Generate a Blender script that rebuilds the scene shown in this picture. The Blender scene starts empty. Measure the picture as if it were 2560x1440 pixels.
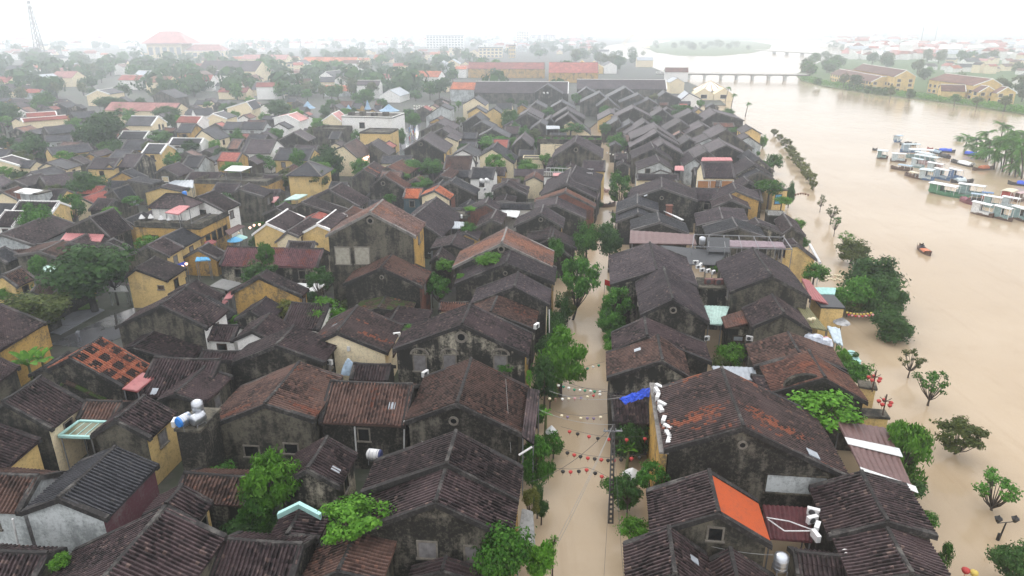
import bpy, bmesh, math, random
import numpy as np
from mathutils import Vector, Matrix

# ------------------------------------------------------------------ camera, sky, sun, exposure
SC = bpy.context.scene
COL = SC.collection
CAMH = 36.0
PITCH = math.radians(20.6)
FPX = 1730.0                       # focal length in photo pixels (photo is 2560 wide)
cam_data = bpy.data.cameras.new("camera")
cam = bpy.data.objects.new("camera", cam_data)
COL.objects.link(cam)
cam_data.sensor_width = 36.0
cam_data.lens = 36.0 * FPX / 2560.0
cam_data.clip_start = 0.5
cam_data.clip_end = 20000.0
cam.location = (0, 0, CAMH)
cam.rotation_euler = (math.pi / 2 - PITCH, 0, 0)
SC.camera = cam

SC.render.engine = 'CYCLES'
SC.cycles.use_denoising = True
SC.cycles.max_bounces = 8
SC.cycles.diffuse_bounces = 2
SC.cycles.glossy_bounces = 2
SC.cycles.transmission_bounces = 2
SC.cycles.volume_bounces = 5
SC.cycles.transparent_max_bounces = 4
SC.cycles.caustics_reflective = False
SC.cycles.caustics_refractive = False
SC.cycles.sample_clamp_indirect = 6.0
SC.view_settings.view_transform = 'Standard'
SC.view_settings.look = 'None'
SC.view_settings.exposure = 0.36
SC.view_settings.gamma = 1.0

SUN_EL, SUN_AZ = math.radians(23), math.radians(-24)     # the bright part of the cloud is ahead
world = bpy.data.worlds.new("World")
SC.world = world
world.use_nodes = True
wn, wl_ = world.node_tree.nodes, world.node_tree.links
wn.clear()
w_out = wn.new("ShaderNodeOutputWorld")
w_bg = wn.new("ShaderNodeBackground")
w_sky = wn.new("ShaderNodeTexSky")
w_sky.sky_type = 'NISHITA'
w_sky.sun_disc = False
w_sky.sun_elevation = SUN_EL
w_sky.sun_rotation = SUN_AZ
w_scale = wn.new("ShaderNodeVectorMath"); w_scale.operation = 'SCALE'
w_scale.inputs['Scale'].default_value = 0.10
w_tc = wn.new("ShaderNodeTexCoord")
w_sep = wn.new("ShaderNodeSeparateXYZ")
w_map = wn.new("ShaderNodeMapRange")            # overcast: the zenith brighter than the horizon
w_map.inputs['From Min'].default_value = 0.0
w_map.inputs['From Max'].default_value = 1.0
w_map.inputs['To Min'].default_value = 1.06
w_map.inputs['To Max'].default_value = 2.0
w_tint = wn.new("ShaderNodeVectorMath"); w_tint.operation = 'SCALE'
w_tint.inputs[0].default_value = (0.975, 0.972, 0.995)
w_mix = wn.new("ShaderNodeMix"); w_mix.data_type = 'RGBA'
w_mix.inputs['Factor'].default_value = 0.94
wl_.new(w_sky.outputs[0], w_scale.inputs[0])
wl_.new(w_tc.outputs['Generated'], w_sep.inputs[0])
wl_.new(w_sep.outputs['Z'], w_map.inputs['Value'])
wl_.new(w_map.outputs[0], w_tint.inputs['Scale'])
wl_.new(w_scale.outputs[0], w_mix.inputs['A'])
wl_.new(w_tint.outputs[0], w_mix.inputs['B'])
wl_.new(w_mix.outputs['Result'], w_bg.inputs['Color'])
w_bg.inputs['Strength'].default_value = 1.0
wl_.new(w_bg.outputs[0], w_out.inputs['Surface'])

sun_data = bpy.data.lights.new("sun", 'SUN')
sun_data.energy = 1.0
sun_data.angle = math.radians(50)
sun_data.color = (1.0, 0.97, 0.93)
sun = bpy.data.objects.new("sun", sun_data)
COL.objects.link(sun)
sun.rotation_euler = (-(math.pi / 2 - SUN_EL), 0, -SUN_AZ)

# ------------------------------------------------------------------ projection helpers
CP, SP = math.cos(PITCH), math.sin(PITCH)
FW, UP = np.array([0, CP, -SP]), np.array([0, SP, CP])
EYE = np.array([0, 0, CAMH])
FR = {'A': (0, 900, 2.667), 'B': (640, 900, 2.667), 'C': (1300, 900, 2.667), 'D': (1860, 900, 2.667),
      'E': (0, 450, 2.88), 'F': (640, 450, 2.88), 'G': (1300, 450, 2.88), 'K': (1860, 450, 2.88),
      'L': (0, 220, 3.879), 'M': (640, 220, 3.879), 'N': (1280, 180, 3.879), 'P': (2100, 280, 4.8),
      'Q': (0, 0, 3.879), 'R': (640, 0, 3.879), 'S': (1280, 0, 3.879), 'T': (1900, 0, 3.879), 'Z': (0, 0, 1.0)}


def fp(p, f='Z'):
    """photo pixel of a point read in one of the enlarged study frames"""
    if p is None:
        return None
    if len(p) == 3:
        f, p = p[0], p[1:]
    o = FR[f]
    return (o[0] + p[0] / o[2], o[1] + p[1] / o[2])


def ray(p):
    return np.array([p[0] - 1280.0, 0, 0]) + UP * (720.0 - p[1]) + FW * FPX


def unp(p, z=0.0, f='Z'):
    """the point at height z that the camera sees at photo pixel p"""
    r = ray(fp(p, f))
    t = (z - CAMH) / r[2]
    return EYE + r * t


def mpp(pt):
    """metres per photo pixel at a point"""
    return float(np.dot(np.asarray(pt) - EYE, FW)) / FPX


def proj(pt):
    d = np.asarray(pt, float) - EYE
    k = FPX / np.dot(d, FW)
    return (1280 + d[0] * k, 720 - np.dot(d, UP) * k)


TH0 = math.atan((1470 - 1280) / (FPX / CP))         # the street's direction


def solve_gable(A, B, L, R, ze, length=None, snap=0.65, th=None):
    """gable house from photo points: apex, other ridge end, the two eave corners below the apex"""
    a = ray(A); a = a / -a[2]
    if th is None:
        if B is not None:
            b = ray(B); b = b / -b[2]
            d = b - a
            m = math.atan2(d[0], d[1])
            if math.cos(m - TH0) < 0:
                m += math.pi
            m = (m - TH0 + math.pi) % (2 * math.pi) - math.pi
            m = max(-0.30, min(0.30, m)) * (1 - snap)
            th = TH0 + m
        else:
            th = TH0
    D = np.array([math.sin(th), math.cos(th), 0]); X = np.array([math.cos(th), -math.sin(th), 0])
    pts = []
    for c in (L, R):
        if c is None:
            pts.append(None); continue
        r = ray(c); t = np.dot(a, D) / np.dot(r, D); p = r * t
        pts.append((float(np.dot(p - a, X)), float(p[2] - a[2])))
    if pts[0] is None: pts[0] = (-pts[1][0], pts[1][1])
    if pts[1] is None: pts[1] = (-pts[0][0], pts[0][1])
    zm = -1 + (pts[0][1] + pts[1][1]) / 2
    s = (CAMH - ze) / -zm
    yb = length
    if B is not None and length is None:
        b = ray(B); b = b / -b[2]
        yb = float(np.dot(b - a, D)) * s
    if yb is None: yb = 12.0
    pA = EYE + a * s
    return dict(loc=(pA[0], pA[1]), th=th, zr=float(pA[2]), y0=min(0, yb), y1=max(0, yb),
                wl=-pts[0][0] * s, zl=float(pA[2]) + pts[0][1] * s, wr=pts[1][0] * s, zrr=float(pA[2]) + pts[1][1] * s)


def solve_perp(A, B, C, ze, pitch=28.0, snap=0.7):
    """house whose ridge runs across the view: left ridge end, right ridge end, any point of the front eave"""
    if B[0] < A[0]: A, B = B, A
    a = ray(A); a = a / -a[2]
    b = ray(B); b = b / -b[2]
    d = b - a
    m = math.atan2(d[1], d[0]) + TH0
    m = max(-1.1, min(1.1, m)) * (1 - snap)
    ph = -TH0 + m
    U = np.array([math.cos(ph), math.sin(ph), 0]); N = np.array([math.sin(ph), -math.cos(ph), 0])
    pc = ray(C); pc = EYE + pc * ((ze - CAMH) / pc[2])
    tp = math.tan(math.radians(pitch))
    lo, hi = CAMH - ze - 12, CAMH - ze
    am = a * 0.5 + b * 0.5
    f = lambda s: ze + tp * float(np.dot(pc - (EYE + am * s), N)) - (CAMH - s)
    for _ in range(50):
        mid = (lo + hi) / 2
        if f(mid) > 0: hi = mid
        else: lo = mid
    s = (lo + hi) / 2
    pm = EYE + am * s
    half = float(np.dot(b - a, U)) * s / 2
    zr = float(pm[2]); w = max(0.8, (zr - ze) / tp)
    p0 = pm - U * half
    th = math.atan2(U[0], U[1])
    return dict(loc=(p0[0], p0[1]), th=th, zr=zr, y0=0, y1=2 * half, wl=w, zl=ze, wr=w, zrr=ze)


# ------------------------------------------------------------------ mesh helpers
class MB:
    def __init__(s):
        s.v, s.f, s.uv = [], [], []

    def add(s, vs, fs, uvs=None):
        o = len(s.v)
        s.v += [tuple(map(float, q)) for q in vs]
        for i, f in enumerate(fs):
            s.f.append(tuple(o + k for k in f))
            s.uv.append(uvs[i] if uvs else None)

    def box(s, x0, y0, z0, x1, y1, z1, M=None):
        vs = [(x, y, z) for z in (z0, z1) for y in (y0, y1) for x in (x0, x1)]
        if M is not None: vs = [tuple(M @ Vector(q)) for q in vs]
        s.add(vs, [(0, 2, 3, 1), (4, 5, 7, 6), (0, 1, 5, 4), (2, 6, 7, 3), (0, 4, 6, 2), (1, 3, 7, 5)])

    def bar(s, p, q, r=0.05, r2=None, n=6):
        p, q = Vector(p), Vector(q)
        d = q - p
        if d.length < 1e-6: return
        r2 = r if r2 is None else r2
        w = d.normalized()
        u = w.orthogonal().normalized(); t = w.cross(u)
        vs = []
        for c, rr in ((p, r), (q, r2)):
            for k in range(n):
                an = 2 * math.pi * k / n
                vs.append(c + u * math.cos(an) * rr + t * math.sin(an) * rr)
        fs = [(k, (k + 1) % n, n + (k + 1) % n, n + k) for k in range(n)]
        fs += [tuple(range(n - 1, -1, -1)), tuple(range(n, 2 * n))]
        s.add(vs, fs)

    def tube(s, pts, r, n=5):
        for a, b in zip(pts[:-1], pts[1:]): s.bar(a, b, r, r, n)

    def lathe(s, c, prof, n=12, sx=1.0, sy=1.0):
        vs, fs = [], []
        for r, z in prof:
            for k in range(n):
                an = 2 * math.pi * k / n
                vs.append((c[0] + r * sx * math.cos(an), c[1] + r * sy * math.sin(an), c[2] + z))
        for j in range(len(prof) - 1):
            for k in range(n):
                fs.append((j * n + k, j * n + (k + 1) % n, (j + 1) * n + (k + 1) % n, (j + 1) * n + k))
        fs.append(tuple(range(n - 1, -1, -1)))
        fs.append(tuple((len(prof) - 1) * n + k for k in range(n)))
        s.add(vs, fs)

    def prism(s, poly, z0, z1):
        n = len(poly)
        vs = [(x, y, z0) for x, y in poly] + [(x, y, z1) for x, y in poly]
        fs = [tuple(range(n - 1, -1, -1)), tuple(range(n, 2 * n))] + [(k, (k + 1) % n, n + (k + 1) % n, n + k) for k in range(n)]
        s.add(vs, fs)

    def mesh(s, name, mat=None, smooth=False):
        me = bpy.data.meshes.new(name)
        me.from_pydata(s.v, [], s.f)
        if any(u is not None for u in s.uv):
            l = me.uv_layers.new(name="UVMap")
            flat = []
            for f, u in zip(s.f, s.uv):
                for k in range(len(f)):
                    flat += list(u[k]) if u else [0.0, 0.0]
            l.data.foreach_set("uv", flat)
        if mat: me.materials.append(mat)
        if smooth: me.polygons.foreach_set("use_smooth", [True] * len(me.polygons))
        me.update()
        return me

    def obj(s, name, mat=None, parent=None, smooth=False):
        o = bpy.data.objects.new(name, s.mesh(name, mat, smooth))
        COL.objects.link(o)
        if parent is not None: o.parent = parent
        return o


def tag(o, label=None, cat=None, group=None, kind=None):
    if label: o["label"] = label
    if cat: o["category"] = cat
    if group: o["group"] = group
    if kind: o["kind"] = kind
    return o


def thing(name, label, cat, loc, rz=0.0, group=None):
    e = bpy.data.objects.new(name, None)
    e.empty_display_size = 0.5
    COL.objects.link(e)
    e.location = loc; e.rotation_euler = (0, 0, rz)
    return tag(e, label, cat, group)


def copy_tree(o, parent=None):
    c = o.copy(); COL.objects.link(c); c.parent = parent
    for ch in list(o.children): copy_tree(ch, c)
    return c


# ------------------------------------------------------------------ materials
def new_mat(name):
    m = bpy.data.materials.new(name); m.use_nodes = True
    nt = m.node_tree; nt.nodes.clear()
    out = nt.nodes.new("ShaderNodeOutputMaterial")
    b = nt.nodes.new("ShaderNodeBsdfPrincipled")
    nt.links.new(b.outputs[0], out.inputs['Surface'])
    return m, nt, b


class NT:
    """tiny node-graph writer"""
    def __init__(s, nt): s.nt = nt
    def n(s, t, **kw):
        x = s.nt.nodes.new(t)
        for k, v in kw.items(): setattr(x, k, v)
        return x
    def l(s, a, b): s.nt.links.new(a, b)
    def math(s, op, a, b=None, clamp=False):
        x = s.n("ShaderNodeMath", operation=op, use_clamp=clamp)
        for i, q in enumerate((a, b)):
            if q is None: continue
            if isinstance(q, (int, float)): x.inputs[i].default_value = q
            else: s.l(q, x.inputs[i])
        return x.outputs[0]
    def mix(s, f, a, b):
        x = s.n("ShaderNodeMix", data_type='RGBA')
        for k, q in (('Factor', f), ('A', a), ('B', b)):
            i = x.inputs[k] if k != 'Factor' else x.inputs[0]
            if k == 'A': i = x.inputs[6]
            if k == 'B': i = x.inputs[7]
            if isinstance(q, (int, float)): i.default_value = q
            elif isinstance(q, tuple): i.default_value = (*q, 1.0)
            else: s.l(q, i)
        return x.outputs[2]
    def noise(s, vec, scale, detail=3.0, rough=0.55, w=None):
        x = s.n("ShaderNodeTexNoise", noise_dimensions='4D' if w is not None else '3D')
        x.inputs['Scale'].default_value = scale; x.inputs['Detail'].default_value = detail
        x.inputs['Roughness'].default_value = rough
        if vec is not None: s.l(vec, x.inputs['Vector'])
        if w is not None: s.l(w, x.inputs['W'])
        return x.outputs[0]
    def ramp(s, fac, lo, hi):
        x = s.n("ShaderNodeMapRange", interpolation_type='SMOOTHSTEP')
        x.inputs['From Min'].default_value = lo; x.inputs['From Max'].default_value = hi
        s.l(fac, x.inputs['Value'])
        return x.outputs[0]


def scl(c, k): return tuple(q * k for q in c)


MATS = {}


def plain(name, col, rough=0.7, var=0.25, spec=0.3, metal=0.0, scale=2.5):
    """one surface colour with a little grime"""
    if name in MATS: return MATS[name]
    m, nt, b = new_mat(name); g = NT(nt)
    tc = g.n("ShaderNodeTexCoord"); oi = g.n("ShaderNodeObjectInfo")
    w = g.math('MULTIPLY', oi.outputs['Random'], 37.0)
    n1 = g.noise(tc.outputs['Object'], scale, 4, 0.6, w)
    c = g.mix(g.ramp(n1, 0.35, 0.72), col, scl(col, 1 - var))
    g.l(c, b.inputs['Base Color'])
    b.inputs['Roughness'].default_value = rough
    b.inputs['Specular IOR Level'].default_value = spec
    b.inputs['Metallic'].default_value = metal
    MATS[name] = m
    return m


def wall_mat(name, base, stain, amount, streak=0.35, fine=None):
    """old limewash or cement: blotches and rain streaks of an own shape"""
    if name in MATS: return MATS[name]
    m, nt, b = new_mat(name); g = NT(nt)
    tc = g.n("ShaderNodeTexCoord"); oi = g.n("ShaderNodeObjectInfo")
    w = g.math('MULTIPLY', oi.outputs['Random'], 53.0)
    ob = tc.outputs['Object']
    mp = g.n("ShaderNodeMapping"); mp.inputs['Scale'].default_value = (1.1, 1.1, 0.17)
    g.l(ob, mp.inputs['Vector'])
    n1 = g.noise(ob, 0.45, 6, 0.65, w)
    n2 = g.noise(mp.outputs[0], 1.1, 4, 0.6, w)
    n3 = g.noise(ob, 5.0, 4, 0.7, w)
    k = g.math('ADD', g.math('MULTIPLY', n1, 1 - streak), g.math('MULTIPLY', n2, streak))
    k = g.math('ADD', g.math('MULTIPLY', k, 0.8), g.math('MULTIPLY', n3, 0.2))
    t = 0.5 + (0.5 - amount) * 0.42
    c = g.mix(g.ramp(k, t - 0.07, t + 0.07), base, stain)
    c = g.mix(g.math('MULTIPLY', g.ramp(n3, 0.45, 0.7), 0.45), c, fine or scl(stain, 0.7))
    g.l(c, b.inputs['Base Color'])
    b.inputs['Roughness'].default_value = 0.85
    b.inputs['Specular IOR Level'].default_value = 0.06
    bp = g.n("ShaderNodeBump"); bp.inputs['Strength'].default_value = 0.35; bp.inputs['Distance'].default_value = 0.05
    g.l(n3, bp.inputs['Height']); g.l(bp.outputs[0], b.inputs['Normal'])
    MATS[name] = m
    return m


RIB = 0.29


def tile_mat(name, dark, mid, light, patch=None, p_amt=0.0, moss=0.0, p_scale=0.35, rough=0.55, grid=False):
    """clay tiles: every tile its own tone, replaced patches, a little moss"""
    if name in MATS: return MATS[name]
    m, nt, b = new_mat(name); g = NT(nt)
    uv = g.n("ShaderNodeUVMap"); oi = g.n("ShaderNodeObjectInfo"); tc = g.n("ShaderNodeTexCoord")
    sp = g.n("ShaderNodeSeparateXYZ"); g.l(uv.outputs[0], sp.inputs[0])
    fu = g.math('FLOOR', g.math('DIVIDE', sp.outputs['X'], RIB))
    vv = g.math('DIVIDE', sp.outputs['Y'], 0.24)
    fv = g.math('FLOOR', vv)
    cb = g.n("ShaderNodeCombineXYZ"); g.l(fu, cb.inputs[0]); g.l(fv, cb.inputs[1])
    rnd = oi.outputs['Random']
    g.l(g.math('MULTIPLY', rnd, 91.0), cb.inputs[2])
    wn_ = g.n("ShaderNodeTexWhiteNoise", noise_dimensions='3D'); g.l(cb.outputs[0], wn_.inputs['Vector'])
    tv = wn_.outputs['Value']
    w = g.math('MULTIPLY', rnd, 61.0)
    ob = tc.outputs['Object']
    n1 = g.noise(ob, 0.28, 5, 0.6, w)
    n2 = g.noise(ob, 2.2, 4, 0.65, w)
    c = g.mix(g.ramp(tv, 0.15, 0.85), dark, mid)
    c = g.mix(g.ramp(n1, 0.40, 0.68), c, scl(mid, 1.25))
    c = g.mix(g.math('MULTIPLY', g.ramp(tv, 0.90, 0.99), g.ramp(n2, 0.38, 0.6)), c, light)
    if patch:
        # replaced tiles come in blocks
        if grid:
            lines = [g.math('MULTIPLY', g.math('GREATER_THAN', g.math('FRACT', g.math('ADD', g.math('DIVIDE', sp.outputs[a_], k_), o_)), 0.36), 1.0) for a_, k_, o_ in (('X', RIB * 5, 0.1), ('Y', 0.24 * 6, 0.3))]
            q = g.math('SUBTRACT', g.math('MULTIPLY', lines[0], lines[1]), g.math('MULTIPLY', g.math('GREATER_THAN', tv, 0.9), 0.7))
            c = g.mix(g.math('MULTIPLY', q, 1.0, True), c, g.mix(tv, patch, scl(patch, 0.6)))
        else:
            mp = g.n("ShaderNodeMapping"); mp.inputs['Scale'].default_value = (1.5, 0.55, 1.0)
            g.l(uv.outputs[0], mp.inputs['Vector'])
            np_ = g.noise(mp.outputs[0], p_scale, 2, 0.5, w)
            q = g.math('ADD', np_, g.math('MULTIPLY', g.math('SUBTRACT', tv, 0.5), 0.13))
            t = 0.5 + (0.5 - p_amt) * 0.5
            c = g.mix(g.ramp(q, t - 0.015, t + 0.03), c, g.mix(tv, patch, scl(patch, 0.6)))
    # dark lichen and soot
    c = g.mix(g.math('MULTIPLY', g.ramp(n2, 0.5, 0.75), 0.45), c, scl(dark, 0.6))
    # overlap shade of each tile course, painted in as a darker line
    fr = g.math('FRACT', vv)
    j = g.math('GREATER_THAN', fr, 0.86)
    c = g.mix(g.math('MULTIPLY', j, 0.30), c, scl(dark, 0.5))
    if moss:
        n4 = g.noise(ob, 0.9, 5, 0.7, w)
        t = 0.5 + (0.5 - moss) * 0.45
        c = g.mix(g.ramp(n4, t, t + 0.08), c, (0.045, 0.075, 0.018))
    # every roof a little lighter or darker
    hv = g.n("ShaderNodeHueSaturation")
    g.l(c, hv.inputs['Color'])
    g.l(g.math('ADD', g.math('MULTIPLY', rnd, 0.5), 0.78), hv.inputs['Value'])
    g.l(hv.outputs[0], b.inputs['Base Color'])
    b.inputs['Roughness'].default_value = rough
    b.inputs['Specular IOR Level'].default_value = 0.10
    bp = g.n("ShaderNodeBump"); bp.inputs['Strength'].default_value = 0.6; bp.inputs['Distance'].default_value = 0.04
    g.l(g.math('ADD', fr, g.math('MULTIPLY', tv, 0.4)), bp.inputs['Height']); g.l(bp.outputs[0], b.inputs['Normal'])
    MATS[name] = m
    return m


DK, MD, LT = (0.010, 0.0078, 0.0083), (0.054, 0.0375, 0.039), (0.15, 0.105, 0.09)
ORG, RED = (0.36, 0.105, 0.05), (0.30, 0.085, 0.06)
SHEET_ORANGE = wall_mat('orange_sheet', (0.40, 0.082, 0.03), (0.26, 0.075, 0.042), 0.36, fine=(0.22, 0.07, 0.04))
SHEET_ASH = plain('ash_sheet', (0.36, 0.39, 0.42), 0.5, 0.25)
ROOF = {
    'ashsheet': SHEET_ASH,
    'dark': tile_mat('tile_dark', DK, MD, LT),
    'brown': tile_mat('tile_brown', (0.019, 0.0125, 0.0115), (0.09, 0.054, 0.044), (0.17, 0.085, 0.06), (0.17, 0.065, 0.042), 0.20),
    'patch': tile_mat('tile_patched', (0.022, 0.0165, 0.0165), (0.06, 0.041, 0.039), (0.16, 0.09, 0.07), (0.30, 0.098, 0.052), 0.20, p_scale=0.30),
    'rust': tile_mat('tile_rust', (0.05, 0.026, 0.022), (0.12, 0.058, 0.042), (0.22, 0.11, 0.075), (0.22, 0.08, 0.048), 0.3),
    'tan': tile_mat('tile_tan', (0.075, 0.048, 0.042), (0.17, 0.105, 0.088), (0.3, 0.19, 0.15), (0.30, 0.14, 0.09), 0.4, p_scale=0.15),
    'purple': tile_mat('tile_purple', (0.028, 0.0225, 0.0255), (0.060, 0.047, 0.052), LT),
    'slate': tile_mat('tile_slate', (0.020, 0.0205, 0.0235), (0.046, 0.046, 0.052), (0.09, 0.085, 0.085), rough=0.5),
    'red': tile_mat('tile_red', (0.16, 0.05, 0.042), (0.30, 0.09, 0.07), (0.42, 0.2, 0.15)),
    'orange': tile_mat('tile_orange', (0.20, 0.06, 0.032), (0.40, 0.125, 0.06), (0.5, 0.22, 0.12), (0.03, 0.022, 0.02), 0.0),
    'chequer': tile_mat('tile_chequer', (0.15, 0.05, 0.03), (0.34, 0.11, 0.06), (0.45, 0.2, 0.12), (0.035, 0.026, 0.026), 0.45, grid=True),
    'moss': tile_mat('tile_moss', (0.035, 0.026, 0.022), (0.075, 0.05, 0.04), LT, ORG, 0.15, moss=0.55),
    'plum': tile_mat('tile_plum', (0.08, 0.042, 0.047), (0.17, 0.08, 0.088), (0.3, 0.12, 0.1), (0.25, 0.08, 0.06), 0.35),
    'pink': tile_mat('tile_pink', (0.26, 0.12, 0.11), (0.36, 0.17, 0.155), (0.4, 0.24, 0.22)),
}
WALL = {
    'black': wall_mat('wall_black', (0.023, 0.022, 0.020), (0.17, 0.155, 0.125), 0.36, 0.42),
    'grey': wall_mat('wall_grey', (0.13, 0.118, 0.092), (0.030, 0.029, 0.026), 0.5, 0.42),
    'stain': wall_mat('wall_stained', (0.36, 0.33, 0.26), (0.030, 0.029, 0.026), 0.60, 0.5),
    'cream': wall_mat('wall_cream', (0.78, 0.67, 0.46), (0.56, 0.48, 0.34), 0.3, fine=(0.3, 0.26, 0.19)),
    'yellow': wall_mat('wall_yellow', (0.66, 0.48, 0.205), (0.46, 0.34, 0.17), 0.4, fine=(0.3, 0.19, 0.07)),
    'ochre': wall_mat('wall_ochre', (0.48, 0.30, 0.09), (0.12, 0.10, 0.07), 0.4),
    'white': wall_mat('wall_white', (0.82, 0.81, 0.78), (0.6, 0.59, 0.56), 0.3, fine=(0.4, 0.39, 0.36)),
    'ash': wall_mat('wall_ash', (0.50, 0.53, 0.53), (0.26, 0.28, 0.28), 0.45, fine=(0.2, 0.21, 0.21)),
    'brick': wall_mat('wall_brick', (0.20, 0.085, 0.06), (0.06, 0.05, 0.045), 0.4),
    'maroon': wall_mat('wall_maroon', (0.12, 0.05, 0.062), (0.2, 0.17, 0.17), 0.35),
    'teal': wall_mat('wall_teal', (0.06, 0.10, 0.12), (0.12, 0.15, 0.16), 0.3),
}
MORTAR = wall_mat('mortar_dark', (0.030, 0.028, 0.028), (0.13, 0.122, 0.112), 0.34)
MORTAR_M = wall_mat('mortar_weathered', (0.13, 0.122, 0.118), (0.05, 0.047, 0.046), 0.4)
MORTAR_W = wall_mat('mortar_white', (0.82, 0.81, 0.78), (0.55, 0.54, 0.52), 0.3, fine=(0.35, 0.34, 0.32))
MORTAR_G = wall_mat('mortar_grey', (0.22, 0.205, 0.19), (0.1, 0.095, 0.09), 0.4)
DARKGLASS = plain('dark_pane', (0.012, 0.013, 0.014), 0.2, 0.2, 0.5)
SHUTTER = plain('shutter_wood', (0.20, 0.19, 0.19), 0.7, 0.35)
SHUT_ORANGE = plain('shutter_orange', (0.42, 0.19, 0.07), 0.7, 0.25)
SHUT_TEAL = plain('shutter_teal', (0.12, 0.30, 0.30), 0.7, 0.25)
WOOD = plain('dark_wood', (0.07, 0.042, 0.028), 0.7, 0.35)
STONE = plain('pale_plaster', (0.20, 0.18, 0.15), 0.85, 0.45)
WHITEP = plain('white_paint', (0.62, 0.62, 0.61), 0.5, 0.25)
GREYM = plain('grey_metal', (0.20, 0.205, 0.215), 0.45, 0.25)
# ------------------------------------------------------------------ the ground, the flood and the river
def flat(name, polys, z, mat, skirt=None):
    bm = bmesh.new()
    for poly in polys:
        vs = [bm.verts.new((x, y, z)) for x, y in poly]
        f = bm.faces.new(vs)
        if f.normal.z < 0: f.normal_flip()
        f.normal_update()
        if f.normal.z < 0: f.normal_flip()
        if skirt is not None:
            lo = [bm.verts.new((x, y, skirt)) for x, y in poly]
            n = len(vs)
            for i in range(n):
                bm.faces.new((vs[i], lo[i], lo[(i + 1) % n], vs[(i + 1) % n]))
    bmesh.ops.triangulate(bm, faces=[f for f in bm.faces if len(f.verts) > 4])
    bmesh.ops.recalc_face_normals(bm, faces=bm.faces)
    me = bpy.data.meshes.new(name); bm.to_mesh(me); bm.free()
    me.materials.append(mat)
    o = bpy.data.objects.new(name, me); COL.objects.link(o)
    o["kind"] = 'structure'
    return o


def water_mat():
    m, nt, b = new_mat('muddy_water'); g = NT(nt)
    ge = g.n("ShaderNodeNewGeometry")
    n1 = g.noise(ge.outputs['Position'], 0.035, 4, 0.55)
    c = g.mix(g.ramp(n1, 0.35, 0.7), (0.36, 0.276, 0.182), (0.405, 0.32, 0.222))
    n0 = g.noise(ge.outputs['Position'], 0.22, 5, 0.6)
    c = g.mix(g.math('MULTIPLY', g.ramp(n0, 0.5, 0.72), 0.35), c, (0.315, 0.235, 0.148))
    mq = g.n("ShaderNodeMapping"); mq.inputs['Scale'].default_value = (0.55, 0.035, 1.0); mq.inputs['Rotation'].default_value = (0, 0, 0.12)
    g.l(ge.outputs['Position'], mq.inputs['Vector'])
    n5 = g.noise(mq.outputs[0], 1.0, 5, 0.65)
    c = g.mix(g.math('MULTIPLY', g.ramp(n5, 0.52, 0.74), 0.30), c, (0.265, 0.185, 0.105))
    g.l(c, b.inputs['Base Color'])
    b.inputs['Roughness'].default_value = 0.11
    b.inputs['IOR'].default_value = 1.33
    b.inputs['Specular IOR Level'].default_value = 0.28
    mp = g.n("ShaderNodeMapping"); mp.inputs['Scale'].default_value = (1.0, 0.45, 1.0)
    mp.inputs['Rotation'].default_value = (0, 0, 0.5)
    g.l(ge.outputs['Position'], mp.inputs['Vector'])
    n2 = g.noise(mp.outputs[0], 1.5, 4, 0.6)
    n3 = g.noise(mp.outputs[0], 0.25, 3, 0.5)
    h = g.math('ADD', g.math('MULTIPLY', n2, 0.35), n3)
    bp = g.n("ShaderNodeBump"); bp.inputs['Strength'].default_value = 0.32; bp.inputs['Distance'].default_value = 0.25
    g.l(h, bp.inputs['Height']); g.l(bp.outputs[0], b.inputs['Normal'])
    return m


def earth_mat():
    m, nt, b = new_mat('town_ground'); g = NT(nt)
    ge = g.n("ShaderNodeNewGeometry")
    n1 = g.noise(ge.outputs['Position'], 0.06, 5, 0.6)
    n2 = g.noise(ge.outputs['Position'], 0.9, 5, 0.65)
    c = g.mix(g.ramp(n1, 0.42, 0.58), (0.035, 0.034, 0.030), (0.032, 0.042, 0.02))
    c = g.mix(g.math('MULTIPLY', g.ramp(n2, 0.45, 0.7), 0.6), c, (0.075, 0.07, 0.06))
    g.l(c, b.inputs['Base Color']); b.inputs['Roughness'].default_value = 0.8
    return m


def wet_asphalt_mat():
    m, nt, b = new_mat('wet_paving'); g = NT(nt)
    ge = g.n("ShaderNodeNewGeometry")
    n1 = g.noise(ge.outputs['Position'], 0.25, 5, 0.6)
    n2 = g.noise(ge.outputs['Position'], 3.0, 4, 0.6)
    c = g.mix(g.ramp(n1, 0.4, 0.65), (0.045, 0.046, 0.05), (0.075, 0.076, 0.082))
    g.l(c, b.inputs['Base Color'])
    r = g.n("ShaderNodeMapRange"); r.inputs['To Min'].default_value = 0.08; r.inputs['To Max'].default_value = 0.5
    g.l(n1, r.inputs['Value']); g.l(r.outputs[0], b.inputs['Roughness'])
    bp = g.n("ShaderNodeBump"); bp.inputs['Strength'].default_value = 0.15; bp.inputs['Distance'].default_value = 0.03
    g.l(n2, bp.inputs['Height']); g.l(bp.outputs[0], b.inputs['Normal'])
    return m


WATER, EARTH, WETP = water_mat(), earth_mat(), wet_asphalt_mat()
GRASSY = plain('grass_bank', (0.075, 0.13, 0.035), 0.9, 0.4, scale=0.6)
flat('ground', [[(-9000, -200), (9000, -200), (9000, 12000), (-9000, 12000)]], -2.6, EARTH)
flat('water', [[(-60, -40), (1800, -40), (2600, 5200), (-60, 5200)]], 0.0, WATER)
xy = lambda pts, z=0.0: [tuple(unp(p, z)[:2]) for p in pts]
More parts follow.
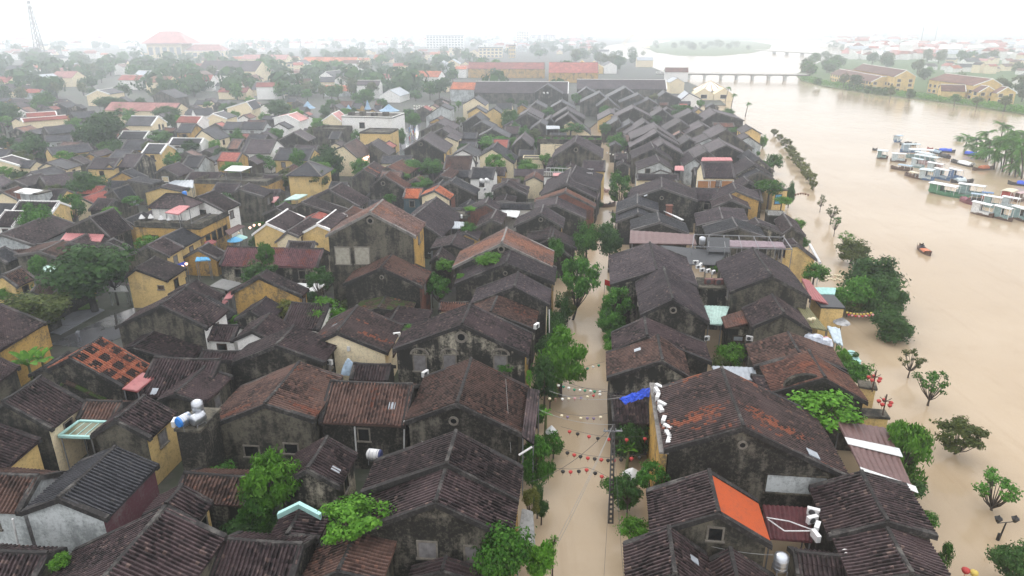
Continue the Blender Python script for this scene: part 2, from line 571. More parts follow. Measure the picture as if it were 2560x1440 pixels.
# the dry part of the town on this bank
LANDZ = 0.35
land_pts = xy([(1180, 1440), (1220, 1150), (1310, 800), (1385, 560), (1462, 330), (1545, 262), (1700, 262), (1815, 262),
               (1790, 240), (1745, 215), (1690, 195), (1655, 178), (1610, 160), (1560, 144), (1500, 131), (1480, 121), (1530, 112), (1600, 104), (1645, 97)], LANDZ)
flat('town_ground', [[(-8.0, -30)] + land_pts + [(700, 5200), (-6000, 5200), (-6000, -30)]], LANDZ, EARTH, -2.5)
far_bank = xy([(2700, 305), (2560, 285), (2420, 262), (2290, 246), (2180, 233), (2060, 215), (2005, 201), (1990, 186), (2020, 166), (2075, 146), (2125, 132), (2090, 112),
               (2040, 99), (2010, 92)], 0.5) + xy([(2290, 92), (2330, 106), (2420, 119), (2620, 112)], 0.5)
flat('far_bank', [far_bank], 0.5, GRASSY, -2.5)
isle = xy([(1612, 117), (1640, 130), (1700, 138), (1790, 139), (1880, 131), (1925, 121), (1930, 112), (1880, 103), (1780, 98), (1680, 101)], 0.5)
flat('river_island', [isle], 0.5, GRASSY, -2.5)
flat('horizon_land', [[(300, 2300), (5000, 2300), (6500, 5200), (200, 5200)]], 0.6, EARTH, -2.5)
# wet square and its kerbed lawn on the left, the market lane further back
flat('wet_square', [xy([(125, 862), (265, 795), (372, 757), (470, 745), (455, 790), (300, 845), (235, 872)], LANDZ)], LANDZ + 0.06, WETP, LANDZ - 0.2)
flat('wet_pavement', [xy([(110, 830), (180, 782), (250, 772), (262, 776), (150, 838)], LANDZ)], LANDZ + 0.10, plain('wet_slabs', (0.22, 0.23, 0.25), 0.12, 0.3, 0.6, scale=0.5), LANDZ - 0.2)
flat('lawn', [xy([(150, 772), (185, 757), (245, 752), (230, 772), (160, 778)], LANDZ)], LANDZ + 0.16, plain('lawn_grass', (0.10, 0.2, 0.03), 0.9, 0.4), LANDZ - 0.2)
flat('market_lane', [xy([(995, 385), (1000, 345), (1022, 312), (1052, 305), (1045, 345), (1038, 372), (1005, 400)], LANDZ)], LANDZ + 0.06, plain('wet_lane', (0.2, 0.21, 0.24), 0.15, 0.4, 0.6, scale=0.8), LANDZ - 0.2)

# ------------------------------------------------------------------ houses
HOUSES = []


def slope(mb, y0, y1, xr, zr, xe, ze, ribs, rnd):
    """one roof slope with its rolls of tiles, given as ridge line and eave line"""
    ln = math.hypot(xe - xr, ze - zr)
    nx, nz = (zr - ze) / ln, abs(xe - xr) / ln
    nx = nx if xe > xr else -nx
    if ribs:
        n = max(2, int(round((y1 - y0) / RIB)))
        st = (y1 - y0) / n
        ys, hs = [], []
        for i in range(n):
            j = rnd.uniform(-0.012, 0.012)
            for q, h in ((0.0, 0.0), (0.40, 0.0), (0.53, 0.155), (0.86, 0.155)):
                ys.append(y0 + (i + q) * st); hs.append(h + j)
        ys.append(y1); hs.append(0.0)
    else:
        n = max(1, int((y1 - y0) / 4))
        ys = [y0 + (y1 - y0) * i / n for i in range(n + 1)]; hs = [0.02] * (n + 1)
    rows = [(0.0, 0.06), (0.30, 0.05), (0.5, 0.04), (0.505, 0.0), (0.78, -0.03), (1.0, 0.0)] if ribs else [(0.0, 0.03), (1.0, 0.0)]
    # timbers give a little: the ridge line is never quite straight
    ph, am = rnd.uniform(0, 6), rnd.uniform(0.04, 0.12) if ribs else 0
    vs, uvm = [], []
    for v, dz in rows:
        for y, h in zip(ys, hs):
            w = am * math.sin(ph + y * 0.55) * (0.4 + 0.6 * v)
            vs.append((xr + (xe - xr) * v + nx * h, y, zr + (ze - zr) * v + nz * h + dz + w))
            uvm.append((y, v * ln))
    N = len(ys); fs = []
    for r in range(len(rows) - 1):
        for i in range(N - 1):
            q = (r * N + i, (r + 1) * N + i, (r + 1) * N + i + 1, r * N + i + 1)
            fs.append(q if xe < xr else q[::-1])
    mb.add(vs, fs, [[uvm[k] for k in f] for f in fs])
    # soffit and edges, 12 cm below
    t = 0.13
    b = [(xr, y0, zr - t), (xr, y1, zr - t), (xe, y1, ze - t), (xe, y0, ze - t)]
    c = [(xr, y0, zr), (xr, y1, zr), (xe, y1, ze), (xe, y0, ze)]
    mb.add(b + c, [(0, 1, 2, 3), (3, 2, 6, 7), (0, 3, 7, 4), (2, 1, 5, 6)])


def chevron(mb, y, hw, pts, up, down):
    """band following a gable line: pts are (x, z) from eave to eave"""
    for (x0, z0), (x1, z1) in zip(pts[:-1], pts[1:]):
        vs = []
        for yy in (y - hw, y + hw):
            vs += [(x0, yy, z0 - down), (x1, yy, z1 - down), (x1, yy, z1 + up), (x0, yy, z0 + up)]
        mb.add(vs, [(0, 1, 2, 3), (7, 6, 5, 4), (3, 2, 6, 7), (0, 4, 5, 1), (0, 3, 7, 4), (1, 5, 6, 2)])


def window(parent, plane, u, v, w, h, glass, frame=STONE, arch=False, depth=0.07, name='window', bars=2):
    """window on a wall; plane = ('y', y, sign) or ('x', x, sign); (u, v) its middle"""
    ax, c, sg = plane
    P = lambda a, d, z: (a, c + sg * d, z) if ax == 'y' else (c + sg * d, a, z)
    fr = MB()

    def slab(a0, a1, z0, z1, d0, d1, mb):
        p, q = P(a0, d0, z0), P(a1, d1, z1)
        mb.box(min(p[0], q[0]), min(p[1], q[1]), z0, max(p[0], q[0]), max(p[1], q[1]), z1)
    b = min(0.12, w * 0.16)
    slab(u - w / 2 - b, u - w / 2, v - h / 2, v + h / 2, -0.03, depth, fr)
    slab(u + w / 2, u + w / 2 + b, v - h / 2, v + h / 2, -0.03, depth, fr)
    slab(u - w / 2 - b, u + w / 2 + b, v + h / 2, v + h / 2 + b, -0.03, depth + 0.02, fr)
    slab(u - w / 2 - b * 1.6, u + w / 2 + b * 1.6, v - h / 2 - b, v - h / 2, -0.03, depth + 0.08, fr)
    if arch:
        n = 9
        for i in range(n):
            a0, a1 = math.pi * i / n, math.pi * (i + 1) / n
            r0, r1 = w / 2 + b * 1.2, w / 2 + b * 3.0
            q = []
            for d in (-0.03, depth + 0.06):
                for r, a in ((r0, a0), (r1, a0), (r1, a1), (r0, a1)):
                    q.append(P(u + r * math.cos(a), d, v + h / 2 + b + r * 0.75 * math.sin(a)))
            fr.add(q, [(0, 1, 2, 3), (7, 6, 5, 4), (0, 4, 5, 1), (1, 5, 6, 2), (2, 6, 7, 3), (3, 7, 4, 0)])
    fo = fr.obj(name, frame, parent)
    gl = MB(); slab(u - w / 2, u + w / 2, v - h / 2, v + h / 2, -0.03, 0.025, gl)
    for i in range(1, bars):
        a = u - w / 2 + w * i / bars
        slab(a - 0.025, a + 0.025, v - h / 2, v + h / 2, 0.025, 0.05, gl)
    gl.obj('shutter' if glass in (SHUTTER, SHUT_ORANGE, SHUT_TEAL) else 'pane', glass, fo)
    return fo


def house(label, g, roof='dark', wall='black', trim='d', name='tiled_house', ribs=None, group='old tiled houses of the town',
          base=-1.7, wall2=None, verge=True, side=None, ovh=0.35, roof2=None, cat='house', facade=True):
    rnd = random.Random(hash(label) % 99991 if False else sum(ord(c) * (i + 7) for i, c in enumerate(label)))
    rz = -g['th']
    root = thing(name, label, cat, (g['loc'][0], g['loc'][1], 0), rz, group)
    y0, y1, wl, wr, zl, zrr, zr = g['y0'], g['y1'], g['wl'], g['wr'], g['zl'], g['zrr'], g['zr']
    dist = math.hypot(*g['loc'])
    if ribs is None: ribs = dist < 175
    MW = {'d': MORTAR if dist < 105 else MORTAR_M, 'w': MORTAR_W, 'g': MORTAR_G}[trim]
    # walls: a prism under the roof
    o = min(ovh, wl * 0.2, wr * 0.2)
    xa, xb = -wl + o, wr - o
    za, zb = zl + (zr - zl) * o / wl - 0.14, zrr + (zr - zrr) * o / wr - 0.14
    ya, yb = y0 + 0.10, y1 - 0.10
    wb = MB()
    prof = [(xa, base), (xb, base), (xb, zb), (0.0, zr - 0.14), (xa, za)]
    vs = [(x, y, z) for y in (ya, yb) for x, z in prof]
    wb.add(vs, [(0, 1, 2, 3, 4), (9, 8, 7, 6, 5)] + [(k, k + 5, (k + 1) % 5 + 5, (k + 1) % 5) for k in range(5)])
    w_o = wb.obj('wall', WALL[wall], root)
    if wall2:
        w_o.data.materials.append(WALL[wall2])
        for k in (3, 4, 5, 6): w_o.data.polygons[k].material_index = 1
    # roof
    rb = MB()
    slope(rb, y0, y1, 0, zr, -wl, zl, ribs, rnd)
    if roof2 is None: slope(rb, y0, y1, 0, zr, wr, zrr, ribs, rnd)
    r_o = rb.obj('roof', ROOF[roof], root)
    if roof2 is not None:
        r2 = MB(); slope(r2, y0, y1, 0, zr, wr, zrr, ribs and roof2 in ROOF, rnd)
        tag(r2.obj('roof', ROOF.get(roof2) or MATS[roof2], root))
    # ridge of mortar
    hw, hh = (0.17, 0.20) if dist < 175 else (0.14, 0.16)
    cb = MB()
    n = 6
    for i in range(n):
        a, b = y0 + (y1 - y0) * i / n, y0 + (y1 - y0) * (i + 1) / n
        q = []
        for yy, k in ((a, i), (b, i + 1)):
            lift = 0.10 * (abs(k / n - 0.5) * 2) ** 3
            q += [(-hw, yy, zr - 0.06), (hw, yy, zr - 0.06), (hw * 0.7, yy, zr + hh + lift), (-hw * 0.7, yy, zr + hh + lift)]
        fs = [(0, 4, 7, 3), (1, 2, 6, 5), (3, 7, 6, 2)]
        if i == 0: fs.append((0, 3, 2, 1))
        if i == n - 1: fs.append((4, 5, 6, 7))
        cb.add(q, fs)
    cb.obj('ridge_cap', MW, r_o)
    if verge:
        for yy in ((y0, y1) if dist < 260 else (y0,) if abs(math.sin(g['th'])) < 0.7 else (y1,)):
            vb = MB()
            chevron(vb, yy + (0.12 if yy == y0 else -0.12), 0.20, [(-wl - 0.02, zl), (0, zr), (wr + 0.02, zrr)], 0.15, 0.24)
            vb.obj('verge', MW, r_o)
    h = dict(g, root=root, xa=xa, xb=xb, ya=ya, yb=yb, za=za, zb=zb, label=label, roof=r_o, wall=w_o)
    HOUSES.append(h)
    # openings in the eave walls
    if facade and dist < 260:
        n = max(1, int((y1 - y0) / 4.5))
        for sgn, x, zt in ((1, xb, zb), (-1, xa, za)):
            if side == 'none' or zt < 3.2: continue
            for i in range(n):
                y = ya + (yb - ya) * (i + 0.5) / n
                window(root, ('x', x, sgn), y, zt - 1.25, 0.9, 1.15, rnd.choice([DARKGLASS, DARKGLASS, SHUTTER]), WOOD if wall in ('yellow', 'ochre', 'cream', 'white') else STONE)
    return h


def to_local(h, p):
    c, s = math.cos(-h['th']), math.sin(-h['th'])
    dx, dy = p[0] - h['loc'][0], p[1] - h['loc'][1]
    return (c * dx + s * dy, -s * dx + c * dy, p[2])


def on_front(h, px, f='Z', near=True):
    """local (x, z) where the photo pixel meets the near gable wall"""
    y = h['ya'] if near else h['yb']
    D = np.array([math.sin(h['th']), math.cos(h['th']), 0])
    p0 = np.array([h['loc'][0], h['loc'][1], 0]) + D * y
    r = ray(fp(px, f)); t = np.dot(p0 - EYE, D) / np.dot(r, D)
    q = to_local(h, EYE + r * t)
    return q[0], q[2]


def on_side(h, px, f='Z', right=True):
    X = np.array([math.cos(h['th']), -math.sin(h['th']), 0])
    p0 = np.array([h['loc'][0], h['loc'][1], 0]) + X * (h['xb'] if right else h['xa'])
    r = ray(fp(px, f)); t = np.dot(p0 - EYE, X) / np.dot(r, X)
    q = to_local(h, EYE + r * t)
    return q[1], q[2]


def front_window(h, px, f, w, hh, glass=None, frame=STONE, arch=False, near=True, bars=2, name='window'):
    x, z = on_front(h, px, f, near)
    return window(h['root'], ('y', h['ya'] if near else h['yb'], -1 if near else 1), x, z, w, hh, glass or DARKGLASS, frame, arch, name=name, bars=bars)


def oculus(h, px, f, r=0.45):
    """round plaster vent under the gable"""
    x, z = on_front(h, px, f)
    mb = MB()
    n = 12
    for i in range(n):
        a0, a1 = 2 * math.pi * i / n, 2 * math.pi * (i + 1) / n
        q = [(x + rr * math.cos(a), h['ya'] - d, z + rr * math.sin(a)) for d in (-0.02, 0.10) for rr, a in ((r * 0.6, a0), (r, a0), (r, a1), (r * 0.6, a1))]
        mb.add(q, [(0, 1, 2, 3), (7, 6, 5, 4), (0, 4, 5, 1), (1, 5, 6, 2), (2, 6, 7, 3), (3, 7, 4, 0)])
    o = mb.obj('gable_vent', STONE, h['root'])
    m2 = MB(); m2.lathe((0, 0, 0), [(r * 0.6, 0.0), (r * 0.6, 0.03)], 12)
    for i, v in enumerate(m2.v): m2.v[i] = (x + v[0], h['ya'] - 0.02 - v[2], z + v[1])
    m2.obj('opening', DARKGLASS, o)
    return o


HMAP = {}


def G(key, label, f, A, B, L, R, ze=4.6, roof='dark', wall='black', **kw):
    ln = kw.pop('length', None); th = kw.pop('th', None); snap = kw.pop('snap', 0.65)
    g = solve_gable(fp(A, f), fp(B, f), fp(L, f), fp(R, f), ze, ln, snap, th)
    h = house(label, g, roof, wall, **kw)
    HMAP[key] = h
    return h


def Pp(key, label, f, A, B, C, ze=4.2, roof='dark', wall='black', **kw):
    g = solve_perp(fp(A, f), fp(B, f), fp(C, f), ze, kw.pop('pitch', 28.0), kw.pop('snap', 0.7))
    h = house(label, g, roof, wall, **kw)
    HMAP[key] = h
    return h
# ================================================================== measured houses, nearest first
# --- bottom left
G('A1', 'broad brown tiled house with a long sagging ridge at the bottom left', 'A', (1105, 990), (600, 1582), (505, 1265), (1510, 1175), 4.4, 'dark', 'grey', facade=False)
G('A2', 'slate grey roofed house with pale plaster gable and maroon side wall', 'A', (390, 932), (770, 588), (140, 1022), (712, 1062), 5.0, 'slate', 'ash', wall2='maroon', facade=False)
Pp('A3', 'reddish tiled house in the left corner beside the slate grey roof', 'A', (-200, 768), (272, 775), (60, 1018), 4.4, 'brown', 'ash')
G('A4', 'dark tiled house with cream eave strip beside the glazed skylight', 'A', (22, 287), (262, 117), None, (345, 465), 5.0, 'dark', 'grey', wall2='cream')
Pp('A5', 'small tiled roof just above the glazed skylight', 'A', (572, 282), (818, 287), (620, 402), 4.3, 'brown', 'grey')
G('A6', 'dark tiled house with yellow side wall left of the steel water tanks', 'A', (770, 407), (975, 247), (605, 512), (1000, 527), 4.9, 'dark', 'grey', wall2='yellow')
G('A7', 'tiled house cut by the left edge beside the teal lined court', 'A', (-30, 425), (-300, 690), (-330, 560), (275, 530), 4.4, 'dark', 'grey', wall2='yellow', facade=False)
G('A8', 'narrow tiled house with a white gutter behind the steel water tanks', 'A', (1170, 232), (1368, 48), (1050, 275), (1362, 300), 4.6, 'dark', 'grey')
G('A9', 'black walled house with chequered orange and dark roof patches', 'E', (505, 1288), (735, 1142), (340, 1370), ('A', 818, 185), 5.0, 'chequer', 'black', facade=False)
Pp('A10', 'long dark ribbed roof right of the chequered orange roof', 'E', (1105, 1292), (1592, 1300), ('A', 1010, 242), 3.9, 'dark', 'black')
G('A11', 'small tiled house with orange eave tiles and yellow end wall', 'A', (1108, 972), (1215, 842), (950, 1045), (1318, 1085), 4.0, 'dark', 'grey', wall2='yellow')
Pp('A12', 'dark ribbed roof in the bottom left corner of the frame', 'A', (-150, 1290), (335, 1287), (100, 1470), 3.8, 'dark', 'grey')
G('A13', 'mossy low roof squeezed behind the cream striped tiled house', 'A', (425, 150), (455, 128), (380, 190), (700, 272), 3.4, 'moss', 'black', length=7, verge=False)
Pp('B4', 'dark ribbed roof with hipped shoulder at the bottom edge', 'B', (-225, 1205), (315, 1238), (120, 1480), 3.9, 'dark', 'black')
G('B5', 'small dark roof under the inverted turquoise gutter', 'B', (205, 1180), (283, 1012), (70, 1225), (420, 1200), 3.6, 'dark', 'black')
G('B3', 'ribbed tile roof partly hidden by the bright green tree', 'B', (682, 1132), (545, 1420), (425, 1235), (950, 1195), 4.0, 'brown', 'grey', facade=False)
G('B1', 'wide black gabled shophouse with shuttered windows at the street edge', 'B', (1197, 962), (1265, 700), (605, 1172), (1716, 1200), 5.2, 'dark', 'black', wall2='ochre')
G('B2', 'wide shophouse roof stepped just behind the shuttered black gable', 'B', (1270, 697), (1325, 482), (695, 893), (1750, 945), 5.6, 'dark', 'black', wall2='ochre')
G('B6', 'small dark roofed house with a peeling half whitewashed gable', 'B', (345, 737), (475, 522), (128, 852), (560, 852), 4.6, 'dark', 'stain')
Pp('B7', 'russet ribbed roof facing us above a sooty wall with drainpipe', 'B', (492, 157), (1050, 167), (690, 430), 5.0, 'brown', 'black')
G('B8', 'russet roofed house behind the steel water tanks with sooty stained gable', 'B', (60, 302), (275, 22), (-368, 470), (385, 405), 5.2, 'brown', 'grey', facade=False)
G('B9', 'big russet roofed shophouse with an arched plaster vent in its gable', 'B', (1340, 297), (1422, 0), (990, 420), (1772, 503), 5.6, 'brown', 'black')
Pp('B10', 'small dark ribbed roof beside the blue tarpaulin bundle', 'B', (650, 35), (902, 38), (770, 138), 4.4, 'dark', 'grey')
G('B11', 'roof tip with split gable at the very bottom edge', 'B', (1240, 1420), (1272, 1325), (1010, 1480), (1450, 1480), 3.5, 'dark', 'black', facade=False)
# --- left, middle distance
G('E1', 'large tiled house with half whitewashed gable beside the wet square', 'E', (1155, 907), (1328, 787), (830, 1062), (1488, 1072), 5.0, 'dark', 'grey', wall2='white')
G('E2', 'tiled roof adjoining behind the half whitewashed gable house', 'E', (1335, 775), (1395, 722), (1210, 830), (1548, 882), 4.2, 'dark', 'grey')
G('E3', 'low dark roof tucked under the half whitewashed gable wall', 'E', (950, 1215), (1095, 1098), (860, 1240), (1330, 1330), 3.3, 'dark', 'black', facade=False)
G('E4', 'large tiled hall roof at the left edge above the banana plants', 'E', (-30, 882), (-420, 1130), (-500, 1090), (335, 1030), 4.8, 'dark', 'grey', wall2='ochre', facade=False)
G('E5', 'roof corner at the left edge below the banana plants', 'E', (-40, 1270), (-260, 1440), (-300, 1400), (145, 1350), 4.2, 'dark', 'grey', facade=False)
G('E6', 'yellow walled house hung with lanterns beside the big tree', 'E', (975, 642), (1095, 557), (900, 702), (1207, 727), 4.6, 'dark', 'yellow')
G('E7', 'dark gabled house behind the yellow lantern hung house', 'E', (1060, 477), (1160, 415), (915, 545), (1215, 552), 5.0, 'dark', 'grey', wall2='yellow')
G('E7b', 'slate toned roof with yellow front facing the market lane', 'E', (1180, 415), (1215, 398), (1100, 455), (1325, 485), 4.6, 'slate', 'yellow', length=14)
G('E8', 'very broad dark hip shouldered roof left of the terrace restaurant', 'E', (645, 272), (835, 210), (455, 352), (790, 415), 5.2, 'dark', 'black')
G('E10', 'two storey house with white arched windows beside the terrace restaurant', 'E', (1420, 127), (1570, 80), (1330, 172), (1615, 227), 7.0, 'dark', 'white')
Pp('E11', 'yellow gabled house with white edged roof behind the round tree', 'E', (130, 158), (440, 156), (240, 236), 5.4, 'dark', 'yellow', trim='w')
Pp('E11b', 'lower white edged roof at the left edge beside the round tree', 'E', (40, 224), (182, 230), (90, 338), 5.0, 'dark', 'white', trim='w')
G('E13', 'pale gabled house cut by the left edge below the round tree', 'E', (10, 395), (40, 375), (-120, 470), (245, 475), 4.6, 'dark', 'ash', length=12)
G('E14', 'small brown tiled house with yellow end wall by the left edge', 'E', (15, 690), (150, 630), (-90, 745), (122, 772), 4.2, 'brown', 'yellow')
G('E15', 'brown roof sloping left beside the pink sheet roof', 'E', (290, 520), (405, 440), (100, 545), (400, 560), 4.2, 'brown', 'grey')
G('E16', 'low dark gable in front of the pink sheet roof', 'E', (500, 455), (590, 395), (400, 490), (700, 490), 4.2, 'dark', 'grey')
G('E17', 'dark low roof between pink sheet roof and sooty corner wall', 'E', (770, 450), (815, 425), (700, 480), (900, 510), 4.0, 'dark', 'black')
Pp('E18', 'long plum and grey banded roof left of the tall bare wall', 'Z', (566, 621), (812, 623), (690, 667), 4.9, 'plum', 'stain', name='tiled_hall')
G('E19', 'overgrown yellow gabled ruin below the plum banded roof', 'F', (20, 703), (75, 655), ('E', 1665, 818), (330, 842), 4.4, 'dark', 'ochre')
G('E20', 'small white gabled house left of the bright green bush', 'E', (1815, 1092), (1930, 968), (1680, 1152), (2010, 1195), 4.0, 'dark', 'white')
Pp('E21', 'small lean ribbed roof with air conditioner by the whitewashed corner', 'E', (1530, 1050), (1722, 1055), (1610, 1158), 3.6, 'dark', 'white')
Pp('E22', 'dark ribbed strip roof below the small white gabled house', 'E', (1455, 1240), (1742, 1240), (1530, 1325), 3.4, 'dark', 'stain')
Pp('E24', 'low tiled range left of the lone chimney pole', 'E', (120, 460), (300, 470), (60, 520), 3.6, 'brown', 'cream')
# --- centre
G('F1', 'dark gabled house below the orange patched roof', 'F', (145, 1197), (270, 1057), ('E', 1640, 1335), (490, 1322), 4.8, 'dark', 'black')
G('F2', 'orange patched roof house with cream side wall', 'F', (585, 1102), (710, 912), (370, 1205), (950, 1250), 4.8, 'patch', 'cream', wall2='cream')
G('F3', 'large shophouse with mouldering arched windows and round gable vent', 'F', (1485, 1047), (1540, 900), (985, 1228), (1962, 1268), 6.4, 'dark', 'stain', wall2='ochre')
G('F4', 'tiled roof slope behind the arched window shophouse', 'F', (1690, 960), (1715, 910), (1520, 1010), (2005, 1085), 5.6, 'brown', 'black', length=9)
G('F5', 'street side house with low pediment gable behind the arched window shophouse', 'F', (1860, 777), (1880, 672), (1545, 895), (2112, 905), 6.0, 'purple', 'black', wall2='cream')
G('F6', 'middle roof of the three stepped street houses with mossy verge', 'F', (1800, 602), (1835, 497), (1425, 757), (2150, 745), 6.0, 'purple', 'black', wall2='ochre')
G('F7', 'faded pinkish tan roof with white verges topping the stepped street houses', 'F', (1770, 457), (1795, 352), (1415, 632), (2135, 632), 6.4, 'tan', 'black', wall2='ochre', trim='g')
G('F8', 'tall three storey house with bare grey gable wall and faded roof', 'F', (820, 237), (900, 150), (500, 405), (1150, 412), 10.5, 'tan', 'grey', wall2='ochre', trim='g')
G('F9', 'black gabled house leaning against the tall bare wall', 'F', (900, 637), (985, 535), (625, 755), (1197, 772), 5.6, 'brown', 'black', wall2='brick')
G('F10', 'mossy decayed roof in the court below the tall bare wall', 'F', (880, 930), (918, 838), (690, 965), (1110, 965), 3.4, 'moss', 'black', facade=False)
G('F11', 'low dark twin slope roof below the mossy decayed roof', 'F', (960, 1030), (1020, 917), (870, 1070), (1215, 1060), 3.6, 'dark', 'black', facade=False)
Pp('F12', 'short ribbed roof strip behind the balustrade court', 'F', (1325, 885), (1532, 890), (1400, 945), 3.8, 'rust', 'cream')
G('F13', 'dark sloping roof right of the tall bare house', 'F', (1130, 270), (1182, 240), (1040, 310), (1340, 415), 5.2, 'purple', 'black', length=14)
G('F14', 'small dark gabled roof with light pipe in front', 'F', (1405, 470), (1427, 395), (1255, 500), (1540, 520), 4.6, 'dark', 'grey')
G('F15', 'low dark roof beside the steel flue by the tall house', 'F', (1300, 560), (1325, 490), (1250, 600), (1415, 640), 4.0, 'dark', 'grey')
G('F16', 'left yellow gable of the pair with white scroll edges', 'F', (75, 315), (110, 290), (-30, 395), (210, 375), 5.0, 'dark', 'yellow', trim='w', length=9)
G('F16b', 'right yellow gable of the pair with white scroll edges', 'F', (440, 322), (470, 300), (290, 405), (530, 360), 5.0, 'dark', 'yellow', trim='w', length=9)
G('F16c', 'slate dark roof between the two yellow scroll gables', 'F', (225, 375), (250, 360), (135, 450), (305, 410), 4.4, 'dark', 'cream', length=9)
G('F17', 'rusty red roof behind the yellow scroll gables', 'F', (390, 275), (460, 225), (290, 315), (500, 300), 4.8, 'red', 'white')
G('F17b', 'small rusty roof left of the tall bare house', 'F', (590, 275), (640, 240), (480, 330), (680, 300), 4.6, 'rust', 'white', length=8)
Pp('F17c', 'low tiled strip just under the yellow scroll gables', 'F', (232, 448), (428, 448), (320, 490), 4.4, 'dark', 'cream')
G('F18', 'long stepped dark roof sloping to the market lane', 'F', (530, 75), (620, 25), (300, 180), (745, 195), 5.0, 'dark', 'grey')
G('F18b', 'dark roof with black gable before the long stepped roof', 'F', (330, 165), (415, 125), (130, 280), (620, 260), 4.6, 'dark', 'black')
G('F21', 'pale house with bright orange red roof and brick wing', 'F', (1282, 78), (1325, 43), (1180, 118), (1392, 140), 5.6, 'orange', 'cream')
Pp('F20', 'teal walled shed with bright red tiles', 'F', (1078, 60), (1200, 65), (1130, 130), 5.0, 'orange', 'teal')
G('F22', 'mossy verged gable with brick stained wall', 'F', (1650, 175), (1665, 130), (1505, 235), (1740, 225), 5.0, 'purple', 'brick')
G('F23', 'brown edged low gable left of the sooty street houses', 'F', (1690, 290), (1740, 220), (1575, 345), (1770, 320), 4.6, 'dark', 'grey')
G('F24', 'dark vaulted gable beside the teal court wall', 'F', (1800, 30), (1815, 3), (1695, 80), (1955, 110), 5.4, 'dark', 'black')
Pp('F25', 'narrow slate roof spanning between two sooty gables', 'F', (1755, 170), (1990, 172), (1870, 210), 4.6, 'slate', 'white')
G('F26', 'small gable peeking over the white sheet roof', 'F', (1790, 150), (1800, 108), (1715, 165), (1865, 165), 4.6, 'dark', 'grey')
# --- right block, near
G('C1', 'largest roof with orange tile patches above a bare black gable', 'C', (1490, 457), (1352, 62), (962, 605), ('Z', 2128, 1200), 6.0, 'patch', 'black', facade=False)
G('C2', 'house with one tiled slope and one bright orange painted slope', 'C', (1325, 1032), (1280, 745), (868, 1165), (1680, 1245), 5.2, 'dark', 'grey', roof2='orange_sheet', facade=False)
G('C3', 'ribbed roof at the bottom edge beside the flooded street', 'C', (990, 1122), (1020, 1440), (690, 1225), (1240, 1292), 4.6, 'dark', 'black', facade=False)
G('C4', 'dark roof with orange tile spots below the small square window', 'C', (1400, 1265), (1440, 1500), (1262, 1330), (1690, 1440), 4.0, 'dark', 'black', facade=False)
G('D1', 'back half of the big riverside roof in the lower right', 'D', (955, 1088), (832, 757), (567, 1185), (1290, 1180), 5.4, 'dark', 'black', facade=False)
G('D1b', 'front half of the big riverside roof cut by the bottom edge', 'D', (1120, 1440), (967, 1092), (725, 1500), (1440, 1545), 5.2, 'dark', 'black', facade=False)
Pp('D2', 'small ribbed roof with white end wall at the bottom', 'D', (330, 1277), (690, 1335), (480, 1450), 4.2, 'dark', 'grey', facade=False)
G('D5', 'small twin slope roof behind the largest orange patched roof', 'D', (318, 285), (250, 132), (110, 250), (430, 330), 5.0, 'dark', 'black', facade=False)
G('G8', 'riverside house with rusty left slope and round topped parapet', 'D', (540, 128), ('K', 490, 1240), (185, 225), (825, 290), 5.2, 'rust', 'black', facade=False)
G('G7', 'riverside house with mossy speckled roof behind the rusty one', 'K', (400, 1257), (337, 1107), (75, 1350), (740, 1375), 5.2, 'brown', 'black', facade=False)
G('G6', 'detached house with sooty gable and small rusty extension', 'G', (1900, 967), (1825, 832), (1668, 1065), ('K', 490, 1090), 5.4, 'dark', 'grey', facade=False)
G('G1', 'street house with reddish right slope and peeling white gable', 'G', (1025, 1307), (1000, 1127), (625, 1432), (1225, 1430), 5.4, 'brown', 'stain', facade=False)
G('G2', 'dark roof with mossy edge behind the peeling white gable', 'G', (915, 1132), (905, 997), (665, 1240), (1380, 1320), 5.0, 'dark', 'black', facade=False)
G('G3', 'smooth purple roofed house with tall black gable mid block', 'G', (1100, 867), (1045, 637), (868, 978), (1365, 1032), 6.4, 'purple', 'black')
G('G4', 'long roof in three bands along the flooded street', 'G', (985, 657), (945, 457), (650, 760), (1282, 772), 6.2, 'purple', 'stain')
G('G5', 'long roof in three bands behind the stacked air conditioners', 'G', (1812, 697), (1695, 497), (1512, 810), ('K', 483, 850), 6.4, 'purple', 'grey')
G('G11', 'hip ended grey roof behind the metal sheet roof', 'G', (1005, 305), (1000, 237), (800, 365), (1217, 388), 5.6, 'slate', 'black')
G('G15', 'street corner house with black gable and light rimmed vent', 'G', (150, 247), (175, 187), (-45, 335), (312, 345), 5.8, 'purple', 'black', wall2='ochre')
G('G15b', 'house stepped behind the black gable with light rimmed vent', 'G', (258, 182), (270, 128), (100, 205), (475, 280), 5.4, 'purple', 'black', wall2='ochre')
G('G15c', 'topmost of the stepped dark houses by the rowing boat', 'G', (335, 30), (350, 5), (150, 112), (548, 135), 6.0, 'purple', 'black', wall2='yellow', length=14)
G('G15d', 'faded rusty strip roof below the topmost stepped house', 'G', (325, 90), (335, 72), (100, 165), (545, 200), 5.4, 'tan', 'brick', length=3)
G('G16', 'low dark roof pair behind the street trees', 'G', (230, 425), (245, 362), (40, 440), (408, 500), 5.0, 'dark', 'black')
G('G16b', 'narrow end roof behind the bushy street tree', 'G', (205, 440), (210, 420), (110, 480), (370, 560), 4.2, 'dark', 'black', length=8)
G('G17', 'wide old house with black gable and little chimney stack', 'G', (1020, 60), (1078, -10), (785, 138), (1280, 150), 6.0, 'purple', 'black')
G('G18', 'wavy edged dark roof next to the wet street bend', 'G', (845, 180), (862, 150), (690, 240), (1000, 230), 5.0, 'slate', 'black', length=8)
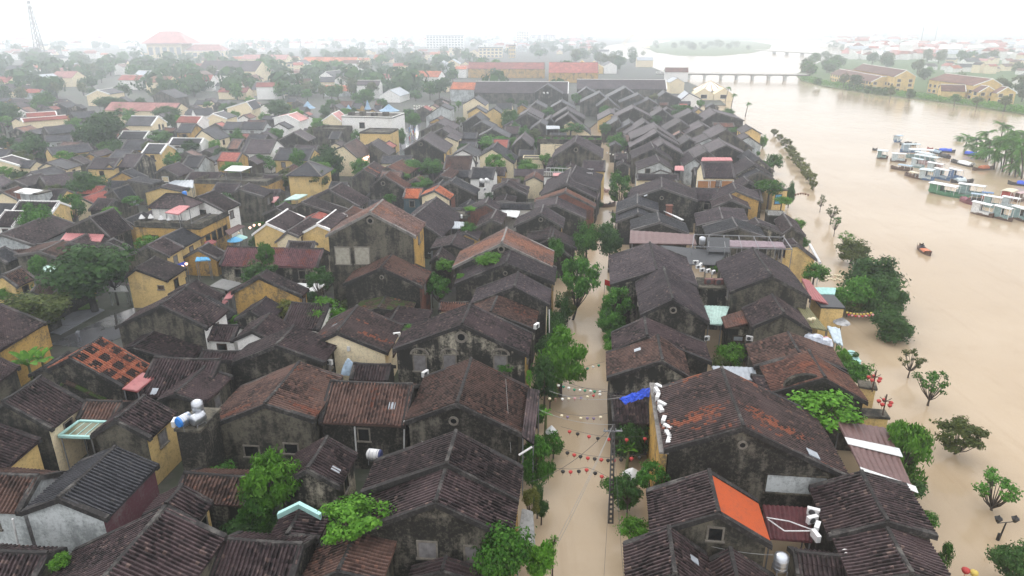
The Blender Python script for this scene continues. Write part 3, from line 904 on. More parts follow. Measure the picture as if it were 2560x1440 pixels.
G('G18b', 'lower wavy roof in front of its twin at the street bend', 'G', (850, 245), (855, 222), (690, 305), (960, 285), 4.4, 'slate', 'black', length=6)
G('G19', 'yellow and black gabled house near the river balcony', 'G', (1555, 78), (1590, 25), (1388, 148), (1735, 150), 5.4, 'purple', 'ochre', wall2='yellow')
G('G19b', 'dark stepped gable in front of the yellow riverside house', 'G', (1525, 145), (1530, 125), (1385, 200), (1660, 205), 5.0, 'dark', 'black', length=6)
Pp('G20', 'sagging tiled link roof left of the yellow riverside house', 'G', (1245, 62), (1425, 65), (1330, 150), 4.6, 'purple', 'black')
G('G21', 'broad dark gabled roof behind the long rooftop terrace', 'G', (1565, 345), (1553, 278), (1340, 405), (1770, 415), 5.4, 'slate', 'grey')
G('G22', 'low roof behind the broad dark gabled roof', 'G', (1460, 290), (1500, 205), (1270, 335), (1650, 300), 4.8, 'purple', 'black')
G('G22b', 'small roof with pale stained gable near the river', 'G', (1722, 320), (1708, 277), (1610, 370), (1885, 385), 4.8, 'purple', 'stain')
G('G23', 'last small roof before the white steel columns on the river', 'K', (345, 345), (347, 322), (275, 395), (445, 405), 4.4, 'dark', 'grey', length=9)
G('K1', 'yellow walled shed roof above the river lantern terrace', 'K', (385, 470), (352, 430), (300, 480), (525, 580), 4.6, 'dark', 'yellow')
# --- right block, further up the street
G('N5', 'dark gabled shophouse with white shop awning over the street', 'N', (545, 1052), (575, 1030), (265, 1185), (838, 1150), 6.0, 'purple', 'black', length=15)
G('N1', 'large gable with cream plaster patch under the round vent', 'N', (610, 687), (622, 670), (385, 835), (882, 832), 6.6, 'purple', 'grey', length=12)
G('N2', 'small gable left of the wall mounted air conditioner', 'N', (430, 872), None, (340, 918), (500, 930), 4.4, 'dark', 'stain', length=10)
G('N3', 'small cream speckled gable behind the white balcony', 'N', (565, 910), None, (480, 948), (665, 965), 4.4, 'dark', 'cream', length=9)
G('N4', 'black gabled house left of the cream roof garden block', 'N', (92, 640), None, (-10, 725), (195, 725), 5.4, 'purple', 'black')
Pp('N6', 'tiled roof over the yellow corner house by the street', 'N', (690, 862), (905, 868), (790, 960), 6.4, 'purple', 'yellow')
Pp('N6b', 'low tiled range left of the white curved balcony', 'N', (20, 960), (465, 940), (240, 1010), 4.0, 'purple', 'grey')
G('N8', 'whitish grey gable with tall slit windows', 'N', (1430, 872), None, (1215, 948), (1562, 948), 5.6, 'purple', 'ash', length=9)
G('N9', 'low dark gable just below the whitish grey gable', 'N', (1440, 950), None, (1335, 990), (1560, 990), 4.6, 'dark', 'black', length=6)
G('N10', 'stepped dark gable above the whitish grey gable', 'N', (1378, 745), None, (1165, 840), (1560, 862), 6.0, 'purple', 'grey', length=10)
G('N11', 'dark gable behind and right of the stepped dark gable', 'N', (1472, 695), None, (1310, 790), (1685, 818), 6.0, 'purple', 'black')
G('N12', 'wide sooty gable filling mid block beyond the round street tree', 'N', (1410, 587), None, (1140, 735), (1632, 720), 6.0, 'purple', 'black', length=9)
G('N13', 'long ridge rising behind the wide sooty gable', 'N', (1415, 550), None, (1150, 655), (1625, 690), 6.4, 'purple', 'black', length=14)
G('N14', 'dark roof with open pale gable right of the round street tree', 'N', (1290, 490), None, (1085, 615), (1385, 552), 5.6, 'purple', 'stain')
G('N15', 'slope roofed row house beyond the round street tree', 'N', (1150, 495), None, (1010, 575), (1215, 540), 5.0, 'slate', 'grey')
G('N16', 'wide dark gable on the right bank of the upper street', 'N', (1180, 350), None, (965, 455), (1365, 445), 6.0, 'purple', 'black')
G('N17', 'small dark gable left of the pale cement gable', 'N', (1720, 650), None, (1615, 722), (1800, 690), 5.0, 'purple', 'black', length=10)
G('N18', 'pale cement gable in the middle of the river block', 'N', (1915, 640), None, (1775, 700), (2060, 712), 5.4, 'purple', 'ash', length=10)
G('N19', 'wide cement gable stretching towards the river', 'N', (2080, 560), None, (1915, 645), (2345, 745), 5.4, 'purple', 'grey', length=13)
G('N20', 'dark gable house between wide black gables upstream', 'N', (1460, 365), None, (1350, 440), (1590, 462), 5.4, 'purple', 'black')
G('N21', 'dark gable left of the large riverside warehouse roof', 'N', (1750, 385), None, (1585, 462), (1855, 450), 5.6, 'purple', 'black')
G('N22', 'large dark riverside warehouse roof below the coconut palms', 'N', (1985, 395), None, (1845, 480), (2255, 470), 5.6, 'purple', 'black', length=16)
G('N23', 'small roof with white edge mid river block', 'N', (1640, 480), None, (1480, 570), (1750, 552), 5.0, 'purple', 'grey')
G('N24', 'pair of long roofs with white pipe on the river side', 'N', (1862, 515), None, (1690, 600), (1995, 592), 5.0, 'purple', 'grey')
G('N25', 'large gable above the pink topped shuttered house', 'N', (2080, 710), None, (1880, 800), (2330, 835), 5.6, 'purple', 'black')
G('N26', 'dark gable behind the pink topped shuttered house', 'N', (1890, 770), None, (1695, 875), (2000, 850), 5.2, 'purple', 'grey')
G('N27', 'cement gable left of the pink topped shuttered house', 'N', (1770, 840), None, (1665, 905), (1840, 900), 5.0, 'purple', 'ash', length=10)
Pp('N28', 'tall house with three orange shutters and a pink rooftop', 'N', (1835, 880), (2130, 882), (1975, 1028), 8.0, 'purple', 'cream', group=None)
G('N29', 'gable with timber eave beside the river hedge', 'N', (2350, 900), None, (2165, 1000), (2535, 1010), 5.0, 'purple', 'stain', length=9)
G('N30', 'lower gable in front of the timber eave gable', 'N', (2400, 970), None, (2220, 1045), (2545, 1045), 4.8, 'slate', 'grey', length=6)
G('N31', 'grey roofed house with timber gable at the river corner', 'N', (2400, 842), None, (2280, 905), (2545, 965), 5.0, 'slate', 'stain', length=12)
G('N32', 'rearmost of three stacked gables on the left street side', 'N', (530, 362), None, (380, 452), (710, 462), 6.0, 'purple', 'black')
G('N33', 'middle of three stacked gables on the left street side', 'N', (540, 412), None, (415, 492), (765, 595), 5.6, 'purple', 'black', length=8)
G('N34', 'front cream fronted gable of the three on the left street side', 'N', (572, 467), None, (495, 512), (765, 605), 5.2, 'purple', 'cream', length=8)
G('N35', 'stacked dark roofs left of the three street gables', 'N', (142, 400), None, (25, 475), (282, 475), 5.4, 'purple', 'black')
G('N35b', 'higher rear roof of the stacked dark pair', 'N', (150, 385), None, (40, 450), (290, 455), 5.8, 'purple', 'black', length=16)
G('N37', 'gable with water tanks on top near the long dark hall', 'N', (340, 122), None, (215, 205), (490, 215), 6.4, 'slate', 'black', length=12)
G('N38', 'dark gable left of the upper street bend', 'N', (478, 290), None, (365, 352), (615, 362), 5.4, 'slate', 'black')
G('N39', 'twin dark gable left of the upper street bend', 'N', (228, 297), None, (145, 362), (330, 350), 5.2, 'slate', 'grey')
G('N40', 'little dark gable beside the potted roof garden', 'N', (365, 450), None, (290, 497), (415, 495), 5.0, 'slate', 'black')
G('N41', 'dark ridge left of the potted roof garden', 'N', (275, 490), None, (160, 570), (335, 525), 5.0, 'slate', 'black')
G('N42', 'long slanting roof before the white edged long hall', 'N', (850, 205), None, (655, 300), (960, 300), 6.0, 'slate', 'grey', length=14)
G('N43', 'pale grey roof right of the upper street bend', 'N', (930, 260), None, (815, 340), (1055, 365), 5.4, 'slate', 'grey')
G('N44', 'dark row house roof under the white edged long hall', 'N', (720, 155), None, (615, 228), (830, 215), 5.4, 'slate', 'grey')
G('N44b', 'steep slanting roof below the long hall right part', 'N', (1100, 155), None, (890, 265), (1200, 220), 6.0, 'slate', 'black', length=15)
G('N44c', 'third slanting roof beside the white rooftop frame', 'N', (1230, 220), None, (1040, 300), (1330, 290), 5.4, 'slate', 'grey')
G('N44d', 'low ridge in front of the slanting roofs', 'N', (1330, 265), None, (1190, 330), (1430, 325), 5.0, 'slate', 'grey')
G('N44e', 'dark gable near the chartreuse bush', 'N', (1490, 195), None, (1420, 250), (1650, 270), 5.6, 'slate', 'black')
Pp('N45', 'long dark market hall roof with white end walls', 'N', (630, 72), (1490, 75), (1060, 165), 5.6, 'purple', 'grey', trim='w', name='market_hall', cat='hall')
Pp('N45b', 'second long dark hall left of the white ended hall', 'N', (-350, 92), (550, 95), (100, 205), 5.6, 'purple', 'grey', trim='w', name='market_hall', cat='hall')
G('N46', 'light blue grey roofed riverside hall near the palms', 'N', (1720, 205), None, (1640, 270), (1840, 265), 5.6, 'ashsheet', 'white', length=16)
G('N48', 'small yellow gable among dark river roofs', 'N', (1810, 357), None, (1765, 390), (1870, 405), 5.0, 'purple', 'yellow', length=9)
G('N49', 'yellow gabled house on the river edge by the palms', 'N', (2325, 545), None, (2230, 595), (2425, 600), 4.8, 'purple', 'yellow', length=9)
G('N50', 'house with pale blue wall on the river edge', 'N', (2300, 625), None, (2225, 660), (2425, 715), 4.8, 'purple', 'ash', length=8)
G('N51', 'yellow walled long house at the street narrows', 'N', (960, 400), None, (830, 470), (1010, 420), 5.2, 'purple', 'yellow', length=18)
G('N52', 'two stage slanting roof right of the street narrows', 'N', (1030, 462), None, (870, 565), (1060, 500), 5.2, 'slate', 'grey')
Pp('N53', 'small ribbed roof link beside the tall shuttered house', 'N', (1210, 990), (1615, 1000), (1400, 1050), 4.6, 'purple', 'cream')
# --- centre and left, further back
G('M1', 'all black gable wall with white framed vent by the market lane', 'M', (1610, 492), (1630, 470), (1425, 605), (1835, 632), 6.4, 'purple', 'black', wall2='yellow', length=13)
G('M2', 'light edged dark gable right of the market lane', 'M', (1800, 400), None, (1645, 480), (1965, 495), 6.0, 'purple', 'grey', length=9)
G('M3', 'rear light edged gable right of the market lane', 'M', (1760, 337), None, (1585, 425), (1915, 412), 6.2, 'purple', 'grey', length=12)
G('M4', 'small cream yellow gable behind the all black gable', 'M', (1850, 470), None, (1745, 535), (1955, 515), 6.0, 'purple', 'cream', length=8)
G('M5', 'cream gabled shophouse with rows of lit lanterns under its eave', 'M', (845, 560), (955, 490), (705, 622), (1000, 692), 5.6, 'brown', 'cream')
G('M6', 'stepped roof right of the lantern eaved shophouse', 'M', (1120, 545), (1190, 503), (1085, 560), (1290, 655), 5.2, 'purple', 'grey')
Pp('M7', 'dark ribbed roof facing us below the all black gable', 'M', (1230, 655), (1520, 660), (1380, 733), 4.6, 'slate', 'cream')
G('M8', 'house with salmon red patch on its dark roof', 'M', (1040, 792), (1132, 718), (910, 885), (1165, 860), 5.2, 'patch', 'grey')
G('M9', 'brown roofed gable with a small white vent box', 'M', (1240, 850), (1305, 812), (1088, 968), (1450, 985), 5.6, 'rust', 'black')
G('M10', 'roof with salmon slope left of the leafy court', 'M', (1270, 770), (1350, 765), (1180, 810), (1450, 850), 5.0, 'rust', 'grey', length=10)
Pp('M12', 'broad dark roof over a yellow front behind two dark trees', 'M', (230, 582), (565, 590), (370, 703), 5.4, 'slate', 'yellow')
Pp('M13', 'broad dark roof with white right gable at the lane', 'M', (-60, 500), (205, 500), (60, 637), 5.4, 'purple', 'white')
G('M14', 'black gable with thin white edging behind the pink tiles', 'M', (360, 432), (400, 400), (215, 505), (510, 515), 5.6, 'purple', 'black', trim='g')
G('M16', 'salmon roofed white house left of the white modern block', 'M', (300, 262), (390, 232), (160, 290), (420, 325), 5.6, 'pink', 'white', trim='w')
G('M16b', 'cream gable left of the white modern block', 'M', (735, 250), (745, 240), (635, 318), (825, 325), 6.0, 'pink', 'cream', trim='w', length=10)
G('M18', 'weathered grey timber house at the head of the market lane', 'M', (1795, 170), None, (1640, 280), (1890, 215), 5.8, 'slate', 'ash', length=9)
G('M19', 'large pale yellow gable beyond the market lane', 'M', (2115, 95), None, (1998, 160), (2225, 170), 6.4, 'slate', 'cream')
G('M19b', 'lower yellow gable before the large pale yellow gable', 'M', (2140, 190), None, (2048, 245), (2235, 245), 5.4, 'slate', 'yellow', length=8)
G('M19c', 'tall narrow yellow gabled house', 'M', (2305, 195), None, (2238, 235), (2378, 245), 7.0, 'slate', 'yellow', length=8)
G('M20', 'dark gable in front of the yellow gabled group', 'M', (2125, 268), None, (1995, 345), (2225, 345), 5.4, 'slate', 'black')
G('M20b', 'dark gable beside the narrow yellow house', 'M', (2180, 330), None, (2085, 388), (2310, 395), 5.4, 'slate', 'grey', length=9)
G('M21', 'right dark gable before the green court', 'M', (2285, 400), None, (2195, 455), (2450, 487), 5.4, 'slate', 'black', length=9)
G('M21b', 'left dark gable before the green court', 'M', (2220, 440), None, (2135, 478), (2295, 478), 5.0, 'slate', 'black', length=8)
G('M22', 'cream speckled gable above the white roof terrace', 'M', (2290, 590), None, (2155, 665), (2505, 735), 5.4, 'slate', 'cream', length=10)
G('M23', 'dark gable left of the cream speckled gable', 'M', (2005, 600), None, (1893, 655), (2135, 670), 5.0, 'slate', 'white', length=10)
Pp('M24', 'plum brown ribbed roof with pale horizontal seams', 'M', (1845, 660), (2100, 665), (1940, 793), 5.4, 'brown', 'white')
Pp('M24b', 'ribbed roof under the white parapet terrace', 'M', (2100, 775), (2320, 785), (2200, 880), 5.0, 'slate', 'white')
Pp('M24c', 'dark roof before the plum brown ribbed roof', 'M', (1910, 800), (2085, 805), (2000, 865), 4.4, 'slate', 'grey')
G('M25', 'dark gabled house behind the bright orange red roof', 'M', (1890, 915), (1950, 868), (1800, 955), (2130, 1035), 5.4, 'slate', 'black')
G('M27', 'dark gabled roof left of the white curved balcony', 'M', (2440, 935), (2460, 900), (2285, 985), (2640, 1000), 5.2, 'purple', 'black')
Pp('M28', 'long dark roofs in line behind the cream yellow gable', 'M', (1915, 430), (2150, 435), (2030, 490), 4.8, 'slate', 'grey')
Pp('M28b', 'lower dark roof in line behind the cream yellow gable', 'M', (1905, 515), (2145, 520), (2030, 570), 4.4, 'slate', 'ash')
G('M29', 'rusty topped gable just above the mossy red shed', 'M', (1790, 850), (1840, 820), (1720, 905), (1890, 880), 5.0, 'rust', 'grey', length=8)
Pp('L1', 'cream house with dark roof and stilted veranda', 'L', (1275, 272), (1535, 275), (1390, 365), 6.0, 'slate', 'cream', trim='w')
Pp('L2', 'long cream house with white edged red roof', 'L', (235, 308), (600, 255), (440, 312), 6.4, 'red', 'cream', trim='w', snap=0.15)
Pp('L2b', 'cream block behind the white edged red roof', 'L', (250, 245), (540, 225), (420, 270), 6.4, 'red', 'cream', trim='w', snap=0.15)
Pp('L3', 'long dark roof over yellow columns beside the giant tree', 'L', (480, 590), (830, 530), (690, 635), 5.0, 'slate', 'yellow', snap=0.15)
Pp('L4', 'dark roof with white rim right of the giant tree', 'L', (1185, 420), (1452, 420), (1310, 492), 5.2, 'slate', 'white', trim='w')
Pp('L5', 'dark brown roof below the white rimmed roof', 'L', (1222, 505), (1440, 502), (1300, 602), 4.8, 'slate', 'ochre')
Pp('L6', 'white edged roof over an orange wall', 'L', (1440, 540), (1622, 545), (1500, 635), 5.4, 'slate', 'yellow', trim='w')
Pp('L7', 'wide white edged roof behind the orange walled house', 'L', (1665, 487), (1985, 487), (1800, 548), 6.0, 'slate', 'white', trim='w')
G('L8', 'yellow stained house with a plain grey hip roof', 'L', (1955, 408), (2085, 372), (1890, 480), (2110, 507), 6.0, 'slate', 'cream')
Pp('L9', 'two tier brown house behind the wide white edged roof', 'L', (1755, 350), (1905, 350), (1800, 432), 6.4, 'slate', 'ochre')
Pp('L10', 'dark roof with stained right gable behind the yellow porch', 'L', (1212, 640), (1395, 643), (1240, 768), 5.2, 'purple', 'stain')
Pp('L11', 'dark ribbed roof over the yellow porch house', 'L', (915, 678), (1180, 680), (930, 785), 5.0, 'purple', 'yellow')
G('L11b', 'yellow porch gable with flared red doors', 'L', (1058, 735), None, (1000, 790), (1110, 778), 5.0, 'purple', 'yellow', length=7)
Pp('L12', 'yellow house under a bright red ribbed roof', 'L', (2142, 622), (2350, 625), (2200, 708), 6.0, 'red', 'ochre')
Pp('L13', 'dark ribbed roof with grey right gable before the red roof', 'L', (1822, 657), (1990, 660), (1850, 772), 5.2, 'slate', 'ash')
G('L14', 'mustard grey gable with one lit square window', 'L', (1580, 777), (1720, 722), (1492, 832), (1735, 862), 5.0, 'purple', 'grey')
Pp('L15', 'broad dark roof above the awning terrace', 'L', (2420, 450), (2600, 452), (2450, 620), 5.4, 'slate', 'grey')
G('L16', 'low house with teal doors and dark thatch coloured gable', 'L', (445, 727), (560, 685), (368, 782), (650, 790), 4.6, 'slate', 'cream')
G('L17', 'cream villa with white trimmed roof cut by the left edge', 'L', (-30, 690), (45, 652), (-160, 740), (185, 752), 5.6, 'purple', 'cream', trim='w')
Pp('L17b', 'white walled range right of the cream villa', 'L', (150, 700), (345, 708), (240, 775), 4.8, 'slate', 'cream')
Pp('L18', 'long dark roof slanting behind the round dark tree', 'L', (410, 870), (745, 798), (640, 940), 4.6, 'purple', 'grey', snap=0.15)
G('L19', 'dark roofs with white skylights behind the broad hip roof', 'L', (1090, 990), (1270, 940), (1010, 1040), (1180, 1110), 4.6, 'slate', 'grey')
G('L19b', 'dark gable behind the round dark tree on the right', 'L', (1240, 900), (1370, 868), (1190, 935), (1480, 935), 4.8, 'slate', 'grey')
Pp('L20', 'very long salmon pink roof in the trees', 'L', (1100, 132), (1740, 148), (1400, 222), 5.4, 'pink', 'cream', name='long_hall', cat='hall')
Pp('L21', 'dark roofed house behind the giant tree', 'L', (700, 243), (900, 218), (800, 290), 5.0, 'slate', 'grey', snap=0.15)
Pp('L22', 'grey roof on pale wall left of the lane', 'L', (2200, 330), (2352, 335), (2270, 402), 5.2, 'slate', 'ash')
Pp('L22b', 'second grey roof on pale wall left of the lane', 'L', (2362, 330), (2590, 332), (2470, 402), 5.2, 'slate', 'ash')
Pp('L23', 'plain grey roof right of the salmon pink hall', 'L', (1870, 205), (2050, 192), (1940, 268), 5.2, 'slate', 'white', snap=0.15)
Pp('L24', 'white trimmed house with pinkish red roof', 'L', (1765, 268), (1955, 278), (1830, 336), 6.2, 'red', 'white', trim='w')
G('L24b', 'white scroll gable house behind the two tier brown house', 'L', (2060, 250), (2090, 240), (1960, 320), (2200, 300), 6.0, 'slate', 'cream', trim='w', length=9)
Pp('L25', 'dark roof left of the giant tree', 'L', (470, 395), (650, 345), (560, 440), 4.8, 'slate', 'grey', snap=0.15)
Pp('L26', 'dark roof in front of the pair left of the giant tree', 'L', (430, 470), (690, 452), (530, 518), 4.6, 'slate', 'ash', snap=0.15)
G('L27', 'cream gable with thin white rim behind the pink hall', 'L', (2390, 135), (2400, 125), (2190, 195), (2450, 210), 6.0, 'slate', 'cream', trim='w', length=10)
G('L28', 'dark arched gable above the salmon pink hall', 'L', (1560, 30), None, (1475, 80), (1700, 100), 5.6, 'slate', 'grey')
G('L29', 'cream gable with white rim in the far left trees', 'L', (940, 20), None, (830, 75), (1060, 60), 5.6, 'slate', 'cream', trim='w')
G('L30', 'rust roof by the left wall beneath the cyan shed', 'L', (20, 1010), (90, 960), (-80, 1060), (180, 1090), 4.4, 'rust', 'cream')
Pp('L31', 'dark roof right of the cyan walled shed', 'L', (470, 985), (650, 985), (520, 1095), 4.6, 'purple', 'yellow')
G('L32', 'dark roof with pale end right of the striped sheet canopy', 'L', (2310, 985), (2400, 930), (2200, 1060), (2560, 1060), 5.4, 'purple', 'grey')
G('L33', 'brown roof and yellow dormer behind the terrace restaurant', 'L', (1560, 960), (1640, 935), (1390, 1010), (1760, 1000), 5.0, 'purple', 'yellow')
# ------------------------------------------------------------------ labels that point at a neighbour
USED = set(h['label'] for h in HOUSES)
LANDMARKS = []                      # (short phrase, x, y)
ORD = ['', 'second ', 'third ', 'fourth ', 'fifth ', 'sixth ', 'seventh ', 'eighth ', 'ninth ', 'tenth ', 'eleventh ', 'twelfth ']


def relation(px, py, lx, ly):
    a, b = math.atan2(px, py), math.atan2(lx, ly)
    ra, rb = math.hypot(px, py), math.hypot(lx, ly)
    side = (a - b) * rb
    if abs(side) > abs(ra - rb): return 'to the right of' if side > 0 else 'to the left of'
    return 'behind' if ra > rb else 'in front of'


def point_out(desc, x, y, most=16, tries=7):
    near = sorted(LANDMARKS, key=lambda q: (q[1] - x) ** 2 + (q[2] - y) ** 2)[:tries]
    for o in ORD:
        for ph, lx, ly in near:
            t = f"{o}{desc} {relation(x, y, lx, ly)} the {ph}"
            if len(t.split()) <= most and t not in USED:
                USED.add(t); return t
    t = f"{desc} among its like"
    return t


for h in HOUSES:
    c = np.array(h['loc']) + np.array([math.sin(h['th']), math.cos(h['th'])]) * (h['y0'] + h['y1']) / 2
    h['mid'] = c
    if len(h['label'].split()) <= 9: LANDMARKS.append((h['label'], c[0], c[1]))


# ------------------------------------------------------------------ leaves
def leaf_mat(name, a, b, c):
    m, nt, bs = new_mat(name); g = NT(nt)
    ge = g.n("ShaderNodeNewGeometry"); tc = g.n("ShaderNodeTexCoord"); oi = g.n("ShaderNodeObjectInfo")
    n1 = g.noise(tc.outputs['Object'], 2.3, 3, 0.6, g.math('MULTIPLY', oi.outputs['Random'], 20.0))
    col = g.mix(g.ramp(n1, 0.36, 0.66), a, b)
    col = g.mix(g.math('MULTIPLY', g.ramp(ge.outputs['Random Per Island'], 0.55, 1.0), 0.7), col, c)
    hv = g.n("ShaderNodeHueSaturation"); g.l(col, hv.inputs['Color'])
    g.l(g.math('ADD', g.math('MULTIPLY', oi.outputs['Random'], 0.4), 0.8), hv.inputs['Value'])
    g.l(hv.outputs[0], bs.inputs['Base Color'])
    bs.inputs['Roughness'].default_value = 0.6
    bs.inputs['Specular IOR Level'].default_value = 0.08
    tr = g.n("ShaderNodeBsdfTranslucent"); g.l(hv.outputs[0], tr.inputs['Color'])
    mx = g.n("ShaderNodeMixShader"); mx.inputs[0].default_value = 0.28
    out = [n for n in nt.nodes if n.type == 'OUTPUT_MATERIAL'][0]
    g.l(bs.outputs[0], mx.inputs[1]); g.l(tr.outputs[0], mx.inputs[2]); g.l(mx.outputs[0], out.inputs['Surface'])
    return m


LEAF = {
    'green': leaf_mat('leaf_green', (0.030, 0.095, 0.014), (0.06, 0.175, 0.022), (0.115, 0.26, 0.04)),
    'bright': leaf_mat('leaf_bright', (0.06, 0.165, 0.016), (0.10, 0.25, 0.026), (0.16, 0.34, 0.045)),
    'dark': leaf_mat('leaf_dark', (0.026, 0.068, 0.018), (0.048, 0.115, 0.028), (0.085, 0.17, 0.045)),
    'olive': leaf_mat('leaf_olive', (0.055, 0.080, 0.02), (0.088, 0.118, 0.03), (0.14, 0.16, 0.045)),
    'yellow': leaf_mat('leaf_yellowish', (0.10, 0.125, 0.025), (0.15, 0.17, 0.04), (0.22, 0.21, 0.06)),
}
BARK = plain('bark', (0.075, 0.06, 0.048), 0.9, 0.4)
BARKD = plain('bark_dark', (0.035, 0.03, 0.026), 0.9, 0.4)


def leaf_quads(pos, nrm, size, rng, droop=0.0, asp=1.7):
    """numpy: one leaf-shaped quad per position"""
    n = len(pos)
    t = rng.normal(size=(n, 3)); t -= nrm * (t * nrm).sum(1)[:, None]
    t[:, 2] -= droop
    t /= np.linalg.norm(t, axis=1)[:, None] + 1e-9
    b = np.cross(nrm, t); b /= np.linalg.norm(b, axis=1)[:, None] + 1e-9
    s = size * rng.uniform(0.6, 1.35, n)[:, None]
    mid = pos + nrm * s * 0.18
    v = np.stack([pos - t * s * asp * 0.5, mid + b * s * 0.5, pos + t * s * asp * 0.5, mid - b * s * 0.5], 1)
    return v.reshape(-1, 3)


def quads_mesh(name, v, mat):
    n = len(v) // 4
    me = bpy.data.meshes.new(name)
    me.vertices.add(4 * n); me.loops.add(4 * n); me.polygons.add(n)
    me.vertices.foreach_set("co", np.asarray(v, np.float32).ravel())
    me.loops.foreach_set("vertex_index", np.arange(4 * n, dtype=np.int32))
    me.polygons.foreach_set("loop_start", np.arange(0, 4 * n, 4, dtype=np.int32))
    me.polygons.foreach_set("loop_total", np.full(n, 4, np.int32))
    me.materials.append(mat); me.update(calc_edges=True); me.validate()
    return me


def crown_points(kind, rng):
    """clump centres and radii in a unit ball"""
    N = {'dense': 34, 'airy': 32, 'sparse': 25, 'feather': 30, 'far': 9, 'shrub': 18, 'column': 22}[kind]
    R = {'dense': 0.34, 'airy': 0.22, 'sparse': 0.165, 'feather': 0.30, 'far': 0.45, 'shrub': 0.40, 'column': 0.35}[kind]
    P = []
    while len(P) < N:
        q = rng.normal(size=3); q /= np.linalg.norm(q)
        if q[2] < -0.92 and kind not in ('shrub', 'column'): continue
        if kind in ('airy', 'sparse') and q[2] < -0.45 and rng.random() < 0.6: continue
        r = rng.uniform(0.45, 0.86) if kind != 'far' else rng.uniform(0.3, 0.62)
        P.append(q * r)
    return np.array(P), R * rng.uniform(0.65, 1.3, N)


CROWNS = {}


def crown(kind, var, col):
    key = (kind, var, col)
    if key in CROWNS: return CROWNS[key]
    rng = np.random.default_rng(abs(sum(ord(c) for c in kind) * 31 + var * 7))
    C, R = crown_points(kind, rng)
    per = {'dense': 190, 'airy': 100, 'sparse': 40, 'feather': 190, 'far': 62, 'shrub': 130, 'column': 110}[kind]
    size = {'dense': 0.082, 'airy': 0.078, 'sparse': 0.07, 'feather': 0.07, 'far': 0.19, 'shrub': 0.105, 'column': 0.10}[kind]
    asp = 2.6 if kind == 'feather' else 1.6
    pos, nrm = [], []
    for c, r in zip(C, R):
        q = rng.normal(size=(per, 3)); q /= np.linalg.norm(q, axis=1)[:, None]
        rad = r * (rng.uniform(0.15, 1.0, per) ** 0.6 + rng.random(per) ** 4 * 0.55)[:, None]
        p = c + q * rad * np.array([1, 1, 0.72])
        pos.append(p)
        o = q * 0.55 + (p / (np.linalg.norm(p, axis=1)[:, None] + 1e-6)) * 0.45 + np.array([0, 0, 0.35]) + rng.normal(size=(per, 3)) * 0.45
        nrm.append(o / np.linalg.norm(o, axis=1)[:, None])
    v = leaf_quads(np.concatenate(pos), np.concatenate(nrm), size, rng, 0.9 if kind == 'feather' else 0.2, asp)
    me = quads_mesh('crown_' + kind, v, LEAF[col])
    CROWNS[key] = (me, C)
    return CROWNS[key]


TREES = []
_tv = [0]


def tree(label, f, cx, cy, w, h, zc, kind='dense', col='green', name='tree', cat='tree', base=-0.6, bark=None, lean=0.0, group=None, scale_px=True):
    """tree from its crown's middle and size in photo pixels; zc = height of the crown's middle"""
    k = FR[f][2]
    p = unp((cx, cy), zc, f); m = mpp(p)
    a = w / k * m / 2 * 1.12
    dep = math.atan2(CAMH - zc, math.hypot(p[0], p[1]))
    hh = h / k * m / 2
    b = 1.2 * math.sqrt(max(hh * hh - (a * math.sin(dep)) ** 2, (0.36 * a) ** 2)) / math.cos(dep)
    b = min(b, (zc - base) * 0.98)
    return tree_at(label, p[0], p[1], zc, a, b, kind, col, name, cat, base, bark, lean, group)


def tree_at(label, x, y, zc, a, b, kind='dense', col='green', name='tree', cat='tree', base=-0.6, bark=None, lean=0.0, group=None, trunk=True):
    _tv[0] += 1
    rnd = random.Random(_tv[0])
    me, C = crown(kind, _tv[0] % 3, col)
    t = thing(name, label, cat, (x, y, base), 0, group)
    rot = rnd.uniform(0, 6.28)
    cr = bpy.data.objects.new('foliage' if kind in ('shrub', 'column') else 'crown', me)
    COL.objects.link(cr); cr.parent = t
    zl = zc - base
    # the leaves fill a ball of about 1.1; keep the outline at the measured size
    cr.location = (0, 0, zl); cr.scale = (a / 1.06, a / 1.06, b / 1.0); cr.rotation_euler = (0, 0, rot)
    if trunk:
        tb = MB()
        thin = kind in ('sparse', 'airy')
        r0 = max(0.06, a * (0.05 if thin else 0.075))
        top = Vector((lean * 0.3, 0, max(zl * .3, zl - b * (0.95 if thin else 0.45))))
        mid = Vector((lean * 0.6, rnd.uniform(-.2, .2) * a * 0.3, top.z * 0.5))
        st = Vector((lean, 0, 0))
        sides = 7 if kind != 'far' else 4
        tb.bar(st, mid, r0 * 1.25, r0, sides); tb.bar(mid, top, r0, r0 * 0.8, sides)
        cs, sn = math.cos(rot), math.sin(rot)
        for i, c in enumerate(C):
            if kind in ('dense', 'feather', 'shrub', 'column') and i % 4: continue
            if kind == 'airy' and i % 2: continue
            if kind == 'far' and i > 2: continue
            e = Vector(((c[0] * cs - c[1] * sn) * a / 1.06, (c[0] * sn + c[1] * cs) * a / 1.06, zl + c[2] * b))
            if e.z < top.z * 0.7: continue
            q = top.lerp(e, 0.5) + Vector((0, 0, -0.10 * a))
            tb.bar(top, q, r0 * 0.55, r0 * 0.33, 5); tb.bar(q, e, r0 * 0.33, r0 * 0.10, 5)
        tb.obj('stem' if kind in ('shrub', 'column') else 'trunk', bark or BARK, t)
    TREES.append((label, x, y))
    return t


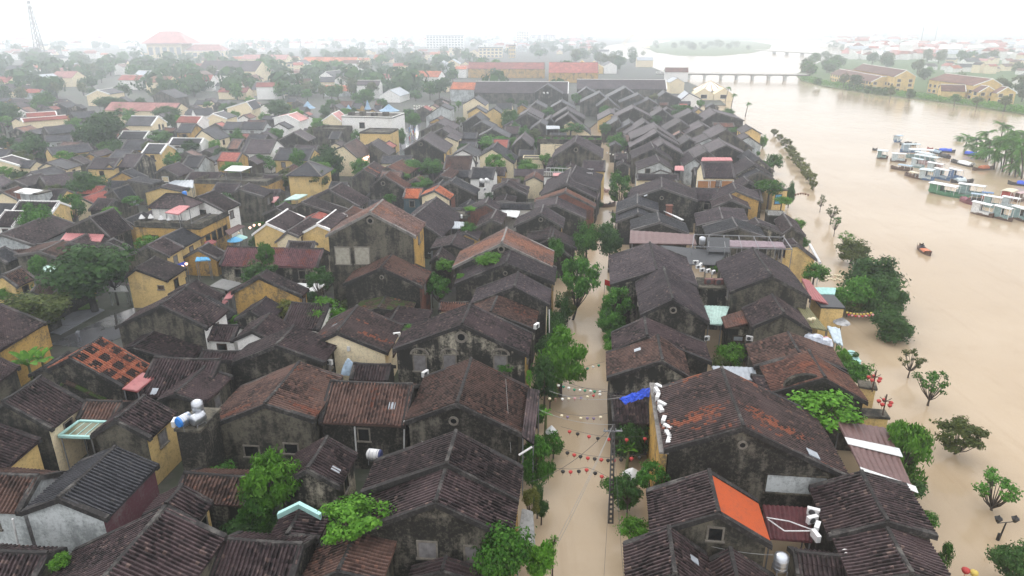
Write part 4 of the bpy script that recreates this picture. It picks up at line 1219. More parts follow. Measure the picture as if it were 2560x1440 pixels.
def palm_mesh(seed, droop, wind):
    rng = np.random.default_rng(seed)
    V = []
    for i in range(15):
        an = 2 * math.pi * i / 15 + rng.uniform(-.2, .2)
        el = rng.uniform(-0.3, 0.95)
        ln = rng.uniform(0.85, 1.1)
        d = np.array([math.cos(an) * math.cos(el), math.sin(an) * math.cos(el), math.sin(el)])
        p = np.zeros(3); pts = [p]
        for s in range(7):
            d = d + np.array([wind * 0.10, wind * 0.03, -droop]); d /= np.linalg.norm(d)
            p = p + d * ln / 7; pts.append(p)
        for s in range(1, 8):
            q, dd = pts[s], pts[s] - pts[s - 1]
            dd = dd / np.linalg.norm(dd)
            side = np.cross(dd, [0, 0, 1.0]); side /= np.linalg.norm(side) + 1e-6
            for sg in (-1, 1):
                for u in (0.0, 0.5):
                    o = q - dd * u * ln / 7
                    l = 0.30 * (1.0 - 0.55 * abs(s / 7 - 0.4)) * rng.uniform(0.8, 1.1)
                    tip = o + side * sg * l * 0.75 + dd * l * 0.45 + np.array([0, 0, -l * 0.42])
                    w = dd * 0.032
                    V += [o - w, o + w, tip + w * 0.3, tip - w * 0.3]
        for s in range(7):
            side = np.array([0, 0, 0.012]); V += [pts[s] - side, pts[s] + side, pts[s + 1] + side, pts[s + 1] - side]
    return np.array(V)


PALMS = [quads_mesh('palm_fronds', palm_mesh(i, 0.20, 1.3), LEAF['green']) for i in range(4)]


def palm(label, f, cx, cy, w, bx, by, group=None, name='coconut_palm', base=-0.6):
    """palm from the middle and width of its head and the foot of its trunk on the water"""
    g0 = unp((bx, by), 0.0, f)
    D = np.array([math.sin(0), 1.0, 0])
    r = ray(fp((cx, cy), f)); t = g0[1] / r[1]
    top = EYE + r * t
    a = w / FR[f][2] * mpp(top) / 2
    e = thing(name, label, 'palm', (g0[0], g0[1], base), 0, group)
    tb = MB()
    dx, dz = top[0] - g0[0], top[2] - base
    pts = [Vector((dx * (s / 7) ** 1.6, 0, dz * s / 7)) for s in range(8)]
    for i in range(7): tb.bar(pts[i], pts[i + 1], 0.2 - 0.012 * i, 0.19 - 0.012 * i, 7)
    tb.obj('trunk', BARK, e)
    c = bpy.data.objects.new('crown', PALMS[int(abs(cx)) % 4]); COL.objects.link(c); c.parent = e
    c.location = (dx, 0, dz); c.scale = (a, a, a); c.rotation_euler = (0, 0, cx % 7)
    TREES.append((label, g0[0], g0[1]))
    return e


def banana_mesh(seed, n=9):
    rng = np.random.default_rng(seed); V = []
    for i in range(n):
        an = 2 * math.pi * i / n + rng.uniform(-.3, .3); el = rng.uniform(0.7, 1.35)
        d = np.array([math.cos(an) * math.cos(el), math.sin(an) * math.cos(el), math.sin(el)])
        p = np.array([0, 0, 0.0]); side = np.array([-math.sin(an), math.cos(an), 0])
        L = rng.uniform(0.8, 1.1); pw = 0.03; pp = p
        for s in range(8):
            d = d + np.array([0, 0, -0.16]); d /= np.linalg.norm(d)
            q = pp + d * L / 8
            w = 0.03 if s < 1 else 0.16 * math.sin(math.pi * (s + 0.5) / 8.6)
            up = np.array([0, 0, 0.25])
            V += [pp, q, q + (side + up) * w, pp + (side + up) * pw, pp, pp + (-side + up) * pw, q + (-side + up) * w, q]
            pp, pw = q, w
    return np.array(V)


BANANA = [quads_mesh('banana_leaves', banana_mesh(i), LEAF['green' if i else 'bright']) for i in range(2)]


def banana(label, f, cx, cy, w, zc, base=0.0):
    p = unp((cx, cy), zc, f); a = w / FR[f][2] * mpp(p) / 2
    e = thing('banana_plant', label, 'plant', (p[0], p[1], base), 0, 'banana plants')
    s = MB()
    s.bar((0, 0, 0), (0.05, 0, zc - base), 0.16, 0.10, 8); s.obj('stem', plain('banana_stem', (0.13, 0.16, 0.06)), e)
    c = bpy.data.objects.new('leaves', BANANA[int(cx) % 2]); COL.objects.link(c); c.parent = e
    c.location = (0, 0, zc - base - a * 0.35); c.scale = (a, a, a)
    return e


G1 = 'trees along the flooded street'
tree('tall tree with a curved dark trunk standing in the flooded street', 'Z', 1448, 700, 104, 135, 5.6, 'airy', 'green', group=G1, bark=BARKD, lean=-0.8)
tree('left one of two leafy trees meeting over the street bend', 'Z', 1467, 600, 66, 72, 5.5, 'dense', 'green', group=G1)
tree('right one of two leafy trees meeting over the street bend', 'Z', 1526, 597, 66, 84, 5.5, 'dense', 'dark', group=G1)
tree('bright drooping willow like tree over the left street edge', 'Z', 1402, 900, 125, 135, 4.2, 'feather', 'bright', group=G1)
tree('dark vine clad tree between willow and russet shophouse', 'Z', 1362, 948, 64, 105, 4.0, 'column', 'dark', group=G1)
tree('feathery shrub under the street side lean to roof', 'Z', 1342, 1150, 84, 110, 3.0, 'feather', 'green', group=G1)
tree('big leafy tree at the bottom beside the shuttered black gable', 'Z', 1255, 1385, 135, 150, 5.0, 'dense', 'green', group=G1)
tree('bright fern like tree at the bottom edge of the street', 'Z', 1350, 1400, 80, 100, 3.6, 'feather', 'bright', group=G1)
tree('small bright sprig reaching over the street at the bottom', 'Z', 1383, 1348, 32, 32, 4.2, 'sparse', 'bright', group=G1)
tree('vivid light green tree between two ribbed roofs at the bottom', 'Z', 886, 1298, 178, 104, 6.4, 'airy', 'bright')
tree('bright tree climbing between peeling gable and sooty wall', 'Z', 672, 1205, 135, 150, 5.0, 'feather', 'bright')
tree('lower bright foliage beside the peeling gable', 'Z', 645, 1265, 95, 95, 3.6, 'feather', 'green')
tree('dark court tree under the peeling gable house', 'Z', 632, 1312, 130, 62, 1.8, 'dense', 'dark')
tree('creeper mass under the sooty wall with two windows', 'Z', 545, 1188, 85, 40, 2.6, 'shrub', 'green', name='creeper', cat='creeper')
tree('bright weeds growing in the roof valley at the bottom left', 'Z', 152, 1402, 46, 44, 4.4, 'shrub', 'bright', name='roof_weeds', cat='weeds')
tree('airy pale tree at the right edge of the flooded street', 'Z', 1543, 758, 80, 95, 4.4, 'airy', 'green', group=G1)
tree('loose shrub below the airy pale street tree', 'Z', 1528, 800, 70, 62, 2.8, 'feather', 'green', group=G1)
tree('round tree by the rowing boat in the street', 'Z', 1553, 470, 58, 82, 5.2, 'airy', 'green', group=G1)
tree('round bushy tree at the far street bend', 'N', 1025, 685, 180, 165, 4.6, 'dense', 'green', group=G1)
tree('tangled tree by the utility pole with white lanterns', 'Z', 1632, 1192, 88, 95, 4.6, 'airy', 'green', group=G1)
tree('thin tree hiding the foot of the utility pole', 'Z', 1572, 1222, 78, 85, 3.6, 'airy', 'dark', group=G1)
tree('bright bush at the corner of the ribbed roof by the street', 'Z', 1580, 1327, 80, 72, 3.6, 'shrub', 'bright', group=G1, name='bush', cat='bush')
tree('dark greenery filling the walled yard below the blue tarpaulin', 'Z', 1578, 1105, 78, 92, 2.0, 'shrub', 'dark', name='bush', cat='bush')
tree('conifer in a pot at the left street edge', 'Z', 1344, 1238, 30, 60, 2.2, 'column', 'dark', name='potted_tree')
tree('round potted bush at the left street edge', 'Z', 1354, 1270, 36, 40, 1.6, 'dense', 'dark', name='potted_bush', cat='bush')
tree('potted greenery beside the white parasol', 'Z', 1384, 1108, 54, 60, 1.6, 'shrub', 'green', name='potted_bush', cat='bush')
tree('yellowish shrub under the eave at the lower street edge', 'Z', 1326, 1255, 50, 80, 2.4, 'airy', 'yellow', name='bush', cat='bush')
tree('tuft of green on the lean to roof end by the street', 'Z', 1323, 945, 16, 40, 6.6, 'column', 'bright', name='roof_weeds', cat='weeds')
tree('small shrub rooted in the arched window wall', 'Z', 1265, 918, 40, 22, 5.0, 'shrub', 'green', name='bush', cat='bush')
tree('dark shrub left of the willow by the arched windows', 'Z', 1375, 870, 66, 84, 3.0, 'dense', 'dark', group=G1)
tree('dark shrub at the foot of the stepped street houses', 'Z', 1385, 815, 56, 70, 2.4, 'dense', 'dark', group=G1)
tree('dark climber on the corner of the stepped street houses', 'Z', 1390, 625, 44, 50, 5.0, 'dense', 'green', group=G1)
tree('slender green hedge strip behind the street tree trunk', 'Z', 1402, 775, 48, 80, 2.6, 'column', 'dark', group=G1)
# --- trees in the river
G2 = 'trees standing in the flooded river promenade'
tree('sparse tree with grey trunk right of the red lantern roof', 'Z', 2332, 962, 100, 84, 2.4, 'sparse', 'green', group=G2)
tree('brown tinted thin tree upstream of the sparse grey trunk tree', 'Z', 2281, 898, 70, 62, 2.3, 'sparse', 'olive', group=G2)
tree('wide olive tree with drowned lower branches', 'Z', 2400, 1088, 122, 105, 2.0, 'airy', 'olive', group=G2)
tree('spreading light tree above the street lamp', 'Z', 2492, 1225, 138, 115, 1.9, 'sparse', 'green', group=G2)
tree('dark tree in the lower right corner', 'Z', 2530, 1405, 90, 95, 1.9, 'dense', 'dark', group=G2)
tree('single dark tree just below the big riverside grove', 'Z', 2237, 815, 100, 96, 1.8, 'dense', 'dark', group=G2)
tree('tallest dark crown of the big riverside grove', 'Z', 2182, 698, 135, 112, 3.2, 'dense', 'dark', group=G2)
tree('outer right crown of the big riverside grove', 'Z', 2213, 748, 100, 100, 2.6, 'dense', 'dark', group=G2)
tree('lighter green crown on the house side of the grove', 'Z', 2132, 735, 100, 96, 2.8, 'dense', 'green', group=G2)
tree('brownish low crown in front of the grove', 'Z', 2122, 762, 66, 46, 1.8, 'airy', 'olive', group=G2)
tree('upstream round crown of the big riverside grove', 'Z', 2133, 628, 75, 58, 2.2, 'dense', 'olive', group=G2)
tree('pale feathery tree just upstream of the grove', 'Z', 2117, 592, 46, 32, 2.8, 'sparse', 'bright', group=G2)
tree('second pale thin tree upstream of the grove', 'Z', 2090, 557, 30, 36, 2.6, 'sparse', 'green', group=G2)
tree('bare branched tree upstream of the grove', 'Z', 2081, 527, 38, 32, 2.8, 'sparse', 'olive', group=G2)
tree('thin bare tree beside the lantern string in the river', 'Z', 2054, 500, 24, 30, 2.6, 'sparse', 'olive', group=G2)
for i, (x, y, w, h) in enumerate(((1936, 330, 15, 14), (1949, 342, 16, 13), (1967, 357, 22, 20), (1976, 374, 22, 20), (1984, 388, 24, 22), (1995, 402, 26, 22),
                                  (2006, 416, 26, 22), (2016, 430, 22, 20), (2029, 444, 24, 26), (2034, 462, 16, 22))):
    p = unp((x, y), 1.4)
    w *= 1.35; h *= 1.25
    tree(ORD[i].strip().capitalize() + (' ' if i else '') + 'small round tree from upstream in the drowned row' if i else 'first small round tree from upstream in the drowned row',
         'Z', x, y, w, h, 1.4, 'airy', 'yellow', group='row of small drowned trees in the river')
# --- greenery on the river front
tree('bushes on the roof terrace by the river lanterns', 'Z', 2037, 682, 60, 46, 4.4, 'shrub', 'green', name='bush', cat='bush')
tree('bush at the water beside the white steel columns', 'Z', 1995, 560, 30, 30, 2.0, 'shrub', 'bright', name='bush', cat='bush')
tree('bush at the water under the white tarpaulin frames', 'Z', 2106, 886, 34, 56, 2.4, 'shrub', 'bright', name='bush', cat='bush')
tree('dense bush beside the blue pots at the river wall', 'Z', 2138, 932, 78, 60, 3.2, 'shrub', 'green', name='bush', cat='bush')
tree('tall bright bamboo hanging over the river wall', 'Z', 2270, 1130, 108, 150, 3.4, 'feather', 'bright', name='bamboo', cat='bamboo')
tree('bamboo tips at the top of the river wall', 'Z', 2248, 1085, 60, 60, 4.8, 'feather', 'bright', name='bamboo', cat='bamboo')
tree('vine mass spread over the wall beside the round parapet', 'Z', 2062, 1022, 150, 40, 5.4, 'shrub', 'bright', name='creeper', cat='creeper')
tree('vine draped left of the round topped parapet', 'Z', 2008, 1000, 60, 36, 5.2, 'shrub', 'green', name='creeper', cat='creeper')
tree('creeper trailing on the big riverside roof edge', 'Z', 2365, 1395, 34, 80, 3.0, 'column', 'green', name='creeper', cat='creeper')
tree('hedge hiding the yellow house with a blue door by the river', 'Z', 1975, 485, 24, 50, 3.0, 'dense', 'dark', name='bush', cat='bush')
tree('climber covered pergola above the yellow river house', 'Z', 1925, 465, 62, 38, 6.0, 'shrub', 'green', name='creeper', cat='creeper')
tree('green hump of creeper on the river balcony roof', 'Z', 1955, 500, 44, 22, 4.6, 'shrub', 'bright', name='creeper', cat='creeper')
tree('bush at the river beyond the hedge of the pergola house', 'Z', 1935, 405, 40, 36, 3.0, 'shrub', 'green', name='bush', cat='bush')
tree('bushes along the river below the yellow gabled house', 'N', 2440, 665, 70, 120, 2.4, 'shrub', 'bright', name='bush', cat='bush')
tree('thicket behind the riverside warehouse roof', 'N', 2170, 560, 120, 60, 4.0, 'shrub', 'green', name='bush', cat='bush')
tree('bushy trees by the riverside warehouse at the palms', 'N', 2090, 395, 130, 70, 5.0, 'dense', 'green')
tree('tall grass like thicket amid the river block', 'N', 1650, 375, 220, 110, 5.0, 'feather', 'green')
tree('small court tree between the wide black gables', 'N', 1390, 465, 130, 80, 5.4, 'dense', 'dark')
tree('chartreuse bush among the upper river roofs', 'N', 1380, 240, 90, 50, 6.0, 'dense', 'yellow')
tree('fresh green tree right of the yellow long house', 'N', 895, 370, 120, 90, 5.0, 'dense', 'green')
tree('tree on the left at the head of the flooded street', 'N', 620, 260, 110, 120, 6.0, 'airy', 'green')
tree('court trees behind the potted roof garden', 'N', 570, 545, 230, 95, 5.6, 'shrub', 'green', name='bush', cat='bush')
tree('palm like bush by the yellow corner house', 'N', 740, 975, 120, 110, 5.0, 'feather', 'green')
tree('creeper on the cream block beside the wide shophouse gable', 'N', 235, 690, 45, 110, 5.0, 'column', 'green', name='creeper', cat='creeper')
tree('court bush left of the cream roof garden block', 'N', 120, 900, 120, 100, 3.6, 'dense', 'green', name='bush', cat='bush')
tree('leafy tree left of the cream roof garden block', 'N', 110, 590, 110, 140, 5.0, 'airy', 'green')
tree('bush at the far left corner of the potted roof garden', 'N', 30, 540, 80, 100, 5.0, 'dense', 'green')
tree('bush in the lane before the stacked dark roofs', 'N', 355, 385, 120, 70, 5.0, 'dense', 'green')
tree('bush under the low tiled range by the white balcony', 'N', 75, 1040, 130, 60, 4.2, 'shrub', 'olive', name='bush', cat='bush')
# --- left and centre
tree('huge spreading old tree over the wet square', 'E', 620, 640, 560, 350, 6.4, 'dense', 'dark', bark=BARKD)
tree('lower right bough crown of the huge old tree', 'E', 800, 660, 260, 230, 5.2, 'airy', 'dark', bark=BARKD)
tree('lower left crown beside the huge old tree', 'E', 520, 730, 200, 160, 4.0, 'dense', 'dark', bark=BARKD)
tree('perfectly round green tree before the white edged roof', 'E', 275, 290, 235, 230, 5.6, 'dense', 'green')
tree('brownish round tree beside the wet square', 'E', 240, 925, 440, 240, 4.6, 'dense', 'olive')
tree('slim green tree left of the huge old tree', 'E', 258, 615, 120, 140, 5.0, 'dense', 'green')
tree('bright low tree under the slim green tree', 'E', 345, 750, 150, 100, 3.4, 'dense', 'bright')
tree('bright bush at the left edge of the square', 'E', 25, 820, 130, 90, 3.0, 'dense', 'bright', name='bush', cat='bush')
tree('slender tree rising before the plum banded roof', 'E', 1915, 530, 130, 150, 7.5, 'feather', 'green')
tree('thin column tree beside the overgrown ruin', 'E', 1836, 690, 75, 170, 5.6, 'airy', 'dark')
tree('overgrown thicket before the yellow ruin', 'E', 1850, 880, 170, 90, 2.8, 'airy', 'olive')
tree('yellow green thicket right of the yellow ruin', 'F', 225, 920, 170, 150, 3.0, 'airy', 'yellow')
tree('bright green domed bush in the central court', 'F', 465, 960, 330, 215, 3.4, 'feather', 'bright')
tree('bright bush by the small white gabled house', 'E', 1712, 1000, 140, 75, 2.6, 'dense', 'bright', name='bush', cat='bush')
tree('vines covering the gap beside the stepped street houses', 'F', 1320, 780, 205, 210, 3.8, 'airy', 'green', name='creeper', cat='creeper')
tree('bright sprout on the wall by the steel flue', 'F', 1265, 710, 80, 100, 4.6, 'airy', 'bright', name='creeper', cat='creeper')
tree('round bush on the lean to behind the brick stained wall', 'F', 1530, 352, 115, 80, 4.6, 'dense', 'green', name='bush', cat='bush')
tree('grass strip growing on the verge of the middle stepped roof', 'F', 1690, 565, 190, 40, 8.4, 'shrub', 'bright', name='roof_weeds', cat='weeds')
tree('grass patch at the eave of the middle stepped roof', 'F', 1470, 690, 60, 60, 6.2, 'shrub', 'bright', name='roof_weeds', cat='weeds')
tree('grass on the left eave of the arched window shophouse', 'F', 1100, 1068, 90, 40, 6.6, 'shrub', 'green', name='roof_weeds', cat='weeds')
tree('moss tufts on the verge of the brick stained gable', 'F', 1540, 205, 80, 40, 6.0, 'shrub', 'bright', name='roof_weeds', cat='weeds')
tree('round dark tree above the cyan walled shed', 'L', 828, 955, 345, 275, 5.0, 'dense', 'dark')
tree('round tree at the far left among dark roofs', 'L', 300, 590, 310, 235, 5.4, 'dense', 'dark')
tree('giant tree towering over the left quarter', 'L', 945, 400, 440, 320, 8.5, 'dense', 'dark')
tree('dark lower tree right of the giant tree trunk', 'L', 1095, 580, 200, 150, 4.0, 'dense', 'dark')
tree('round bush tree beside the white rimmed roof', 'L', 1550, 478, 215, 110, 5.4, 'dense', 'green')
tree('loose tree under the long dark roof with yellow columns', 'L', 760, 690, 200, 130, 3.6, 'airy', 'olive')
tree('small tree left of the orange walled house', 'L', 1740, 660, 120, 80, 4.4, 'airy', 'green')
tree('tree beside the yellow stained house', 'L', 2290, 490, 160, 150, 4.6, 'dense', 'green')
tree('shrubs on the terrace by the bright red roof', 'L', 1960, 855, 110, 70, 4.0, 'airy', 'bright', name='bush', cat='bush')
tree('garden shrubs before the cream villa', 'L', 210, 900, 220, 80, 3.0, 'airy', 'yellow', name='bush', cat='bush')
tree('loose green tree behind the terrace restaurant', 'L', 1290, 1090, 200, 110, 5.0, 'airy', 'green')
tree('bushy trees right of the long salmon pink hall', 'L', 1620, 240, 240, 140, 5.0, 'dense', 'dark')
tree('low trees in front of the long salmon pink hall', 'L', 1270, 235, 380, 110, 4.0, 'dense', 'green')
tree('tree at the right of the cream veranda house', 'L', 1660, 320, 130, 130, 4.6, 'dense', 'dark')
tree('tree by the right frame of the yellow red roof house', 'L', 2520, 690, 110, 100, 4.2, 'airy', 'green')
tree('left tree of the pair before the yellow front', 'M', 415, 695, 180, 190, 5.4, 'dense', 'green')
tree('right tree of the pair before the yellow front', 'M', 690, 725, 300, 260, 5.4, 'dense', 'dark')
tree('left tree of the leafy court row', 'M', 1490, 755, 240, 140, 5.0, 'dense', 'green')
tree('right tree of the leafy court row', 'M', 1710, 760, 240, 150, 5.2, 'dense', 'green')
tree('shrub dome below the leafy court row', 'M', 1610, 930, 215, 110, 3.8, 'dense', 'green')
tree('pale tree where the market lane begins', 'M', 1525, 300, 150, 120, 5.0, 'dense', 'green')
tree('climber at the left edge of the market lane', 'M', 1400, 470, 110, 140, 3.6, 'dense', 'green')
tree('shrubs on the left edge of the yellow pavilion', 'M', 60, 690, 200, 100, 4.0, 'airy', 'green')
tree('wide trees of the green court', 'M', 2300, 520, 320, 110, 5.0, 'shrub', 'green', name='bush', cat='bush')
tree('bush climbing behind the white roof terrace', 'M', 2440, 700, 130, 110, 5.0, 'dense', 'green')
tree('round tree at the left of the blue umbrellas', 'M', 215, 195, 220, 140, 6.0, 'dense', 'dark')
tree('round tree behind the cone of the blue umbrella', 'M', 1040, 75, 220, 130, 6.5, 'dense', 'green')
tree('tree before the cream gable by the white block', 'M', 670, 215, 110, 100, 5.0, 'dense', 'dark')
tree('trees beyond the narrow yellow house', 'M', 2470, 310, 200, 170, 5.0, 'dense', 'green')
tree('overgrown strip by the rusty topped gable', 'M', 1420, 850, 140, 70, 5.0, 'shrub', 'green', name='creeper', cat='creeper')
tree('tree right of the yellow hip pavilion base', 'M', 120, 1120, 260, 120, 2.4, 'airy', 'green')
tree('far round tree of the left roof quarter', 'L', 60, 250, 260, 160, 5.0, 'dense', 'dark')
tree('broad dark trees beneath the cream gable', 'L', 1060, 140, 260, 120, 6.0, 'dense', 'dark')
tree('bright green tree at the far left', 'L', 420, 120, 210, 150, 6.0, 'dense', 'green')
banana('cluster of banana plants beside the big hall roof', 'E', 190, 1290, 340, 4.0)
banana('second banana plant in the court beside the big hall roof', 'E', 290, 1270, 240, 3.4)
banana('banana plant by the white parasol on the street', 'C', 170, 355, 120, 3.0)
banana('banana plant in the leaf filled yard below the blue tarpaulin', 'C', 720, 590, 150, 2.2)
for i, (a_, b_) in enumerate((((2110, 845), (2068, 980)), ((2155, 915), (2125, 1085 - 40)), ((2295, 1000), (2262, 1130)))):
    palm(['tall coconut palm nearest the striped roof cafe', 'middle coconut palm leaning over the river', 'lone coconut palm beside the riverside warehouse'][i], 'S', a_[0], a_[1], 75, b_[0], b_[1], 'coconut palms on the river bank')
palm('small far palm at the near end of the bridge', 'S', 1490, 665, 60, 1490, 745, 'coconut palms on the river bank')
PG = [(1450, 300, 170, 1395, 350), (1540, 300, 200, 1500, 420), (1640, 330, 230, 1640, 480), (1760, 250, 240, 1730, 480), (1850, 470, 300, 1850, 690), (1960, 160, 250, 1900, 480),
      (2010, 330, 320, 1945, 720), (2090, 230, 300, 2080, 560), (2190, 250, 300, 2190, 560), (2080, 480, 320, 2030, 760), (2170, 430, 320, 2180, 800), (1720, 420, 260, 1660, 520), (2240, 380, 300, 2260, 700),
      (1930, 300, 260, 1900, 600), (2130, 340, 300, 2110, 660), (1800, 350, 240, 1790, 560), (1600, 400, 240, 1590, 500), (1690, 500, 240, 1680, 560), (2000, 420, 300, 1990, 640), (2150, 560, 300, 2140, 740), (1880, 360, 260, 1870, 540), (2050, 300, 300, 2045, 600), (2230, 480, 300, 2220, 680), (1940, 520, 280, 1930, 680), (1760, 460, 240, 1750, 600), (2110, 640, 280, 2100, 780)]
LANDMARKS.append(('white tarpaulin boat', *unp((1460, 610), 0, 'P')[:2])); LANDMARKS.append(('red rowboat by the palms', *unp((1720, 680), 0, 'P')[:2]))
LANDMARKS.append(('blue tarpaulin boat', *unp((1570, 510), 0, 'P')[:2])); LANDMARKS.append(('upstream end of the palm grove', *unp((1400, 400), 0, 'P')[:2]))
LANDMARKS.append(('dark boats at the right edge', *unp((2110, 850), 0, 'P')[:2]))
for (cx, cy, w, bx, by) in PG:
    q = unp((bx, by), 0, 'P')
    palm(point_out('wind bent palm', q[0], q[1]), 'P', cx, cy, w, bx, by, 'wind bent palms in the flooded grove')
for t in TREES:
    if len(t[0].split()) <= 9: LANDMARKS.append(t)
# ------------------------------------------------------------------ flat roofed blocks, pavilions, sheet roofs
def frame_lr(a, b, snap=0.5):
    """origin, rotation and width of a front edge given by two points on one level"""
    d = b - a
    ph = math.atan2(d[1], d[0])
    ph = -TH0 + (ph + TH0) * (1 - snap)
    return ph, float(math.hypot(d[0], d[1]))


def block(label, f, FL, FR, depth, ztop, wall='yellow', name='house', cat='house', parapet=0.9, base=-1.7, snap=0.5, wins=(), group=None, top=None):
    a, b = unp(FL, ztop, f), unp(FR, ztop, f)
    ph, w = frame_lr(a, b, snap)
    t = thing(name, label, cat, (a[0], a[1], 0), ph, group)
    m = MB(); m.box(0, 0, base, w, depth, ztop - parapet); m.obj('wall', WALL[wall], t)
    m = MB(); m.box(-0.12, -0.12, ztop - parapet, w + 0.12, depth + 0.12, ztop - parapet + 0.22); m.obj('roof_slab', top or WALL['grey'], t)
    if parapet > 0.3:
        m = MB(); z0, z1 = ztop - parapet + 0.22, ztop
        for x0, y0, x1, y1 in ((0, 0, w, .16), (0, depth - .16, w, depth), (0, .16, .16, depth - .16), (w - .16, .16, w, depth - .16)): m.box(x0, y0, z0, x1, y1, z1)
        m.obj('parapet', WALL[wall] if wall in ('white', 'cream') else WALL['grey'], t)
    for (side, u, v, ww, hh, gl) in wins:
        if side == 'f': window(t, ('y', 0.0, -1), u * w, v, ww, hh, gl, WOOD)
        if side == 'r': window(t, ('x', w, 1), u * depth, v, ww, hh, gl, WOOD)
        if side == 'l': window(t, ('x', 0.0, -1), u * depth, v, ww, hh, gl, WOOD)
    LANDMARKS.append((label, a[0], a[1])); USED.add(label)
    return t, w


def hip(parent, x0, y0, x1, y1, ze, zr, mat, trim=None, name='roof', over=0.5):
    """hip roof over a rectangle"""
    x0 -= over; y0 -= over; x1 += over; y1 += over
    m = MB(); dx, dy = x1 - x0, y1 - y0
    k = min(dx, dy) / 2
    if dx >= dy: r = [(x0 + k * .9, (y0 + y1) / 2), (x1 - k * .9, (y0 + y1) / 2)]
    else: r = [((x0 + x1) / 2, y0 + k * .9), ((x0 + x1) / 2, y1 - k * .9)]
    c = [(x0, y0, ze), (x1, y0, ze), (x1, y1, ze), (x0, y1, ze)]
    R0, R1 = (*r[0], zr), (*r[1], zr)
    P = [[c[0], c[1], R1, R0], [c[1], c[2], R1], [c[2], c[3], R0, R1], [c[3], c[0], R0]]
    if dx < dy: P = [[c[0], c[1], R0], [c[1], c[2], R1, R0], [c[2], c[3], R1], [c[3], c[0], R0, R1]]
    for q in P:
        e = Vector(q[1]) - Vector(q[0]); e.normalize()
        n = e.cross(Vector(q[2]) - Vector(q[1])); n.normalize(); u = n.cross(e)
        uv = [((Vector(p) - Vector(q[0])).dot(e), -(Vector(p) - Vector(q[0])).dot(u)) for p in q]
        m.add(q, [tuple(range(len(q)))], [uv])
    m.add([(p[0], p[1], p[2] - 0.12) for p in c], [(3, 2, 1, 0)])
    for i in range(4):
        a, b = c[i], c[(i + 1) % 4]
        m.add([a, b, (b[0], b[1], ze - .12), (a[0], a[1], ze - .12)], [(0, 3, 2, 1)])
    o = m.obj(name, mat, parent)
    rb = MB(); rb.bar(R0, R1, 0.16, None, 5)
    ends = [(c[0], R0), (c[1], R1 if dx >= dy else R0), (c[2], R1), (c[3], R0 if dx >= dy else R1)]
    for a, b in ends: rb.bar(a, b, 0.14, None, 5)
    rb.obj('hip_ridge', trim or MORTAR, o)
    return o


def sheet(label, f, pts, mat, name='sheet_roof', cat='roof sheet', ribs=0.25, legs=True, base=-1.2, amp=0.03, group=None, strips=()):
    """corrugated sheet on posts; pts are four (x, y, z) with x, y in photo pixels: far-left, far-right, near-right, near-left"""
    P = [Vector(unp((p[0], p[1]), p[2], f)) for p in pts]
    o = P[0].copy(); o.z = 0
    P = [p - o for p in P]
    t = thing(name, label, cat, (o.x, o.y, 0), 0, group)
    w = ((P[1] - P[0]).length + (P[2] - P[3]).length) / 2
    n = max(4, int(w / ribs) * 4)
    m = MB(); vs, uv = [], []
    nr = ((P[1] - P[0]).cross(P[3] - P[0])).normalized()
    if nr.z < 0: nr = -nr
    R = 4
    for j in range(R + 1):
        for i in range(n + 1):
            u, v = i / n, j / R
            p = (P[0].lerp(P[1], u)).lerp(P[3].lerp(P[2], u), v) + nr * (amp * math.sin(i * math.pi / 2) + 0.03 * math.sin(v * 5 + u * 3))
            vs.append(tuple(p)); uv.append((u * w, v * 4))
    fs = [(j * (n + 1) + i, (j + 1) * (n + 1) + i, (j + 1) * (n + 1) + i + 1, j * (n + 1) + i + 1) for j in range(R) for i in range(n)]
    m.add(vs, fs, [[uv[k] for k in q] for q in fs])
    m.add([tuple(p - Vector((0, 0, 0.10))) for p in P], [(0, 1, 2, 3)])
    for i in range(4):
        a, b = P[i] - Vector((0, 0, .10)), P[(i + 1) % 4] - Vector((0, 0, .10))
        m.bar(a, b, 0.05, None, 4)
    m.obj('sheet', mat, t)
    if name == 'skylight':
        m = MB()
        for a, b in ((0, 1), (1, 2), (2, 3), (3, 0)): m.bar(P[a], P[b], .16, None, 4)
        for u in (.25, .5, .75): m.bar(P[0].lerp(P[1], u), P[3].lerp(P[2], u), .04, None, 4)
        m.obj('frame', TEALP, t)
    for (v0, v1, mt) in strips:
        s = MB(); h = Vector((0, 0, 0.09))
        q = [P[0].lerp(P[3], v0) - (P[1] - P[0]) * .03 + h, P[1].lerp(P[2], v0) + (P[1] - P[0]) * .06 + h, P[1].lerp(P[2], v1) + (P[1] - P[0]) * .06 + h, P[0].lerp(P[3], v1) - (P[1] - P[0]) * .03 + h]
        s.add([tuple(p) for p in q] + [tuple(p - Vector((0, 0, .05))) for p in q], [(3, 2, 1, 0), (4, 5, 6, 7), (0, 1, 5, 4), (1, 2, 6, 5), (2, 3, 7, 6), (3, 0, 4, 7)])
        s.obj('roof_panel', mt, t)
    if legs:
        for i in range(4):
            c = P[i].lerp((P[0] + P[1] + P[2] + P[3]) / 4, 0.08)
            l = MB(); l.bar((c.x, c.y, base), (c.x, c.y, c.z - 0.08), 0.06, None, 5); l.obj('post', GREYM, t)
    USED.add(label); LANDMARKS.append((label, o.x, o.y))
    return t, P


